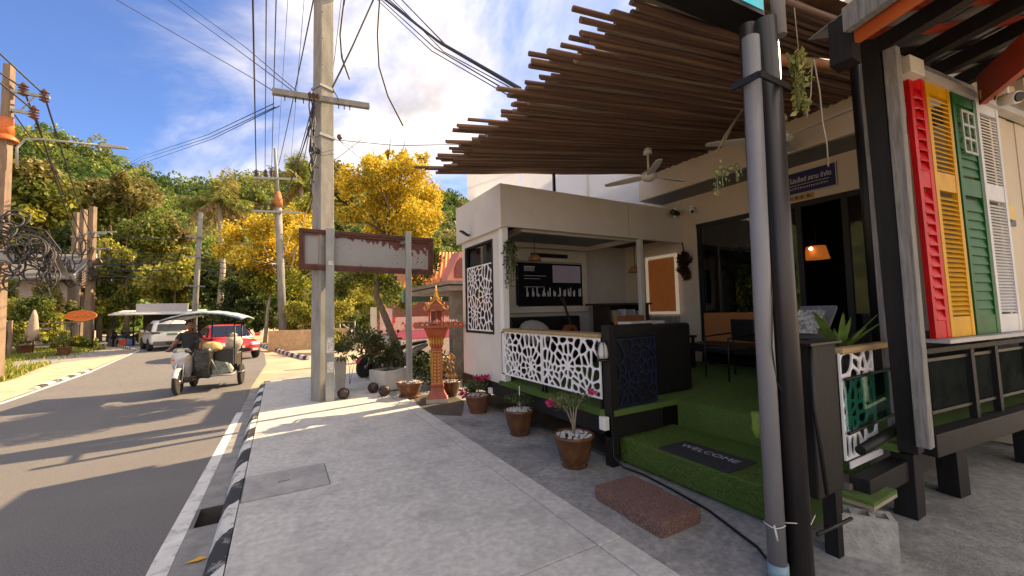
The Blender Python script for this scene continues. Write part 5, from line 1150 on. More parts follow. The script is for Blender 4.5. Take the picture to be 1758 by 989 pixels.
def peel_mat():
    m=bpy.data.materials.new('peeling_sheet'); m.use_nodes=True; t=m.node_tree; N=t.nodes; L=t.links; b=N['Principled BSDF']; b.inputs['Roughness'].default_value=.6
    uv=N.new('ShaderNodeAttribute'); uv.attribute_name='suv'; sp=N.new('ShaderNodeSeparateXYZ'); L.new(uv.outputs['Vector'],sp.inputs[0])
    mp=N.new('ShaderNodeMapping'); mp.inputs['Scale'].default_value=(34,5,1); L.new(uv.outputs['Vector'],mp.inputs[0])
    no=N.new('ShaderNodeTexNoise'); no.inputs['Scale'].default_value=1; no.inputs['Detail'].default_value=5; L.new(mp.outputs[0],no.inputs[0])
    mp3=N.new('ShaderNodeMapping'); mp3.inputs['Scale'].default_value=(48,16,1); L.new(uv.outputs['Vector'],mp3.inputs[0])
    vo=N.new('ShaderNodeTexNoise'); vo.inputs['Scale'].default_value=1; vo.inputs['Detail'].default_value=3; L.new(mp3.outputs[0],vo.inputs[0])
    def M(op,a,bb=None):
        n=N.new('ShaderNodeMath'); n.operation=op; n.use_clamp=False
        for i,v in enumerate((a,bb)):
            if v is None: continue
            if isinstance(v,(int,float)): n.inputs[i].default_value=v
            else: L.new(v,n.inputs[i])
        return n.outputs[0]
    # rust runs hang from the top, deeper to the right; spots to the right
    depth=M('MULTIPLY',M('POWER',no.outputs[0],2.2),M('ADD',M('MULTIPLY',M('POWER',sp.outputs[0],1.6),1.9),.12))
    runs=M('LESS_THAN',sp.outputs[1],depth)
    bott=M('GREATER_THAN',M('ADD',sp.outputs[1],M('MULTIPLY',no.outputs[0],.14)),1.03)
    spots=M('GREATER_THAN',M('ADD',vo.outputs[0],M('MULTIPLY',sp.outputs[0],.10)),.735)
    r=M('MAXIMUM',M('MAXIMUM',runs,bott),spots)
    mx=N.new('ShaderNodeMix'); mx.data_type='RGBA'; L.new(r,mx.inputs[0]); mx.inputs[6].default_value=(.25,.25,.26,1); mx.inputs[7].default_value=(.09,.024,.016,1)
    L.new(mx.outputs[2],b.inputs['Base Color']); return m
mb=MB(); mb.quad(sgp(.026,.896,-.02),sgp(.974,.896,-.02),sgp(.974,.094,-.02),sgp(.026,.094,-.02)); o=part(mb,'sheet',peel_mat(),sg)
at=o.data.attributes.new('suv','FLOAT_VECTOR','POINT'); at.data.foreach_set('vector',[0,1,0, 1,1,0, 1,0,0, 0,0,0])
GALV=mat('galvanised_post',(.27,.29,.29),.5,.3,var=.15,vs=4,stretch=(2,2,.5),dirt=((.17,.17,.16),3,.5,.75,.6))
pt=thing('sign_post','galvanised square post in front of the concrete pole holding the sign','post',(.80,8.5,0))
mb=MB(); b0=G(566,689); t0=BY(566,392,b0.y); mb.box(b0.x-.075,b0.x+.075,b0.y-.04,b0.y+.04,0,t0.z+.0); part(mb,'tube',GALV,pt,bev=.006)
PAP=mat('paper_notice',(.62,.60,.57),.8,var=.1,vs=12,dirt=((.25,.24,.23),40,.5,.56,.8))
mb=MB(); 
mb.box(b0.x-.06,b0.x+.06,b0.y-.0435,b0.y-.0405,.92,1.22); part(mb,'paper_notice',PAP,pt)
mb=MB(); mb.box(b0.x-.05,b0.x+.06,b0.y-.0435,b0.y-.0405,.55,.75); part(mb,'paper_notice',PAP,pt)
mb=MB(); mb.box(b0.x-.03,b0.x+.05,b0.y-.0435,b0.y-.0405,2.62,2.70); part(mb,'sticker',PAP,pt)
pt=thing('sign_post','galvanised square post rising from the wide terracotta pot','post',(2.26,8.16,.2))
mb=MB(); mb.box(2.20,2.30,8.10,8.20,.22,3.30); part(mb,'tube',GALV,pt,bev=.006)
mb=MB(); mb.beam((2.25,8.2,3.1),(2.25,8.66,3.15),.05,.05); part(mb,'bracket',GALV,pt)
# ---------------------------------------------------------------- poles and wires
PC=mat('pole_concrete',(.24,.235,.22),.85,var=.2,vs=5,stretch=(1,1,.35),bump=.3,bs=60,dirt=((.12,.115,.105),2.2,.5,.72,.6))
PCB=mat('pole_brown_concrete',(.20,.14,.10),.85,var=.25,vs=4,stretch=(1,1,.3))
INS=mat('brown_insulator',(.09,.03,.02),.25,var=.2)
CAB=mat('cable_black',(.03,.03,.034),.6,var=0)
def insulator(x,y,z,par,s=1):
    mb=MB(); pr=[(.02,0)]
    for k in range(4): pr+=[(.035*s,.02*s+k*.055*s),(.075*s,.035*s+k*.055*s),(.035*s,.055*s+k*.055*s)]
    mb.lathe(pr+[(.03*s,.25*s),(0,.28*s)],(x,y,z),10); return part(mb,'insulator',INS,par)
up_=thing('utility_pole','large square concrete utility pole at the pavement edge with a low crossarm','utility pole',(.76,8.95,0))
M=Matrix.Translation((.76,8.82,0))@Matrix.Rotation(.0,4,'Z')
mb=MB(); mb.lathe([(.225,-.1),(.215,3),(.20,8.2),(.18,11.5)],(0,0,0),4,False); mb.xf(Matrix.Translation((.74,8.86,0))@Matrix.Rotation(math.pi/4+.45,4,'Z')); part(mb,'shaft',PC,up_,bev=.02)
mb=MB()
for k in range(18): 
    mb.lathe([(.014,0),(.014,.012)],(0,0,0),8,axis='y') if 0 else None
for z_ in np.arange(3.9,9.5,.55): mb.cbox((.74-.05,8.86-.165,z_),(.03,.03,.03))
part(mb,'bolt_holes',DARK,up_,kind='stuff')
aL,aR=BY(467,157,8.62),BY(634,183,8.62)
mb=MB(); mb.beam(aL,aR,.10,.11); part(mb,'crossarm',PC,up_,bev=.006)
for f in (.12,.22,.3,.66,.72,.78):
    p=aL.lerp(aR,f); mb=MB(); mb.tube([p+Vector((0,-.02,-.05)),p+Vector((0,-.02,-.15))],.010,6); part(mb,'bolt',BLACKM,up_)
for f in (.36,.40,.44): p=aL.lerp(aR,f); insulator(p.x,p.y-.06,p.z-.04,up_,.45)
for z_ in (5.2,6.2):
    mb=MB(); mb.lathe([(.235,0),(.235,.05)],(0,0,0),4,False); mb.xf(Matrix.Translation((.74,8.86,z_))@Matrix.Rotation(math.pi/4+.45,4,'Z')); part(mb,'steel_band',GALV,up_)
mb=MB()
for k in range(6):
    a=random.uniform(-.3,.3); pts=[(.52+random.uniform(-.05,.03),8.60,6.0-.0*k)]
    for z_ in np.arange(5.7,3.4,-.3): pts.append((.55+random.uniform(-.09,.04),8.58+random.uniform(-.04,.04),z_))
    mb.tube(pts[:5+random.randint(0,4)],.012,5)
for k in range(5):
    a=np.linspace(0,6.3,14); c=(.50+random.uniform(-.05,.04),8.58,5.1+random.uniform(-.9,.9)); r=random.uniform(.05,.12); mb.tube([(c[0]+.5*r*math.cos(q),c[1],c[2]+r*math.sin(q)) for q in a],.010,4)
part(mb,'hanging_wires',CAB,up_,kind='stuff')
mb=MB(); mb.tube([(.62,8.66,4.85),(.62,8.60,4.85)],.05,10); mb.tube([(.60,8.62,4.80),(.56,8.6,4.6),(.63,8.6,4.5)],.012,5); part(mb,'cable_clamp',BLACKM,up_)
def wire(label,P,r=.012,sag=0,grp='overhead cables',n=10,name='power_cable'):
    P=[Vector(p) for p in P]
    if len(P)==2 and n>2:
        a,b=P; P=[a.lerp(b,i/n)-Vector((0,0,sag*4*(i/n)*(1-i/n))) for i in range(n+1)]
    mb=MB(); mb.tube(P,r,5,False); c=P[0]
    return solo(mb,name,CAB,label,'cable',tuple(c),grp)
def ext(a,b,k): a=Vector(a);b=Vector(b); return b+(b-a)*k
FP=30.0   # far pole row
def run(label,pn,zn,pf,bf,r,sag=.1):
    a=G(pn[0],pn[1],zn); b=BY(pf[0],pf[1],bf); a2=a+(a-b).normalized()*14+Vector((0,0,.5)); 
    return wire(label,[a2,a.lerp(a2,.5),a,a.lerp(b,.25)-Vector((0,0,sag)),a.lerp(b,.5)-Vector((0,0,sag*1.3)),a.lerp(b,.75)-Vector((0,0,sag)),b],r)
run('thick black overhead cable, leftmost of the three heading for the far pole',(434,0),9.6,(440,300),FP,.026)
run('black overhead cable, middle of the three heading for the far pole',(457,0),9.6,(455,295),FP,.016)
run('black overhead cable, rightmost of the three heading for the far pole',(474,0),9.6,(466,300),FP,.016)
run('thin overhead wire left of the concrete pole, faint against the cloud',(494,0),9.9,(474,300),FP,.007)
run('slanting overhead cable passing close by the crossarm left end',(538,0),9.4,(478,285),FP,.018)
run('thin slanting wire just left of the concrete pole top',(522,0),9.6,(497,300),FP,.008)
A=BY(570,150,8.62)
for i,(px,py) in enumerate([(500,295),(512,310),(490,330),(480,345)]): wire(['low service cable from the pole crossarm to the far pole, uppermost','low service cable from the pole crossarm to the far pole, second','low service cable sagging from the pole towards the trees','lowest service cable sagging from the pole towards the far pole'][i],[aL.lerp(aR,.40)+Vector((0,-.05,-.1-.1*i)),BY(px,py,28-2*i)],.012,.25)
wire('cable rising steeply to the right from the pole crossarm',[BY(571,150,8.5),BY(605,80,8.5),BY(640,2,8.5),BY(670,-70,8.5)],.018)
wire('short stay wire between cable joint and crossarm right part',[BY(571,152,8.5),BY(582,172,8.55)],.010,n=2)
wire('longer loose black cable with a cut end hanging right of the pole',[BY(656,-60,8.5),BY(652,0,8.5),BY(648,60,8.5),BY(651,115,8.5),BY(666,165,8.5),BY(692,216,8.5)],.02)
wire('loose black cable with a cut end close to the pole, the shorter one',[BY(596,-40,8.5),BY(591,0,8.5),BY(584,60,8.5),BY(587,100,8.5),BY(600,136,8.5)],.02)
wire('thin wire running down behind the pole right side',[BY(586,0,8.9),BY(572,120,8.9),BY(569,150,8.9)],.008)
for i,(p0,p1,r) in enumerate([((662,0),(893,152),.024),((668,0),(897,158),.012),((655,0),(888,166),.010),((648,0),(880,168),.008),((690,0),(905,160),.012),((675,0),(900,163),.008)]):
    a=BY(p0[0],p0[1],8.3); b=AX(p1[0],p1[1],2.75); wire('service cable dropping to the pole roof, '+['thickest of the bundle','second of the bundle','third of the bundle','lowest thin one of the bundle','uppermost of the bundle','thin one inside the bundle'][i],[ext(b,a,.35),a,a.lerp(b,.5)-Vector((0,0,.12+.03*i)),b],r)
wire('long thin wire crossing from the pole towards the booth roof',[BY(572,240,8.7),BY(680,250,8.0),BY(800,248,7.2),BY(980,235,6.8)],.008)
mb=MB(); mb.lathe([(.02,0),(.05,.03),(.05,.08),(.02,.11)],BY(583,240,8.6),8); solo(mb,'wire_joint',mat('joint_brown',(.12,.06,.04),.5,var=.2),'small brown insulator joint on the wire right of the pole','insulator')
for i,(a,b) in enumerate([((583,242),(640,290)),((583,242),(700,300)),((575,275),(620,240))]): wire(['thin drop wire from the brown joint into the flowering tree','thin drop wire from the brown joint, the longer one','faint short wire rising to the brown joint'][i],[BY(*a,8.6),BY(*b,10.5 if i<2 else 8.6)],.006,n=2)
wire('thin overhead wire crossing the blue sky, the lower of the left pair',[BY(150,-25,16),BY(200,0,16),BY(440,138,12),BY(467,155,8.7)],.010)
wire('thin overhead wire crossing the blue sky, the upper of the left pair',[BY(270,-12,16),BY(300,8,16),BY(400,80,12),BY(505,158,8.7)],.010)
wire('thin overhead wire crossing the blue sky, rightmost of three',[BY(290,-12,15),BY(320,8,15),BY(420,80,12),BY(508,155,8.8)],.009)
# left pole
LP=Vector((-7.60,18.9,-.14)); lp=thing('utility_pole','brownish utility pole at the left edge with three brown insulators and a lamp arm','utility pole',LP)
mb=MB(); mb.lathe([(.19,-.15),(.165,5),(.135,9.9)],(0,0,0),4,False); mb.xf(Matrix.Translation((LP.x,LP.y,0))@Matrix.Rotation(.5,4,'Z')); part(mb,'shaft',PCB,lp,bev=.01)
mb=MB(); mb.tube([(-7.62,18.70,.0),(-7.62,18.70,4.3)],.025,6); part(mb,'conduit',mat('yellow_conduit',(.42,.33,.12),.5,var=.1),lp)
for z_,x1 in ((9.05,-6.65),(8.42,-6.95)):
    mb=MB(); mb.beam((-7.6,18.85,z_),(x1,18.85,z_-.03),.09,.09); part(mb,'steel_arm',GALV,lp)
mb=MB(); mb.beam((-7.3,18.85,8.45),(-7.0,18.85,9.0),.03,.03); part(mb,'arm_brace',GALV,lp)
for px,py in ((40,160),(76,171)): p=BY(px,py,18.85); insulator(p.x,p.y,p.z-.10,lp,1.7)
p=BY(58,200,18.85); insulator(p.x,p.y,p.z-.10,lp,1.7)
mb=MB(); mb.lathe([(.175,7.55),(.165,7.9),(.155,8.15)],(0,0,0),10); mb.lathe([(.17,7.6),(.30,7.42),(.28,7.39),(.16,7.5)],(0,0,0),10); mb.xf(Matrix.Translation((LP.x,LP.y,0))); part(mb,'orange_guard',mat('orange_guard',(.55,.13,.03),.5,var=.1),lp)
mb=MB(); mb.tube([(-7.3,18.8,6.6),(-7.32,18.8,7.2),(-7.15,18.8,7.5),(-6.8,18.8,7.58),(-5.35,18.8,7.64)],.035,8); part(mb,'lamp_arm',GALV,lp)
mb=MB(); mb.hexa([(-5.4,18.72,7.58),(-4.65,18.74,7.62),(-4.65,18.86,7.62),(-5.4,18.88,7.58)],[(-5.35,18.75,7.72),(-4.7,18.76,7.70),(-4.7,18.84,7.70),(-5.35,18.85,7.72)]); part(mb,'lamp_head',mat('lamp_grey',(.3,.3,.31),.4,.3,var=.1),lp,bev=.01)
tg=MB(); rg=random.Random(5)
for k in range(34):
    c=Vector((-7.42+rg.uniform(0,1.0),18.6+rg.uniform(-.25,.15),3.9+rg.gauss(0,.42))); r=rg.uniform(.15,.42); sq=rg.uniform(.5,1.1); ti=rg.uniform(-.6,.6)
    tg.tube([c+Vector((r*sq*math.cos(a),.1*math.sin(a*2+ti),r*math.sin(a)+ti*r*math.cos(a)*.5)) for a in np.linspace(0,6.6,16)],rg.uniform(.012,.03),4,False)
for k in range(22):
    z_=3.6+rg.uniform(-.2,1.1); tg.tube([(-7.6-rg.uniform(0,1.5),18.6,z_+rg.uniform(0,.5)),(-7.0,18.55,z_),(-6.55,18.6,z_-rg.uniform(0,.3)),(-6.4+rg.uniform(-.1,.2),18.7,z_-rg.uniform(.3,1.2))],.018,4,False)
part(tg,'cable_tangle',CAB,lp,kind='stuff')
mb=MB(); mb.box(-7.55,-7.15,18.5,18.62,3.5,3.9); part(mb,'junction_box',GALV,lp)
P0=[BY(40,152,18.85),BY(76,163,18.85),BY(58,190,18.85)]
for i,(l,(fx,fy)) in enumerate(zip(['upper','outer','lower'],[(0,125),(0,92),(0,142)])):
    q=P0[i]; f=BY(fx,fy,18.0); far=BY(*[(82,250),(122,252),(92,262)][i],30); far2=BY(*[(150,420),(160,410),(140,425)][i],45.5)
    wire('black power line over the %s brown insulator of the left pole'%l,[ext(q,f,1.5),f,q,q.lerp(far2,.4)-Vector((0,0,.35)),q.lerp(far2,.75)-Vector((0,0,.35)),far2],.028)
for i,(a,b) in enumerate([((245,268),(470,178)),((245,273),(472,184)),((255,277),(480,182))]): wire('service wire from pole crossarm to left hillside, '+['top','middle','bottom'][i]+' of three',[BY(*b,8.6),BY((a[0]+b[0])/2,(a[1]+b[1])/2+8,16),BY(*a,34),BY(200,292+4*i,44)],.009)
for i in range(7):
    a=Vector((-6.5,18.6,3.3+.22*i)); b=BY(150,455+5*i,45.6); wire('sagging cable from left pole to far pole group, %s of the bundle'%['lowest','second lowest','third lowest','middle one','third highest','second highest','topmost'][i],[a,b],.03,.5+.07*i)
wire('yellowish guy wire slanting down from the left pole',[BY(20,190,18.8),BY(150,370,32)],.02,n=2)
# group of three far poles
for i,(px,yt,yb,b,l) in enumerate([(132,365,580,50,'leftmost of the three far utility poles'),(144,360,578,49,'middle pole of the three far utility poles'),(160,355,583,46,'rightmost of the three far utility poles, carrying brackets')]):
    t_=BY(px,yt,b); t=thing('utility_pole',l,'utility pole',(t_.x,b,-.3),0,'far utility poles'); hp=t_.z
    mb=MB(); mb.lathe([(.34,-.6),(.3,4),(.24,hp)],(0,0,0),4,False); mb.xf(Matrix.Translation((t_.x,b,0))@Matrix.Rotation(.4,4,'Z')); part(mb,'shaft',PCB,t)
    for k in range(3):
        zz=hp-2.2-k*1.4; mb=MB(); mb.beam((t_.x-.3,b-.1,zz),(t_.x+1.5-.3*k,b-.1,zz+.2),.12,.12); part(mb,'bracket',GALV,t)
    if i==2:
        for k in range(3): insulator(t_.x+1.1-.3*k,b-.1,hp-2.0-k*1.4,t,2)
        tg=MB()
        for k in range(26):
            c=Vector((t_.x-rg.uniform(-.3,2.4),b-.3,5.6+rg.gauss(0,1.0))); r=rg.uniform(.25,.6); tg.tube([c+Vector((r*.6*math.cos(a),0,r*1.3*math.sin(a))) for a in np.linspace(0,6.4,12)],.04,4,False)
        for k in range(10): zz=rg.uniform(4.5,9); tg.tube([(t_.x,b-.2,zz),(t_.x+3,b-.2,zz+.1),(t_.x+7,b-.2,zz+.4)],.03,4,False)
        part(tg,'cable_tangle',CAB,t,kind='stuff')
# mid poles
t_=BY(345,365,38); b_=BY(333,560,38); t=thing('utility_pole','slim pale pole leaning slightly right behind the white car','utility pole',(b_.x,38,0))
mb=MB(); mb.lathe([(.2,0),(.15,1)],(0,0,0),4,False); mb=MB(); mb.tube([(b_.x-.05,38,-.3),(t_.x,38,t_.z)],[.2,.15],8); part(mb,'shaft',PC,t)
for yy in (490,440,405):
    a,b=BY(318,yy,37.8),BY(352,yy+2,37.8); mb=MB(); mb.beam(a,b,.1,.1); part(mb,'crossarm',PC,t)
for i in range(5): wire('slack wire from the leaning pale pole to the left trees, %s of five'%['topmost','second highest','middle','fourth','lowest'][i],[BY(318,432+12*i,37.8),BY(180,425+14*i,46)],.03,.5)
for i in range(4): wire('slack wire from leaning pale pole to flowering tree, %s of four'%['topmost','second highest','third','lowest'][i],[BY(352,436+9*i,37.8),BY(470,430+9*i,30)],.03,.4)
t_=BY(472,255,FP); b_=BY(487,560,FP); t=thing('utility_pole','tall far pole with rusty collar rising through the flowering tree','utility pole',(b_.x,FP,0))
mb=MB(); mb.tube([(b_.x,FP,-.3),(BY(477,335,FP).x,FP,BY(477,335,FP).z)],[.24,.2],8); part(mb,'shaft',PC,t)
mb=MB(); mb.tube([BY(477,335,FP),t_],[.12,.08],8); part(mb,'tip',GALV,t)
mb=MB(); q=BY(477,342,FP); mb.lathe([(.3,-.5),(.26,.0),(.14,.5)],q,10); part(mb,'rusty_collar',mat('orange_rust',(.35,.13,.04),.7,var=.25),t)
for (xa,xb,yy) in ((435,512,305),(432,516,362)):
    mb=MB(); mb.beam(BY(xa,yy,FP-.2),BY(xb,yy+3,FP-.2),.13,.13); part(mb,'crossarm',GALV,t)
    for px in (440,456,466): p=BY(px,yy-1,FP-.2); insulator(p.x,p.y,p.z,t,1.9)
# ---------------------------------------------------------------- left verge things
t=thing('oval_sign','orange oval hanging sign with pale script beside the far poles','sign',(-10.3,34,0))
c=BY(140,542,34); rx,rz_=.68,.30
el=[(math.cos(a),math.sin(a)) for a in np.linspace(0,2*math.pi,28,endpoint=False)]
mb=MB(); mb.prism([(c.x+u*rx,c.z+v*rz_) for u,v in el],lambda u,v,d:(u,34+d,v),-.06,.06); part(mb,'board',mat('sign_orange',(.72,.13,.015),.45,var=.08),t)
mb=MB()
for i in range(28):
    a,b=el[i],el[(i+1)%28]; mb.beam((c.x+a[0]*rx,33.93,c.z+a[1]*rz_),(c.x+b[0]*rx,33.93,c.z+b[1]*rz_),.03,.03)
part(mb,'rim',mat('sign_rim',(.75,.3,.05),.5,var=.1),t)
mb=MB()
for i,x in enumerate(np.linspace(-.42,.40,9)):
    hh=rg.uniform(.06,.13); mb.tube([(c.x+x,33.925,c.z-.08),(c.x+x+.02,33.925,c.z-.08+hh),(c.x+x+.06,33.925,c.z-.02+hh),(c.x+x+.06,33.925,c.z-.08)],.012,4)
part(mb,'script',mat('script_yellow',(.8,.5,.12),.5,var=0),t,kind='stuff')
mb=MB(); mb.tube([(c.x-.4,34,c.z+.2),(c.x-.4,34,-.15)],.03,6); mb.tube([(c.x+.5,34,c.z+.1),(c.x+.5,34,-.15)],.03,6); part(mb,'leg',BLACKM,t)
t=thing('closed_parasol','closed cream garden parasol standing on the lawn','parasol',(-11.5,32,-.14))
mb=MB(); mb.lathe([(.26,.75),(.30,.62),(.24,1.1),(.16,1.75),(.12,2.0),(.05,2.28)],(-11.54,32,0),9,True,wob=.16); part(mb,'canopy',mat('cream_canvas',(.40,.30,.23),.8,var=.1,vs=8),t)
mb=MB(); mb.tube([(-11.54,32,-.15),(-11.54,32,2.35)],.03,8); part(mb,'pole',DW,t)
mb=MB(); mb.lathe([(.3,-.15),(.28,-.02),(.05,.0)],(-11.54,32,0),12); part(mb,'base',BK,t)
for x,y,r,h,l in ((-12.0,32.6,.34,.55,'terracotta garden pot left of the closed parasol'),(-9.75,30.2,.30,.45,'grey garden pot near the flowering stand')):
    pot(l,x,y,r,h,GLAZE2,pebbles=0,z=-.14,grp='garden pots on the lawn'); bush('garden_plant','leafy plant in the '+l,Vector((x,y,-.14+h)),[[(0,0,.3)]],[((0,0,.35),(.4,.4,.3))],250,.16,[(.12,.16,.04),(.2,.2,.06)])
t=thing('garden_trellis','weathered wooden garden posts with a crossbar beside the lawn','trellis',(-9.9,31,-.14))
for px in (80,100,105):
    p=G(px,600,-.14); mb=MB(); mb.box(p.x-.06,p.x+.06,31,31.12,-.2,1.75 if px>90 else .9); part(mb,'post',PCB,t)
mb=MB(); mb.beam((-11,31.06,1.55),(-9.2,31.06,1.6),.06,.06); part(mb,'crossbar',PCB,t)
# house on the left
h_=thing('hillside_house','low house with grey gable roof behind the garden hedge','house',(-16.5,46,0))
RG=mat('grey_roof_tile',(.15,.14,.135),.8,var=.2,vs=3,stretch=(1,4,1)); HW=mat('house_wall',(.40,.34,.30),.8,var=.1)
hl,hr=BY(30,470,46),BY(127,462,46); apx=BY(120,436,46); lft=BY(45,438,50)
mb=MB(); mb.box(-22,hr.x-.4,46.2,53,-.3,4.9); part(mb,'wall',HW,h_)
mb=MB(); mb.add([(-23,44.8,4.7),(hr.x+.3,44.8,4.9),(hr.x+.3,49.5,7.3),(-23,49.5,7.2),(-23,54,4.7),(hr.x+.3,54,4.9),(-23,44.8,4.85),(hr.x+.3,44.8,5.05),(hr.x+.3,49.5,7.45),(-23,49.5,7.35)],[(6,7,8,9),(0,3,2,1),(3,4,5,2),(0,1,7,6),(1,2,8,7)]); part(mb,'roof',RG,h_)
mb=MB(); mb.beam((hr.x+.33,44.7,5.0),(hr.x+.33,49.5,7.42),.06,.3); mb.beam((hr.x+.33,49.5,7.42),(hr.x+.33,54,5.0),.06,.3); part(mb,'bargeboard',mat('white_trim',(.6,.57,.53),.6,var=.05),h_)
mb=MB(); mb.box(-23,hr.x-.6,44.2,46,3.1,3.25); part(mb,'porch_roof',mat('pinkish_roof',(.36,.22,.18),.7,var=.15),h_)
for x in (-20,-18,-16.2): mb=MB(); mb.box(x,x+.25,44.4,44.65,-.3,3.1); part(mb,'porch_post',MATS['white_trim'],h_)
for x in (-20.8,-18.6,-16.9):
    mb=MB(); mb.box(x,x+1.0,46.12,46.19,1.2,2.6); wf_=part(mb,'window',DARK,h_)
# market stall far behind
st=thing('roadside_stall','roadside stall with long pale awning and a grey signboard on its roof','stall',(-8,38,-.1))
mb=MB(); a,b=BY(185,541,36.5),BY(345,538,36.5); mb.hexa([(a.x,36.5,a.z-.03),(b.x,36.5,b.z-.03),(b.x,39.5,2.2),(a.x,39.5,2.2)],[(a.x,36.5,a.z+.05),(b.x,36.5,b.z+.05),(b.x,39.5,2.32),(a.x,39.5,2.32)]); part(mb,'awning',mat('awning_pale',(.55,.58,.56),.5,var=.1),st)
mb=MB(); a,b=BY(233,547,38),BY(322,523,38); mb.box(a.x,b.x,38,38.3,2.1,b.z+.1); part(mb,'signboard',mat('grey_board',(.40,.38,.41),.6,var=.06),st)
for x in (-9.6,-8.6,-7.2,-5.4): mb=MB(); mb.tube([(x,36.8,-.12),(x,36.8,2.0)],.05,6); part(mb,'post',BLACKM,st)
mb=MB(); mb.box(-8.6,-5.6,39,39.3,-.1,2.1); part(mb,'back_wall',IN,st)
mb=MB(); mb.box(-8.5,-5.8,37.6,38.3,-.1,.75); part(mb,'counter',mat('stall_ochre',(.42,.30,.08),.6,var=.2,vs=2),st)
for i,(x,c) in enumerate([(-9.2,(.5,.06,.03)),(-8.8,(.06,.12,.3)),(-9.7,(.08,.08,.09))]):
    mb=MB(); mb.cbox((x,37.2,.12),(.4,.35,.42)); solo(mb,'stall_crate',mat('crate_%d'%i,c,.5,var=.2),['red crate on the ground under the pale awning','blue crate on the ground under the pale awning','dark crate at the left end of the pale awning'][i],'crate',bev=.03)
# buildings right of the pole
tp=thing('orange_roof_building','pink building with bright orange tiled gable roof beyond the driveway','building',(12,31.5,0))
ORT=mat('orange_tile',(.62,.20,.05),.6,var=.12,vs=3); PINKW=mat('pink_wall',(.52,.20,.16),.7,var=.1)
K=1.5
def kp(x,y,z): return Vector((x*K,y*K,1.65+(z-1.65)*K))
def tpart(mb,name,m,kind=None): mb.v=[tuple(kp(*v)) for v in mb.v]; return part(mb,name,m,tp,kind=kind)
mb=MB(); mb.box(5.6,14,20.5,28,.4,3.3); tpart(mb,'wall',PINKW)
rf=MB(); e0=Vector((5.1,19.8,2.75)); e1=Vector((14,19.8,3.3)); r0_=Vector((7.2,23.5,5.2)); r1_=Vector((14,23.5,5.5))
rf.quad(e0,e1,r1_,r0_); rf.quad(e0+Vector((0,0,-.1)),r0_+Vector((0,0,-.1)),r1_+Vector((0,0,-.1)),e1+Vector((0,0,-.1))); rf.quad(e0,r0_,Vector((5.1,28,2.9))); tpart(rf,'roof',ORT)
mb=MB()
for k in range(34):
    f=k/33; mb.tube([e0.lerp(e1,f)+Vector((0,0,.03)),r0_.lerp(r1_,f)+Vector((0,0,.03))],.055,5)
tpart(mb,'tile_ridges',ORT,'stuff')
AD=mat('arch_dark',(.15,.03,.03),.6,var=.2)
mb=MB(); mb.prism([(-.35,0),(.35,0),(.35,.5),(.2,.85),(0,1.05),(-.2,.85),(-.35,.5)],lambda u,v,d:(8.1+u,19.4+d,3.4+v),0,.1); tpart(mb,'dormer_window',AD)
mb=MB(); mb.prism([(-.8,0),(.8,0),(0,1.6)],lambda u,v,d:(8.1+u,19.5+d,3.2+v),0,1.2); tpart(mb,'dormer',PINKW)
for x in (6.2,7.6):
    mb=MB(); mb.prism([(-.45,0),(.45,0),(.45,1.2),(.25,1.6),(0,1.75),(-.25,1.6),(-.45,1.2)],lambda u,v,d:(x+u,20.4+d,.6+v),0,.08); tpart(mb,'window',AD)
shd=thing('grimy_shed','grimy plastered shed wall with a flat slab roof behind the spirit house','shed',(3.8,9.2,0))
GRM=mat('grimy_plaster',(.28,.24,.20),.9,var=.25,vs=2.5,bump=.3,bs=30,dirt=((.06,.05,.045),1.3,.42,.68,.85))
mb=MB(); mb.box(3.75,7.2,9.6,9.85,-.02,2.16); part(mb,'wall',GRM,shd)
mb=MB(); mb.box(3.55,7.6,9.3,13,2.18,2.30); mb.box(3.5,7.6,9.25,13,2.33,2.42); part(mb,'roof_slab',mat('slab_grey',(.34,.29,.25),.8,var=.2),shd)
mb=MB(); mb.box(5.6,9.5,10.0,13.2,-.02,4.7); part(mb,'neighbour_block',GRM,shd)  # unseen neighbouring building, added to cast its shadow on the road
mb=MB(); mb.box(3.4,5.6,12.9,13.1,2.0,2.35); part(mb,'green_awning',mat('green_awning',(.18,.36,.33),.6,var=.1),shd)
# pink and white shop front beyond the drive
sp_=thing('pink_kiosk','pink and white kiosk counter with red lettering panels beyond the driveway','kiosk',(5,16.5,0))
mb=MB(); mb.box(3.9,7.2,16.4,16.6,.95,1.5); part(mb,'banner',mat('banner_red',(.62,.05,.09),.5,vs=2.2,col2=(.70,.45,.42),lo=.45,hi=.5),sp_)
mb=MB(); mb.box(3.9,7.2,16.35,16.6,.6,.94); part(mb,'counter_front',mat('counter_pink',(.66,.16,.26),.5,var=.08),sp_)
mb=MB(); mb.box(3.9,7.2,16.3,16.6,-.1,.59); part(mb,'base',mat('kiosk_white',(.6,.55,.5),.6,var=.1),sp_)
for x in (4.0,5.0,6.0):
    mb=MB()
    for k in range(4): mb.box(x+.1+k*.17,x+.16+k*.17,16.38,16.395,1.05,1.22+.1*(k%2)); mb.box(x+.1+k*.17,x+.24+k*.17,16.38,16.394,1.22,1.28)
    part(mb,'banner_letters',mat('kiosk_white',(.6,.55,.5)),sp_,kind='stuff')
mb=MB(); mb.box(3.0,3.2,16.0,16.2,-.1,1.9); part(mb,'white_pillar',MATS['kiosk_white'],sp_)
mb=MB(); mb.box(3.35,3.8,16.1,16.2,.9,1.85); part(mb,'pink_banner',mat('pink_banner',(.66,.30,.34),.6,vs=6,col2=(.7,.6,.6)),sp_)
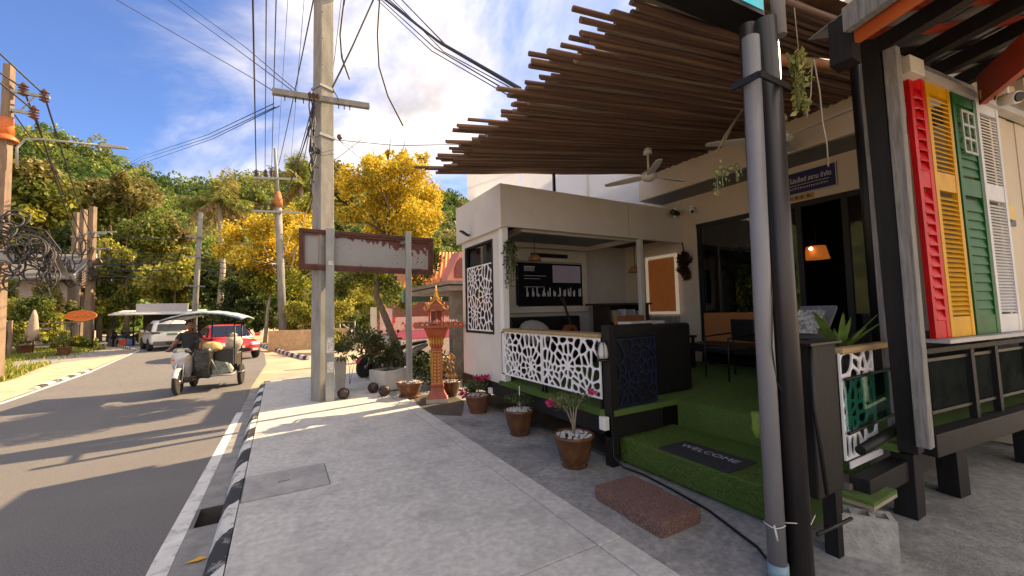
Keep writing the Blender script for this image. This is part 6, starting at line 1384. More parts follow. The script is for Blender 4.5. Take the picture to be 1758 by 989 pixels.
# garden wall and fence along the far verge of the drive
t=thing('low_wall','low sandy wall behind the driveway under the flowering trees','wall',(2,24,0))
mb=MB(); mb.box(-.5,3.4,24.4,24.6,-.15,.9); part(mb,'wall',mat('sandy_wall',(.48,.34,.20),.85,var=.15),t)
fe=thing('wire_fence','thin grey wire fence beside the far kerb','fence',(-1.0,33,0))
for i in range(9):
    p=Vector((-.9+.55*i,36-1.6*i,0)); mb=MB(); mb.tube([(p.x,p.y,-.1),(p.x,p.y,1.3)],.03,6); part(mb,'post',GALV,fe)
for zz in (.5,.9,1.25): mb=MB(); mb.tube([(-.9+.55*i,36-1.6*i,zz) for i in range(9)],.012,4); part(mb,'wire',GALV,fe)
mb=MB(); mb.quad((0,0,0),(.09,.03,.012),(.14,0,.002),(.08,-.03,.01)); mb.xf(Matrix.Translation(G(316,968,-.112))); solo(mb,'fallen_leaf',mat('fallen_leaf',(.6,.32,.03),.6,var=.2),'small yellow fallen leaf in the gutter near the camera','leaf')
# ================================================================== TREES AND PLANTS
BARK=mat('bark',(.17,.13,.09),.9,vs=9,stretch=(2,2,.5),var=.35,bump=.6,bs=30)
BARKP=mat('pale_bark',(.36,.31,.25),.9,vs=7,stretch=(2,2,.6),var=.3,bump=.4,bs=30)
def depth(p): return (Vector(p)-CO).dot(f0)
def tree(name,label,cl,b,n,ls,pal,trunk,tr=.12,bark=None,cat='tree',grp=None,asp=.55,shell=.35,dy=.8,base_z=-.15,droop=.2,sq=.85,limbs=True,up=.35):
    # cl: (px,py,rpx,palette index) clumps ; trunk: pixel polyline from the ground
    T0=BY(*trunk[0],b); base=Vector((T0.x,T0.y,min(T0.z,0) if T0.z<.6 else T0.z-.0)); t=thing(name,label,cat,base,0,grp)
    rg=random.Random(hash(label)%1000 if False else len(label)*7+int(b*10))
    pts=[BY(px,py,b) for px,py in trunk]; pts[0].z=min(pts[0].z,base_z)
    mb=MB(); k=len(pts); mb.tube(pts,[tr*(1-.55*i/max(1,k-1)) for i in range(k)],9)
    C_=[];Rr=[];Pi=[]
    for (px,py,r,pi) in cl:
        c=BY(px,py,b+rg.uniform(-dy,dy)); rad=r*depth(c)/CAM_F; C_.append(c); Rr.append(rad); Pi.append(pi)
        if limbs:
            q=pts[-1] if rg.random()<.6 else pts[max(0,k-2)]; m=q.lerp(c,.5)+Vector((rg.gauss(0,.12),rg.gauss(0,.12),-.1*rad)); mb.tube([q,m,c,c+(c-m)*.35],[tr*.42,tr*.3,tr*.16,tr*.07],6)
            for _ in range(3):
                e=c+Vector((rg.gauss(0,.6),rg.gauss(0,.6),rg.gauss(.2,.4)))*rad; mb.tube([m.lerp(c,.6),c.lerp(e,.5)+Vector((0,0,.05)),e],[tr*.16,tr*.1,tr*.04],5)
    part(mb,'trunk',bark or BARK,t)
    P=[];col=[]
    w_=np.array([r**2 for r in Rr]); w_=w_/w_.sum()
    for c,r,pi,w in zip(C_,Rr,Pi,w_):
        m=int(n*w)
        # each clump is itself a cluster of smaller tufts, with gaps between
        nt_=max(6,int(14)); d=RNG.normal(size=(nt_,3)); d/=np.linalg.norm(d,axis=1)[:,None]; tc=np.array(c)+d*RNG.uniform(shell,.9,(nt_,1))*r*np.array([1,1,sq]); ri=RNG.uniform(.28,.55,nt_)*r
        ii=RNG.integers(0,nt_,m); dd=RNG.normal(size=(m,3)); dd/=np.linalg.norm(dd,axis=1)[:,None]
        P.append(tc[ii]+dd*(ri[ii]*RNG.uniform(.3,1.1,m)**.7)[:,None]); tone=RNG.uniform(.75,1.25,nt_)[ii][:,None]
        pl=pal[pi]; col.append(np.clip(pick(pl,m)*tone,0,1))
    P=np.concatenate(P); col=np.concatenate(col)
    link('crown',leaf_mesh('crown',P,ls,col,asp,up,FOL,off=base,droop=droop),t)
    return t
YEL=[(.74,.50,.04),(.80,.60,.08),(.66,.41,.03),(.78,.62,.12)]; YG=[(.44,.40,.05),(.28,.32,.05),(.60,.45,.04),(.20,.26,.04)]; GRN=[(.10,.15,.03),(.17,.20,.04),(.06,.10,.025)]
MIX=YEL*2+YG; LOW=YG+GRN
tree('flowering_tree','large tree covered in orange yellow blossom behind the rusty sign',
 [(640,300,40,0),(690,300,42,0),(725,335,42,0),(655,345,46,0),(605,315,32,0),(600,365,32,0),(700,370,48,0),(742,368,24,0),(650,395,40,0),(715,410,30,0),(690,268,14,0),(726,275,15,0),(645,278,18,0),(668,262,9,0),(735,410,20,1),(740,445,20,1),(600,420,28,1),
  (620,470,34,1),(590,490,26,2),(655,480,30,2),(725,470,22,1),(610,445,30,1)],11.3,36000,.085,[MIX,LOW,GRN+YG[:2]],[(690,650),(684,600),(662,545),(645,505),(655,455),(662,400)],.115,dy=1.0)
tree('flowering_tree','farther orange yellow blossoming tree left of the concrete pole',
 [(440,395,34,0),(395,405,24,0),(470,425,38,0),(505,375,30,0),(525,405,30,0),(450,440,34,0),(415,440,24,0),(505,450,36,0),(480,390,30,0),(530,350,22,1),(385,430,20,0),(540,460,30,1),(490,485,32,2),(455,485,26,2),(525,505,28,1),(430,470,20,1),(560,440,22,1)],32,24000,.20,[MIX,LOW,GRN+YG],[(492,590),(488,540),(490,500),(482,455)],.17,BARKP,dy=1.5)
tree('flowering_tree','slim pale trunked tree with sparse yellow blossom near the red car',[(440,455,22,0),(470,470,24,0),(455,440,18,0),(430,485,16,1)],33,3500,.20,[MIX,LOW],[(455,578),(460,530),(468,490),(460,465)],.13,BARKP)
# roadside and hillside-foot trees, one thing each
BG=[(.30,.31,.05),(.38,.35,.06),(.20,.25,.04),(.42,.36,.08)]; MG=[(.14,.18,.035),(.20,.22,.05),(.09,.13,.03)]; DG=[(.05,.08,.022),(.08,.11,.03),(.035,.06,.018)]; OL=[(.22,.20,.06),(.28,.23,.08),(.15,.15,.045)]
PAL=[BG,MG,DG,OL]
RT=[('bright yellow green tree behind the stall signboard',[(290,470,38,0),(320,455,34,0),(265,490,26,0),(335,490,30,0),(300,505,30,1),(350,465,24,0)],46,[(300,560),(300,500)],9000,.42),
('dark roadside tree left of the slim leaning pole',[(355,505,26,2),(375,480,30,2),(385,520,30,2),(360,455,24,1)],42,[(372,575),(372,520)],6000,.36),
('dense dark tree behind the tricycle canopy',[(415,500,34,2),(405,535,30,2),(440,530,30,2),(425,470,28,3),(395,550,24,2)],36,[(418,585),(418,530)],8000,.30),
('olive tree between the blossom tree and the palm',[(400,360,28,3),(430,345,26,1),(420,380,24,3)],58,[(415,560),(415,400)],5000,.45),
('tall leafy tree on the far left below the hill',[(30,330,48,1),(75,350,46,0),(55,300,36,3),(20,390,44,1),(95,400,40,0)],68,[(50,540),(50,380)],11000,.6),
('broad olive tree above the far poles',[(180,340,44,3),(215,370,42,1),(160,385,40,0),(230,330,34,3),(200,410,36,1)],72,[(195,560),(195,400)],11000,.6),
('dark green tree behind the far poles',[(130,420,34,2),(165,440,34,1),(110,450,28,2),(150,470,28,2)],58,[(140,570),(140,460)],8000,.5),
('leafy tree below the hill right of the climber columns',[(255,400,36,1),(280,420,32,0),(250,440,30,1),(300,400,30,3)],66,[(265,560),(265,430)],9000,.55),
('yellow green bush tree left of the concrete pole',[(520,535,30,0),(545,515,26,1),(500,550,24,0),(540,555,26,1)],30,[(525,590),(525,555)],6500,.22),
('bright green tree under the rusty sign',[(600,505,30,0),(580,535,28,0),(630,520,28,0),(615,550,30,1),(655,530,26,0),(590,565,22,1)],29,[(612,590),(612,560)],9000,.2),
('green tree over the pink kiosk',[(665,500,26,1),(690,515,22,1),(640,490,24,0),(715,505,22,1)],24,[(668,590),(668,530)],6000,.17),
('dark olive tree between the blossom trees',[(575,300,26,3),(560,330,26,1),(585,345,26,2),(560,290,18,3)],52,[(568,560),(568,380)],5500,.42),
('hedge tree behind the far kerb',[(330,540,24,2),(310,550,20,1),(350,550,20,2)],48,[(330,575),(330,550)],4500,.36)]
for l,cl,b,tk,n,ls in RT: tree('roadside_tree',l,cl,b,n,ls,PAL,tk,.16,dy=2.0,grp='trees along the road')
for l,x0,b,hs in (('leafy climber column left of the stall, nearer the far poles',188,48,[(430,18),(455,20),(480,20),(505,20),(530,20),(555,18)]),('leafy climber column beside the stall awning',218,47,[(440,15),(465,17),(490,18),(515,18),(540,16)]),('slender climber column right of the far poles',170,47,[(470,14),(500,16),(530,16),(555,14)])):
    tree('climber_column',l,[(x0+random.uniform(-4,4),py,r,i%2) for i,(py,r) in enumerate(hs)],b,6000,.3,[BG,MG],[(x0,585),(x0,520),(x0,430)],.2,limbs=False,droop=1.2,dy=.5,grp='climber covered columns')
for l,cl,b,n in (('bushy hedge behind the closed parasol',[(30,540,28,0),(60,530,26,1),(85,550,24,0),(20,570,24,1),(95,575,18,0),(55,570,22,0)],34,9000),('shrubs with orange tips beside the garden trellis',[(95,520,22,3),(110,540,20,2),(80,500,20,3)],36,4000),('low flowering border plants along the lawn edge',[(120,585,12,0),(140,588,11,0),(155,590,10,1),(100,590,12,0)],36,3500),('wild bush at the left edge behind the pole',[(10,500,26,1),(15,530,26,0)],40,4500)):
    tree('garden_shrub',l,cl,b,n,.2,PAL,[(cl[0][0],600),(cl[0][0],cl[0][1])],.06,limbs=False,grp='garden shrubs on the left',cat='shrub')
for l,cl,b,n in (('low bushes at the foot of the trees beside the red car',[(470,555,16,1),(445,560,14,2),(505,570,14,0)],34,3500),('leafy shrub before the sandy wall',[(570,580,16,0),(590,590,14,1),(555,570,14,0)],22,3500)):
    tree('garden_shrub',l,cl,b,n,.16,PAL,[(cl[0][0],595),(cl[0][0],cl[0][1])],.05,limbs=False,cat='shrub')
# coconut palms
def palm(label,px,py,pb,b,L,n,seed):
    rg=random.Random(seed); top=BY(px,py,b); bot=BY(*pb,b); t=thing('palm_tree',label,'palm tree',(bot.x,bot.y,-.3))
    mb=MB(); mid=bot.lerp(top,.5)+Vector((.35,0,0)); mb.tube([Vector((bot.x,bot.y,-.4)),mid,top],[.26,.2,.16],9); part(mb,'trunk',BARKP,t)
    P=[];D=[];cols=[];ST=MB()
    for i in range(n):
        a=rg.uniform(0,6.28); el=rg.uniform(-.5,1.35); fl=L*rg.uniform(.8,1.1); pts=[]; d=Vector((math.cos(a)*math.cos(el),math.sin(a)*math.cos(el),math.sin(el)))
        for j in range(9):
            s=j/8; pts.append(top+d*fl*s-Vector((0,0,fl*.30*s*s*(1.1-.5*math.sin(el)))))
        ST.tube(pts,[.05*(1-s/9) for s in range(9)],4,False)
        c=[(.24,.28,.06),(.32,.33,.09),(.16,.21,.045),(.38,.34,.11)][rg.randrange(4)] if el>-.2 else (.26,.19,.09)
        for j in range(1,40):
            s=j/40; k=min(7,int(s*8)); p=pts[k].lerp(pts[k+1],s*8-k); tg_=(pts[k+1]-pts[k]).normalized(); sd=tg_.cross(Vector((0,0,1))).normalized()
            for q in (-1,1): ll=.55*L*.4*math.sin(math.pi*min(1,s*.9+.1))+.15; dd=(sd*q*.8+tg_*.5-Vector((0,0,.55))).normalized(); P.append(p+dd*ll*.5); D.append(dd*ll); cols.append(np.array(c)*rg.uniform(.8,1.2))
    part(ST,'frond_ribs',mat('frond_rib',(.2,.2,.06),.7,var=.2),t)
    le=np.array([np.linalg.norm(d) for d in D]); D=np.array(D); nn=D/le[:,None]
    link('crown',leaf_mesh('crown',P,le,np.array(cols),.16,.3,FOL,dirs=nn,off=(bot.x,bot.y,-.3)),t)
palm('coconut palm with spreading fronds standing left of the far pole',376,345,(372,575),41,3.6,30,3)
palm('coconut palm half hidden behind the concrete pole',517,318,(515,575),39,3.6,28,8)
palm('small young palm low among the trees by the red car',500,525,(500,585),33,1.6,14,5)
# bare pale trees on the slope
for l,px,b in (('bare pale trunked tree on the slope above the house',85,75),):
    t0=BY(px,400,b); t=thing('bare_tree',l,'tree',(t0.x,b,t0.z-3)); mb=MB(); mb.tube([t0+Vector((0,0,-3)),t0+Vector((.1,0,2)),t0+Vector((.2,0,6.5))],[.25,.2,.1],7)
    for k in range(6): a=rg.uniform(-1,1); mb.tube([t0+Vector((.15,0,4+.4*k)),t0+Vector((a*1.6,.3,6+.4*k)),t0+Vector((a*2.6,.2,7+.3*k))],[.09,.06,.02],5)
    part(mb,'trunk',BARKP,t)
# ================================================================== VEHICLES AND RIDER
TYRE=mat('tyre_rubber',(.018,.018,.018),.85,var=.2); CHR=mat('chrome',(.55,.55,.56),.2,.9,var=.05); RIM=mat('alloy_rim',(.35,.35,.36),.3,.8,var=.08)
CGL=mat('car_glass',(.015,.018,.02),.05,var=0,spec=.8); LRED=mat('lamp_red',(.5,.02,.02),.15,var=0); LCLR=mat('lamp_clear',(.75,.75,.76),.1,var=.05)
def wheel_parts(par,x,y,r,w,name='wheel',spokes=5):
    mb=MB(); pr=[(r*.66,-w*.42),(r*.9,-w*.5),(r*.99,-w*.3),(r,0),(r*.99,w*.3),(r*.9,w*.5),(r*.66,w*.42)]
    mb.lathe(pr,(x,y,r),22,axis='x'); wv=part(mb,name,TYRE,par,world=False)
    mb=MB(); mb.lathe([(.0,-w*.2),(r*.66,-w*.34),(r*.66,w*.34),(.0,w*.2)],(x,y,r),20,axis='x'); 
    part(mb,'rim',RIM,wv,world=False)
    mb=MB()
    for k in range(spokes):
        a=k*2*math.pi/spokes
        for s in (-1,1): mb.cbox((x+s*w*.36,y+math.cos(a)*r*.36,r+math.sin(a)*r*.36),(.02,.05,r*.5),Euler((-a+math.pi/2,0,0)))
    part(mb,'spokes',CHR,wv,world=False); return wv
# car: cross sections lofted along the length (local: +Y forward)
def car(name,label,cat,loc,rz,paint,prof,hw,wheels,wr,kind):
    t=thing(name,label,cat,loc,rz)
    # prof: list of (y, z_low, z_belt, half width scale)
    mb=MB(); V=[];n=12
    for (y,zl,zb,ws) in prof:
        h=zb-zl; W=hw*ws
        for (u,v) in [(-.86,0),(-.97,.12),(-1,.35),(-.995,.62),(-.94,.86),(-.80,1),(.80,1),(.94,.86),(.995,.62),(1,.35),(.97,.12),(.86,0)]: V.append((u*W,y,zl+v*h))
    k=len(prof); F=[(i*n+j,(i+1)*n+j,(i+1)*n+(j+1)%n,i*n+(j+1)%n) for i in range(k-1) for j in range(n)]+[tuple(range(n)),tuple((k-1)*n+j for j in range(n))[::-1]]
    mb.add(V,F,True); body=part(mb,'body',paint,t,world=False); 
    s_=body.modifiers.new('sub','SUBSURF'); s_.levels=1; s_.render_levels=2
    return t
def cabin(t,paint,st,hw):
    # st: list of (y, z_base, z_top, w_base, w_top)
    mb=MB();V=[]
    for (y,zb,zt,wb,wt) in st:
        for (u,v) in [(-1,0),(-1,.55),(-.98,.8),(-.86,.97),(-.5,1),(.5,1),(.86,.97),(.98,.8),(1,.55),(1,0)]:
            W=(wb+(wt-wb)*v)*hw; V.append((u*W,y,zb+v*(zt-zb)))
    n=10;k=len(st); F=[(i*n+j,(i+1)*n+j,(i+1)*n+j+1,i*n+j+1) for i in range(k-1) for j in range(n-1)]+[tuple(range(n)),tuple((k-1)*n+j for j in range(n))[::-1]]
    mb.add(V,F,True); return part(mb,'roof',paint,t,world=False)
# ---- white SUV, rear towards camera
p0=(G(255,604,-.12)+G(342,600,-.12))/2; WP=mat('white_car_paint',(.66,.65,.63),.3,var=.02,coat=.6); RP_=mat('red_car_paint',(.52,.02,.025),.28,var=.05,coat=.7)
hd=math.radians(18)
suv=car('parked_car','white sport utility car seen from the rear on the far lane','car',(p0.x-.15,p0.y+.2,-.12),hd,WP,[(-.05,.42,.95,.86),(.02,.34,1.02,.97),(.4,.30,1.06,1),(1.2,.28,1.04,1),(2.4,.28,1.03,1),(3.4,.30,1.0,1),(4.2,.32,.92,.95),(4.5,.42,.75,.80)],.92,None,.35,'suv')
suv.name='sport_utility_car'
cabin(suv,WP,[(.06,1.0,1.08,.92,.86),(.22,1.0,1.56,.94,.78),(.75,1.0,1.68,.95,.78),(1.8,1.0,1.69,.95,.78),(2.6,1.0,1.6,.95,.76),(3.35,1.0,1.08,.95,.84)],.92)
mb=MB(); mb.add([(-.66,.028,1.10),(.66,.028,1.10),(.60,.155,1.48),(-.60,.155,1.48)],[(0,1,2,3)]); mb.v=[(x,y-.03,z) for x,y,z in mb.v]; part(mb,'rear_window',CGL,suv,world=False)
for s in (-1,1):
    mb=MB(); mb.add([(s*.89,.35,1.08),(s*.89,2.9,1.08),(s*.76,2.45,1.52),(s*.755,.55,1.52)],[(0,1,2,3)] if s>0 else [(3,2,1,0)]); part(mb,'side_window',CGL,suv,world=False)
    mb=MB(); mb.hexa([(s*.50,-.06,.98),(s*.88,.02,.98),(s*.88,.10,.98),(s*.50,.02,.98)] if s>0 else [(s*.88,.02,.98),(s*.5,-.06,.98),(s*.5,.02,.98),(s*.88,.10,.98)],[(s*.58,-.055,1.05),(s*.90,.04,1.07),(s*.90,.12,1.07),(s*.58,.03,1.05)] if s>0 else [(s*.9,.04,1.07),(s*.58,-.055,1.05),(s*.58,.03,1.05),(s*.9,.12,1.07)]); part(mb,'tail_lamp',mat('lamp_dark',(.06,.03,.03),.2,var=0),suv,world=False)
    mb=MB(); mb.cbox((s*.98,2.75,1.08),(.16,.10,.13)); part(mb,'mirror',WP,suv,world=False,bev=.03)
    for y in (.85,3.5): wheel_parts(suv,s*.84,y,.35,.23)
mb=MB(); mb.box(-.80,.80,-.10,.03,.34,.54); part(mb,'rear_bumper',mat('bumper_grey',(.09,.085,.08),.6,var=.1),suv,bev=.03,world=False)
mb=MB(); mb.box(-.24,.24,-.075,-.05,.86,.98); part(mb,'number_plate',mat('plate_green',(.16,.33,.24),.5,var=.1),suv,world=False)
mb=MB()
for k in range(6): mb.box(-.19+k*.065,-.15+k*.065,-.079,-.076,.885,.955)
part(mb,'plate_marks',mat('plate_marks',(.05,.1,.08),.6,var=0),suv,world=False,kind='stuff')
mb=MB(); mb.box(-.45,.45,.0,.16,1.56,1.60); part(mb,'spoiler',WP,suv,world=False,bev=.01)
# ---- red car, front towards camera
pl,pr_r=G(352,616,-.12),G(431,617,-.12)
red=car('red_car','red saloon car facing the camera behind the tricycle','car',((pl.x+pr_r.x)/2-.05,(pl.y+pr_r.y)/2+.6,-.12),math.pi+.30,RP_,[(-.0-2.6,.45,.80,.82),(-2.4,.30,.92,.96),(-1.2,.26,.95,1),(.2,.25,.94,1),(1.0,.26,.88,.99),(1.55,.3,.76,.93),(1.72,.38,.62,.80)],.88,None,.32,'car')
cabin(red,RP_,[(-2.2,.88,.95,.93,.85),(-1.5,.88,1.36,.94,.74),(-.8,.88,1.46,.94,.74),(-.1,.88,1.43,.94,.74),(.75,.88,.93,.93,.86)],.88)
mb=MB(); mb.add([(-.68,.70,.96),(.68,.70,.96),(.60,.0,1.385),(-.60,.0,1.385)],[(0,1,2,3)]); mb.v=[(x,y+.035,z+.02) for x,y,z in mb.v]; part(mb,'windscreen',CGL,red,world=False)
for s in (-1,1):
    mb=MB(); mb.add([(s*.84,.45,.95),(s*.84,-1.7,.95),(s*.705,-1.2,1.32),(s*.705,-.05,1.36)],[(0,1,2,3)] if s<0 else [(3,2,1,0)]); part(mb,'side_window',CGL,red,world=False)
    mb=MB(); mb.cbox((s*.62,1.60,.66),(.34,.14,.13),Euler((0,0,-s*.35))); part(mb,'headlight',LCLR,red,world=False,bev=.03)
    mb=MB(); mb.cbox((s*1.0,.5,.98),(.2,.10,.12)); part(mb,'mirror',RP_,red,world=False,bev=.03)
    mb=MB(); mb.cbox((s*.60,1.70,.42),(.2,.06,.10)); part(mb,'fog_light',LCLR,red,world=False,bev=.01)
    for y in (1.0,-1.6): wheel_parts(red,s*.79,y,.31,.2)
mb=MB(); mb.box(-.42,.42,1.69,1.745,.36,.50); part(mb,'grille',BLACKM,red,world=False,bev=.01)
mb=MB(); mb.box(-.22,.22,1.745,1.76,.50,.60); part(mb,'number_plate',mat('plate_white',(.6,.6,.6),.5,var=.05),red,world=False)
# ---- motorcycle builder (local +Y forward)
MW=mat('moto_silver',(.52,.52,.53),.3,.15,var=.06,coat=.4); MB_=mat('moto_black',(.02,.02,.021),.45,var=.15)
def moto(label,loc,rz,paint,lean=0,seat=True,grp=None):
    t=thing('motorcycle',label,'motorcycle',loc,rz,grp)
    def wheel(y,name):
        mb=MB(); r,w=.29,.09; mb.lathe([(r*.8,-w*.4),(r*.93,-w*.5),(r,0),(r*.93,w*.5),(r*.8,w*.4)],(0,y,r),24,axis='x'); wv=part(mb,name,TYRE,t,world=False)
        mb=MB(); mb.lathe([(r*.72,-w*.3),(r*.8,-w*.35),(r*.8,w*.35),(r*.72,w*.3)],(0,y,r),24,axis='x'); mb.lathe([(0,-.05),(.05,-.05),(.05,.05),(0,.05)],(0,y,r),12,axis='x')
        for k in range(6): a=k*math.pi/3; mb.beam((0,y,r),(0,y+math.cos(a)*r*.76,r+math.sin(a)*r*.76),.02,.03,(1,0,0))
        part(mb,'rim',RIM,wv,world=False)
    wheel(.62,'front_wheel'); wheel(-.62,'rear_wheel')
    mb=MB()
    for s in (-1,1): mb.tube([(s*.07,.62,.29),(s*.075,.50,.62),(s*.06,.40,.85)],.02,8)
    part(mb,'front_fork',CHR,t,world=False)
    mb=MB(); V=[];F=[];NA_=9
    for i in range(NA_):
        a=math.radians(25+i*16); 
        for u in (-.065,-.045,.045,.065): V.append((u,.62+math.cos(a)*(.33 if abs(u)<.06 else .30),.29+math.sin(a)*(.33 if abs(u)<.06 else .30)))
    for i in range(NA_-1):
        for j in range(3): F.append((i*4+j,i*4+j+1,i*4+j+5,i*4+j+4))
    mb.add(V,F,True); part(mb,'front_mudguard',paint,t,world=False)
    # leg shield / front cowl
    def loft(prof,name,m):
        mb=MB();V=[];n=10
        for (y,z,w,h) in prof:
            for j in range(n): a=2*math.pi*j/n; V.append((math.cos(a)*w,y+math.sin(a)*h*.35,z+math.sin(a)*h))
        k=len(prof); mb.add(V,[(i*n+j,(i+1)*n+j,(i+1)*n+(j+1)%n,i*n+(j+1)%n) for i in range(k-1) for j in range(n)]+[tuple(range(n)),tuple((k-1)*n+j for j in range(n))[::-1]],True); return part(mb,name,m,t,world=False)
    mb=MB(); V=[(-.06,.46,.98),(.06,.46,.98),(-.17,.44,.92),(.17,.44,.92),(-.20,.42,.76),(.20,.42,.76),(0,.53,.78),(0,.52,.95),(-.16,.36,.55),(.16,.36,.55),(0,.46,.60),(-.13,.25,.36),(.13,.25,.36),(0,.30,.36),(-.2,.3,.8),(.2,.3,.8),(-.18,.22,.5),(.18,.22,.5)]
    mb.add(V,[(0,2,7),(0,7,1),(1,7,3),(2,4,6,7),(7,6,5,3),(4,8,10,6),(6,10,9,5),(8,11,13,10),(10,13,12,9),(2,14,4),(3,5,15),(4,14,16,8),(5,9,17,15),(8,16,11),(9,12,17)],True); part(mb,'front_cowl',paint,t,world=False)
    mb=MB(); mb.ball((0,.45,1.0),.07,12,8,(1.25,.5,.75)); part(mb,'headlight',mat('moto_headlight',(.6,.55,.35),.1,var=.1),t,world=False)
    for s in (-1,1): mb=MB(); mb.ball((s*.15,.46,.80),.04,10,6,(1.3,.5,.7)); part(mb,'indicator',mat('amber_lamp',(.6,.25,.03),.2,var=0),t,world=False)
    loft([(.30,.50,.10,.10),(.05,.38,.11,.07),(-.2,.42,.12,.12),(-.5,.62,.10,.1),(-.85,.74,.07,.06)],'body_frame',paint)
    loft([(.02,.70,.10,.05),(-.15,.76,.13,.05),(-.45,.80,.14,.05),(-.80,.84,.10,.04)],'seat',MB_)
    loft([(.12,.30,.12,.10),(-.15,.30,.14,.13),(-.42,.32,.10,.08)],'engine',mat('engine_metal',(.2,.2,.2),.5,.4,var=.2))
    mb=MB(); mb.tube([(.13,-.1,.26),(.15,-.5,.28),(.16,-.85,.40)],[.03,.04,.05],10); part(mb,'exhaust',CHR,t,world=False)
    mb=MB(); mb.tube([(-.34,.22,1.0),(-.2,.33,1.0),(-.06,.38,.98),(.06,.38,.98),(.2,.33,1.0),(.34,.22,1.0)],.016,8); part(mb,'handlebar',MB_,t,world=False)
    mb=MB(); mb.hexa([(-.20,.36,.95),(.20,.36,.95),(.12,.26,.95),(-.12,.26,.95)],[(-.15,.42,1.05),(.15,.42,1.05),(.10,.27,1.06),(-.10,.27,1.06)]); mb.hexa([(-.15,.42,1.0),(.15,.42,1.0),(.15,.38,1.0),(-.15,.38,1.0)],[(-.12,.46,1.06),(.12,.46,1.06),(.12,.4,1.07),(-.12,.4,1.07)]); part(mb,'handlebar_cover',paint,t,world=False,bev=.02)
    for s in (-1,1):
        mb=MB(); mb.tube([(s*.34,.22,1.0),(s*.24,.295,1.0)],.024,8); part(mb,'grip',MB_,t,world=False)
        mb=MB(); mb.tube([(s*.22,.31,1.0),(s*.27,.30,1.16)],.007,5); mb.ball((s*.28,.30,1.2),.06,10,6,(1.1,.25,.7)); part(mb,'mirror',MB_,t,world=False)
    mb=MB(); mb.tube([(-.22,-.05,.27),(.22,-.05,.27)],.015,6); part(mb,'footrest',MB_,t,world=False)
    return t
fw,rw=G(303,680,-.12),G(319,667,-.12); hdv=Vector((-.10,-1,0)).normalized(); rzm=math.atan2(-hdv.x,hdv.y)
mloc=Vector((fw.x,fw.y,-.12))-hdv*.62+Vector((.0,.1,0))
mo=moto('silver motorcycle pulling a canopied sidecar towards the camera',mloc,rzm,MW)
MMo=Matrix.Translation(mloc)@Matrix.Rotation(rzm,4,'Z')
# sidecar on the machine's left = towards the pavement (+X of the picture, local -X)
sc=thing('sidecar','open metal sidecar with curved blue grey canopy beside the silver motorcycle','sidecar',mloc,rzm)
def L(mb,name,m,bev=0,kind=None): return part(mb,name,m,sc,bev=bev,world=False,kind=kind)
STL=mat('sidecar_steel',(.20,.20,.21),.45,.5,var=.2)
wheel_=None
mb=MB(); r=.27; mb.lathe([(r*.8,-.035),(r*.93,-.045),(r,0),(r*.93,.045),(r*.8,.035)],(-1.06,-.42,r),24,axis='x'); wv=L(mb,'wheel',TYRE)
mb=MB(); mb.lathe([(r*.74,-.03),(r*.8,-.03),(r*.8,.03),(r*.74,.03)],(-1.06,-.42,r),24,axis='x')
for k in range(10): a=k*math.pi/5; mb.tube([(-1.06,-.42,r),(-1.06,-.42+math.cos(a)*r*.76,r+math.sin(a)*r*.76)],.006,4)
part(mb,'rim',CHR,wv,world=False)
mb=MB()
for y in (.35,-.95): mb.tube([(-.16,y,.36),(-1.02,y,.36)],.022,8)
for x in (-.28,-1.0): mb.tube([(x,.35,.36),(x,-.95,.36)],.022,8)
mb.tube([(-1.13,-.05,.36),(-1.13,-.95,.36)],.02,8); mb.tube([(-1.0,-.1,.36),(-1.13,-.1,.36)],.02,8); mb.tube([(-.28,.35,.36),(-.75,.35,.36),(-.5,.34,.9)],.018,6)
L(mb,'chassis',STL)
mb=MB(); mb.box(-1.0,-.28,-.95,.35,.375,.40); L(mb,'floor_plate',STL)
for x,y in ((-.30,.32),(-.98,.0),(-.30,-.92),(-.98,-.92)):
    mb=MB(); mb.tube([(x,y,.36),(x,y,1.72)],.017,8); L(mb,'canopy_post',BLACKM)
cn=MB(); NX,NY=12,6; V=[];F=[]
for i in range(NX+1):
    for j in range(NY+1):
        u=-1+2*i/NX; v=j/NY; V.append((-.44+u*.80,.62-1.75*v,1.70+.17*(1-u*u)+.05*math.sin(v*math.pi)+.008*math.sin(i*2.3+j)))
for i in range(NX):
    for j in range(NY): F.append((i*(NY+1)+j,(i+1)*(NY+1)+j,(i+1)*(NY+1)+j+1,i*(NY+1)+j+1))
cn.add(V,F,True); o=L(cn,'canopy',mat('canopy_bluegrey',(.30,.38,.43),.55,var=.2,vs=3,dirt=((.45,.5,.52),2,.5,.75,.6))); sm_=o.modifiers.new('solid','SOLIDIFY'); sm_.thickness=.03
mb=MB()
for i in range(NX): a=-1+2*i/NX;b=-1+2*(i+1)/NX; mb.tube([(-.44+a*.80,.63,1.685+.17*(1-a*a)),(-.44+b*.80,.63,1.685+.17*(1-b*b))],.02,6)
mb.tube([(-.30,.32,1.66),(-.98,.0,1.66),(-.98,-.92,1.66),(-.30,-.92,1.66),(-.30,.32,1.66)],.014,6)
L(mb,'canopy_frame',BLACKM)
mb=MB(); mb.box(-.98,-.32,-.94,-.35,.80,.84); mb2=MB(); L(mb,'tray',STL)
for x0_,x1_,h in ((-.98,-.70,1.02),(-.68,-.34,1.0)):
    mb=MB(); mb.box(x0_,x1_,-.93,-.36,.42,h-.2); L(mb,'box_panel',MB_,bev=.01)
def cargo(name,label,mb,m,bev=0,cr=.035): 
    if not bev: mb.v=[tuple(Vector(v)+Vector((mnoise.noise(Vector(v)*7),mnoise.noise(Vector(v)*7+Vector((9,0,0))),mnoise.noise(Vector(v)*6+Vector((0,9,0)))))*cr*1.6) for v in mb.v]
    mb.xf(MMo); return solo(mb,name,m,label,'cargo',bev=bev)
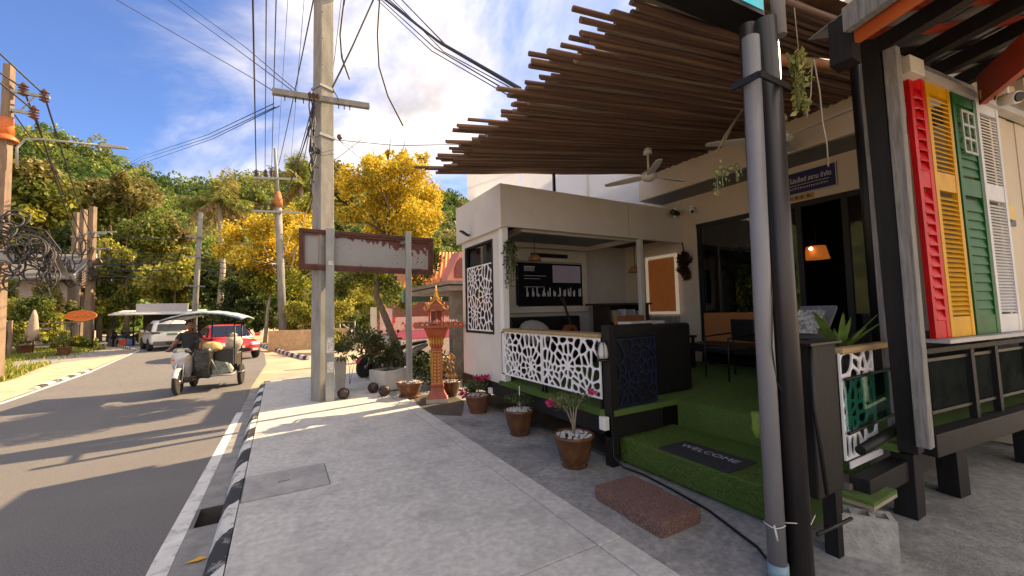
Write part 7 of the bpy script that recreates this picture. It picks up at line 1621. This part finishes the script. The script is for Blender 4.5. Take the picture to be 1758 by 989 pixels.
mb=MB(); mb.lathe([(.0,.32),(.16,.32),(.19,.42),(.195,.55),(.20,.68),(.195,.82),(.185,.92),(.20,1.0),(.17,1.01),(.16,.93),(0,.90)],(-.40,.25,0),20,wob=.06,sq=.3); cargo('black_bag','big black plastic bag bulging between motorcycle and sidecar',mb,mat('bag_black',(.025,.025,.022),.35,var=.4,vs=6,bump=.6,bs=12))
mb=MB(); mb.ball((-.54,.12,1.04),.20,14,9,(1,.8,.72)); cargo('straw_hat','round straw coloured bundle on top of the sidecar load',mb,mat('straw',(.60,.42,.20),.8,var=.2,vs=20))
mb=MB(); mb.ball((-.88,-.4,1.10),.20,12,8,(1,.9,1.0)); mb.lathe([(.05,1.28),(.10,1.36),(.02,1.42)],(-.88,-.4,-.03),8); cargo('plastic_bag','knotted pale plastic bag on the sidecar tray beside the wheel',mb,mat('pale_plastic',(.6,.57,.52),.3,var=.3,vs=9,bump=.5,bs=14,transl=.3))
mb=MB(); mb.box(-.98,-.56,-.34,.10,.56,.98); cargo('black_crate','black crate standing at the front of the sidecar tray',mb,MB_,bev=.02)
mb=MB(); mb.add([(-.98,.30,.40),(-.52,.32,.40),(-.50,.05,.40),(-.98,.0,.40),(-.86,.28,.66),(-.62,.24,.74),(-.6,.1,.70),(-.9,.06,.60),(-.74,.3,.58),(-.76,.03,.66)],[(0,1,8),(1,5,8),(0,8,4),(8,5,4),(1,2,6,5),(2,3,9),(2,9,6),(3,7,9),(9,7,4),(9,4,5,6),(3,0,4,7)]); cargo('tarpaulin','grey green folded tarpaulin on the sidecar floor',mb,mat('tarp',(.16,.19,.16),.7,var=.4,vs=8,bump=.8,bs=10))
mb=MB(); mb.ball((-.9,.18,.50),.09,10,7,(1,.8,1.2)); cargo('white_bag','small white bag on the sidecar floor edge',mb,mat('pale_plastic',(.6,.57,.52)))
# ---- rider
rd=thing('person','person in a dark shirt riding the silver motorcycle, head turned to the load','person',mloc,rzm)
SKIN=mat('skin_tan',(.33,.16,.09),.55,var=.08,vs=10); SHIRT=mat('dark_shirt',(.03,.033,.04),.8,var=.2,vs=12); TROU=mat('dark_trousers',(.045,.045,.055),.85,var=.2); HAIR=mat('dark_hair',(.05,.03,.022),.7,var=.3)
def skin(name,verts,edges,rad,m,par,root=0,sub=2):
    me=bpy.data.meshes.new(name); me.from_pydata(verts,edges,[]); o=link(name,me,par); me.materials.append(m)
    md=o.modifiers.new('skin','SKIN'); 
    sv=me.skin_vertices[0].data if me.skin_vertices else None
    if sv is None:
        bpy.context.view_layer.objects.active=o; sv=me.skin_vertices[0].data
    for i,r in enumerate(rad): sv[i].radius=(r,r) if not isinstance(r,tuple) else r; sv[i].use_root=(i==root)
    s=o.modifiers.new('sub','SUBSURF'); s.levels=sub; s.render_levels=sub; md.use_smooth_shade=True
    OFF[o.name]=Vector((0,0,0)); return o
# pelvis at the seat; torso leans forward, arms reach the bars, legs bent to the footrests
def J(*p): return p
V=[(0,-.28,.90),(0,-.27,1.04),(0,-.24,1.20),(0,-.21,1.34),(0,-.19,1.42),(-.01,-.165,1.47),
   (.17,-.21,1.35),(.27,-.08,1.15),(.31,.13,1.03),(-.17,-.21,1.35),(-.27,-.08,1.15),(-.31,.13,1.03)]
E=[(0,1),(1,2),(2,3),(3,4),(4,5),(3,6),(6,7),(7,8),(3,9),(9,10),(10,11)]
body=skin('body',V,E,[.15,.14,(.17,.13),(.15,.11),.06,.055,.065,.05,.036,.065,.05,.036],SKIN,rd)
# shirt, a slightly larger shell over torso and upper arms
skin('shirt',[V[0],V[1],V[2],V[3],(0,-.20,1.39),V[6],(.235,-.12,1.22),V[9],(-.235,-.12,1.22)],[(0,1),(1,2),(2,3),(3,4),(3,5),(5,6),(3,7),(7,8)],[.17,.16,(.19,.15),(.165,.125),.075,.085,.075,.085,.075],SHIRT,rd)
skin('trousers',[(0,-.30,.90),(.11,-.22,.86),(.15,.12,.72),(.15,.02,.34),(-.11,-.22,.86),(-.15,.12,.72),(-.15,.02,.34)],[(0,1),(1,2),(2,3),(0,4),(4,5),(5,6)],[.15,.11,.08,.055,.11,.08,.055],TROU,rd)
for s in (-1,1):
    skin('foot',[(s*.16,-.02,.31),(s*.17,.08,.285),(s*.175,.18,.28)],[(0,1),(1,2)],[.045,.042,.03],SKIN,rd,sub=1)
    # hand: palm plus five bent fingers round the grip
    pv=[(s*.31,.13,1.03),(s*.305,.19,1.02)]; pe=[(0,1)]; pr=[.033,.036]
    for k in range(4):
        x=s*(.335-.02*k); l=(.9,1,.97,.8)[k]; i=len(pv); pv+=[(x,.225,1.035),(x,.25*1,1.02),(x,.235,.985+.01*(1-l)*3)]; pe+=[(1,i),(i,i+1),(i+1,i+2)]; pr+=[.011,.010,.008]
    i=len(pv); pv+=[(s*.265,.20,1.01),(s*.25,.23,.985)]; pe+=[(1,i),(i,i+1)]; pr+=[.012,.009]
    skin('hand',pv,pe,pr,SKIN,rd,sub=1)
# head turned towards the sidecar (local -X)
HM=Matrix.Translation((-.01,-.13,1.585))@Matrix.Rotation(.55,4,'Z')@Matrix.Rotation(-.12,4,'X')
mb=MB(); n,k=18,14;V=[]
for i in range(k+1):
    tt=math.pi*i/k
    for j in range(n):
        a=2*math.pi*j/n; x=math.sin(tt)*math.cos(a);y=math.sin(tt)*math.sin(a);z=-math.cos(tt)
        w_=.076*(1-.22*max(0,-z)**1.5); d_=.098*(1-.12*max(0,-z)); 
        yy=y*d_; 
        if y>.5 and abs(x)<.3 and -.35<z<.12: yy+=.022*(1-abs(x)/.3)*(1-abs(z+.15)/.35)   # nose
        if y>.6 and .12<z<.38 and .22<abs(x)<.6: yy-=.006
        V.append((x*w_,yy,z*.118))
mb.add(V,[(i*n+j,i*n+(j+1)%n,(i+1)*n+(j+1)%n,(i+1)*n+j) for i in range(k) for j in range(n)],True)
for s in (-1,1): mb.ball((s*.077,-.005,-.005),.022,8,6,(.4,.8,1.4))
mb.xf(HM); part(mb,'head',SKIN,rd,world=False)
mb=MB(); 
for s in (-1,1): mb.ball((s*.03,.083,.022),.012,8,6,(1.2,.6,.7))
mb.xf(HM); part(mb,'eyes',mat('eye_dark',(.03,.02,.02),.2,var=0),rd,world=False,kind='stuff')
mb=MB(); mb.ball((0,.083,-.052),.022,8,6,(1.2,.4,.35)); mb.xf(HM); part(mb,'mouth',mat('lip',(.25,.07,.06),.5,var=0),rd,world=False)
mb=MB(); mb.ball((0,-.022,.028),.1,16,10,(.86,1.0,1.06)); mb.xf(HM); part(mb,'hair',HAIR,rd,world=False)
# ---- motorcycle parked by the tub, and a grey one behind
p=G(628,655,-.03); q=G(645,640,-.03)
moto('dark red motorcycle parked behind the white planter',(p.x+.55,p.y+.95,-.03),2.25,mat('moto_red',(.30,.02,.02),.3,var=.1,coat=.4))
moto('silver grey motorcycle parked behind the right sign post',(3.0,11.6,-.03),1.9,MW)
for i,(px,py,rz,l) in enumerate([(205,577,1.2,'dark motorcycle parked at the far kerb left of the stall'),(222,577,1.5,'second dark motorcycle at the far kerb beside the stall post')]):
    p=BY(px,575,42); moto(l,(p.x,42,-.12),rz,MB_,grp='motorcycles at the far kerb')
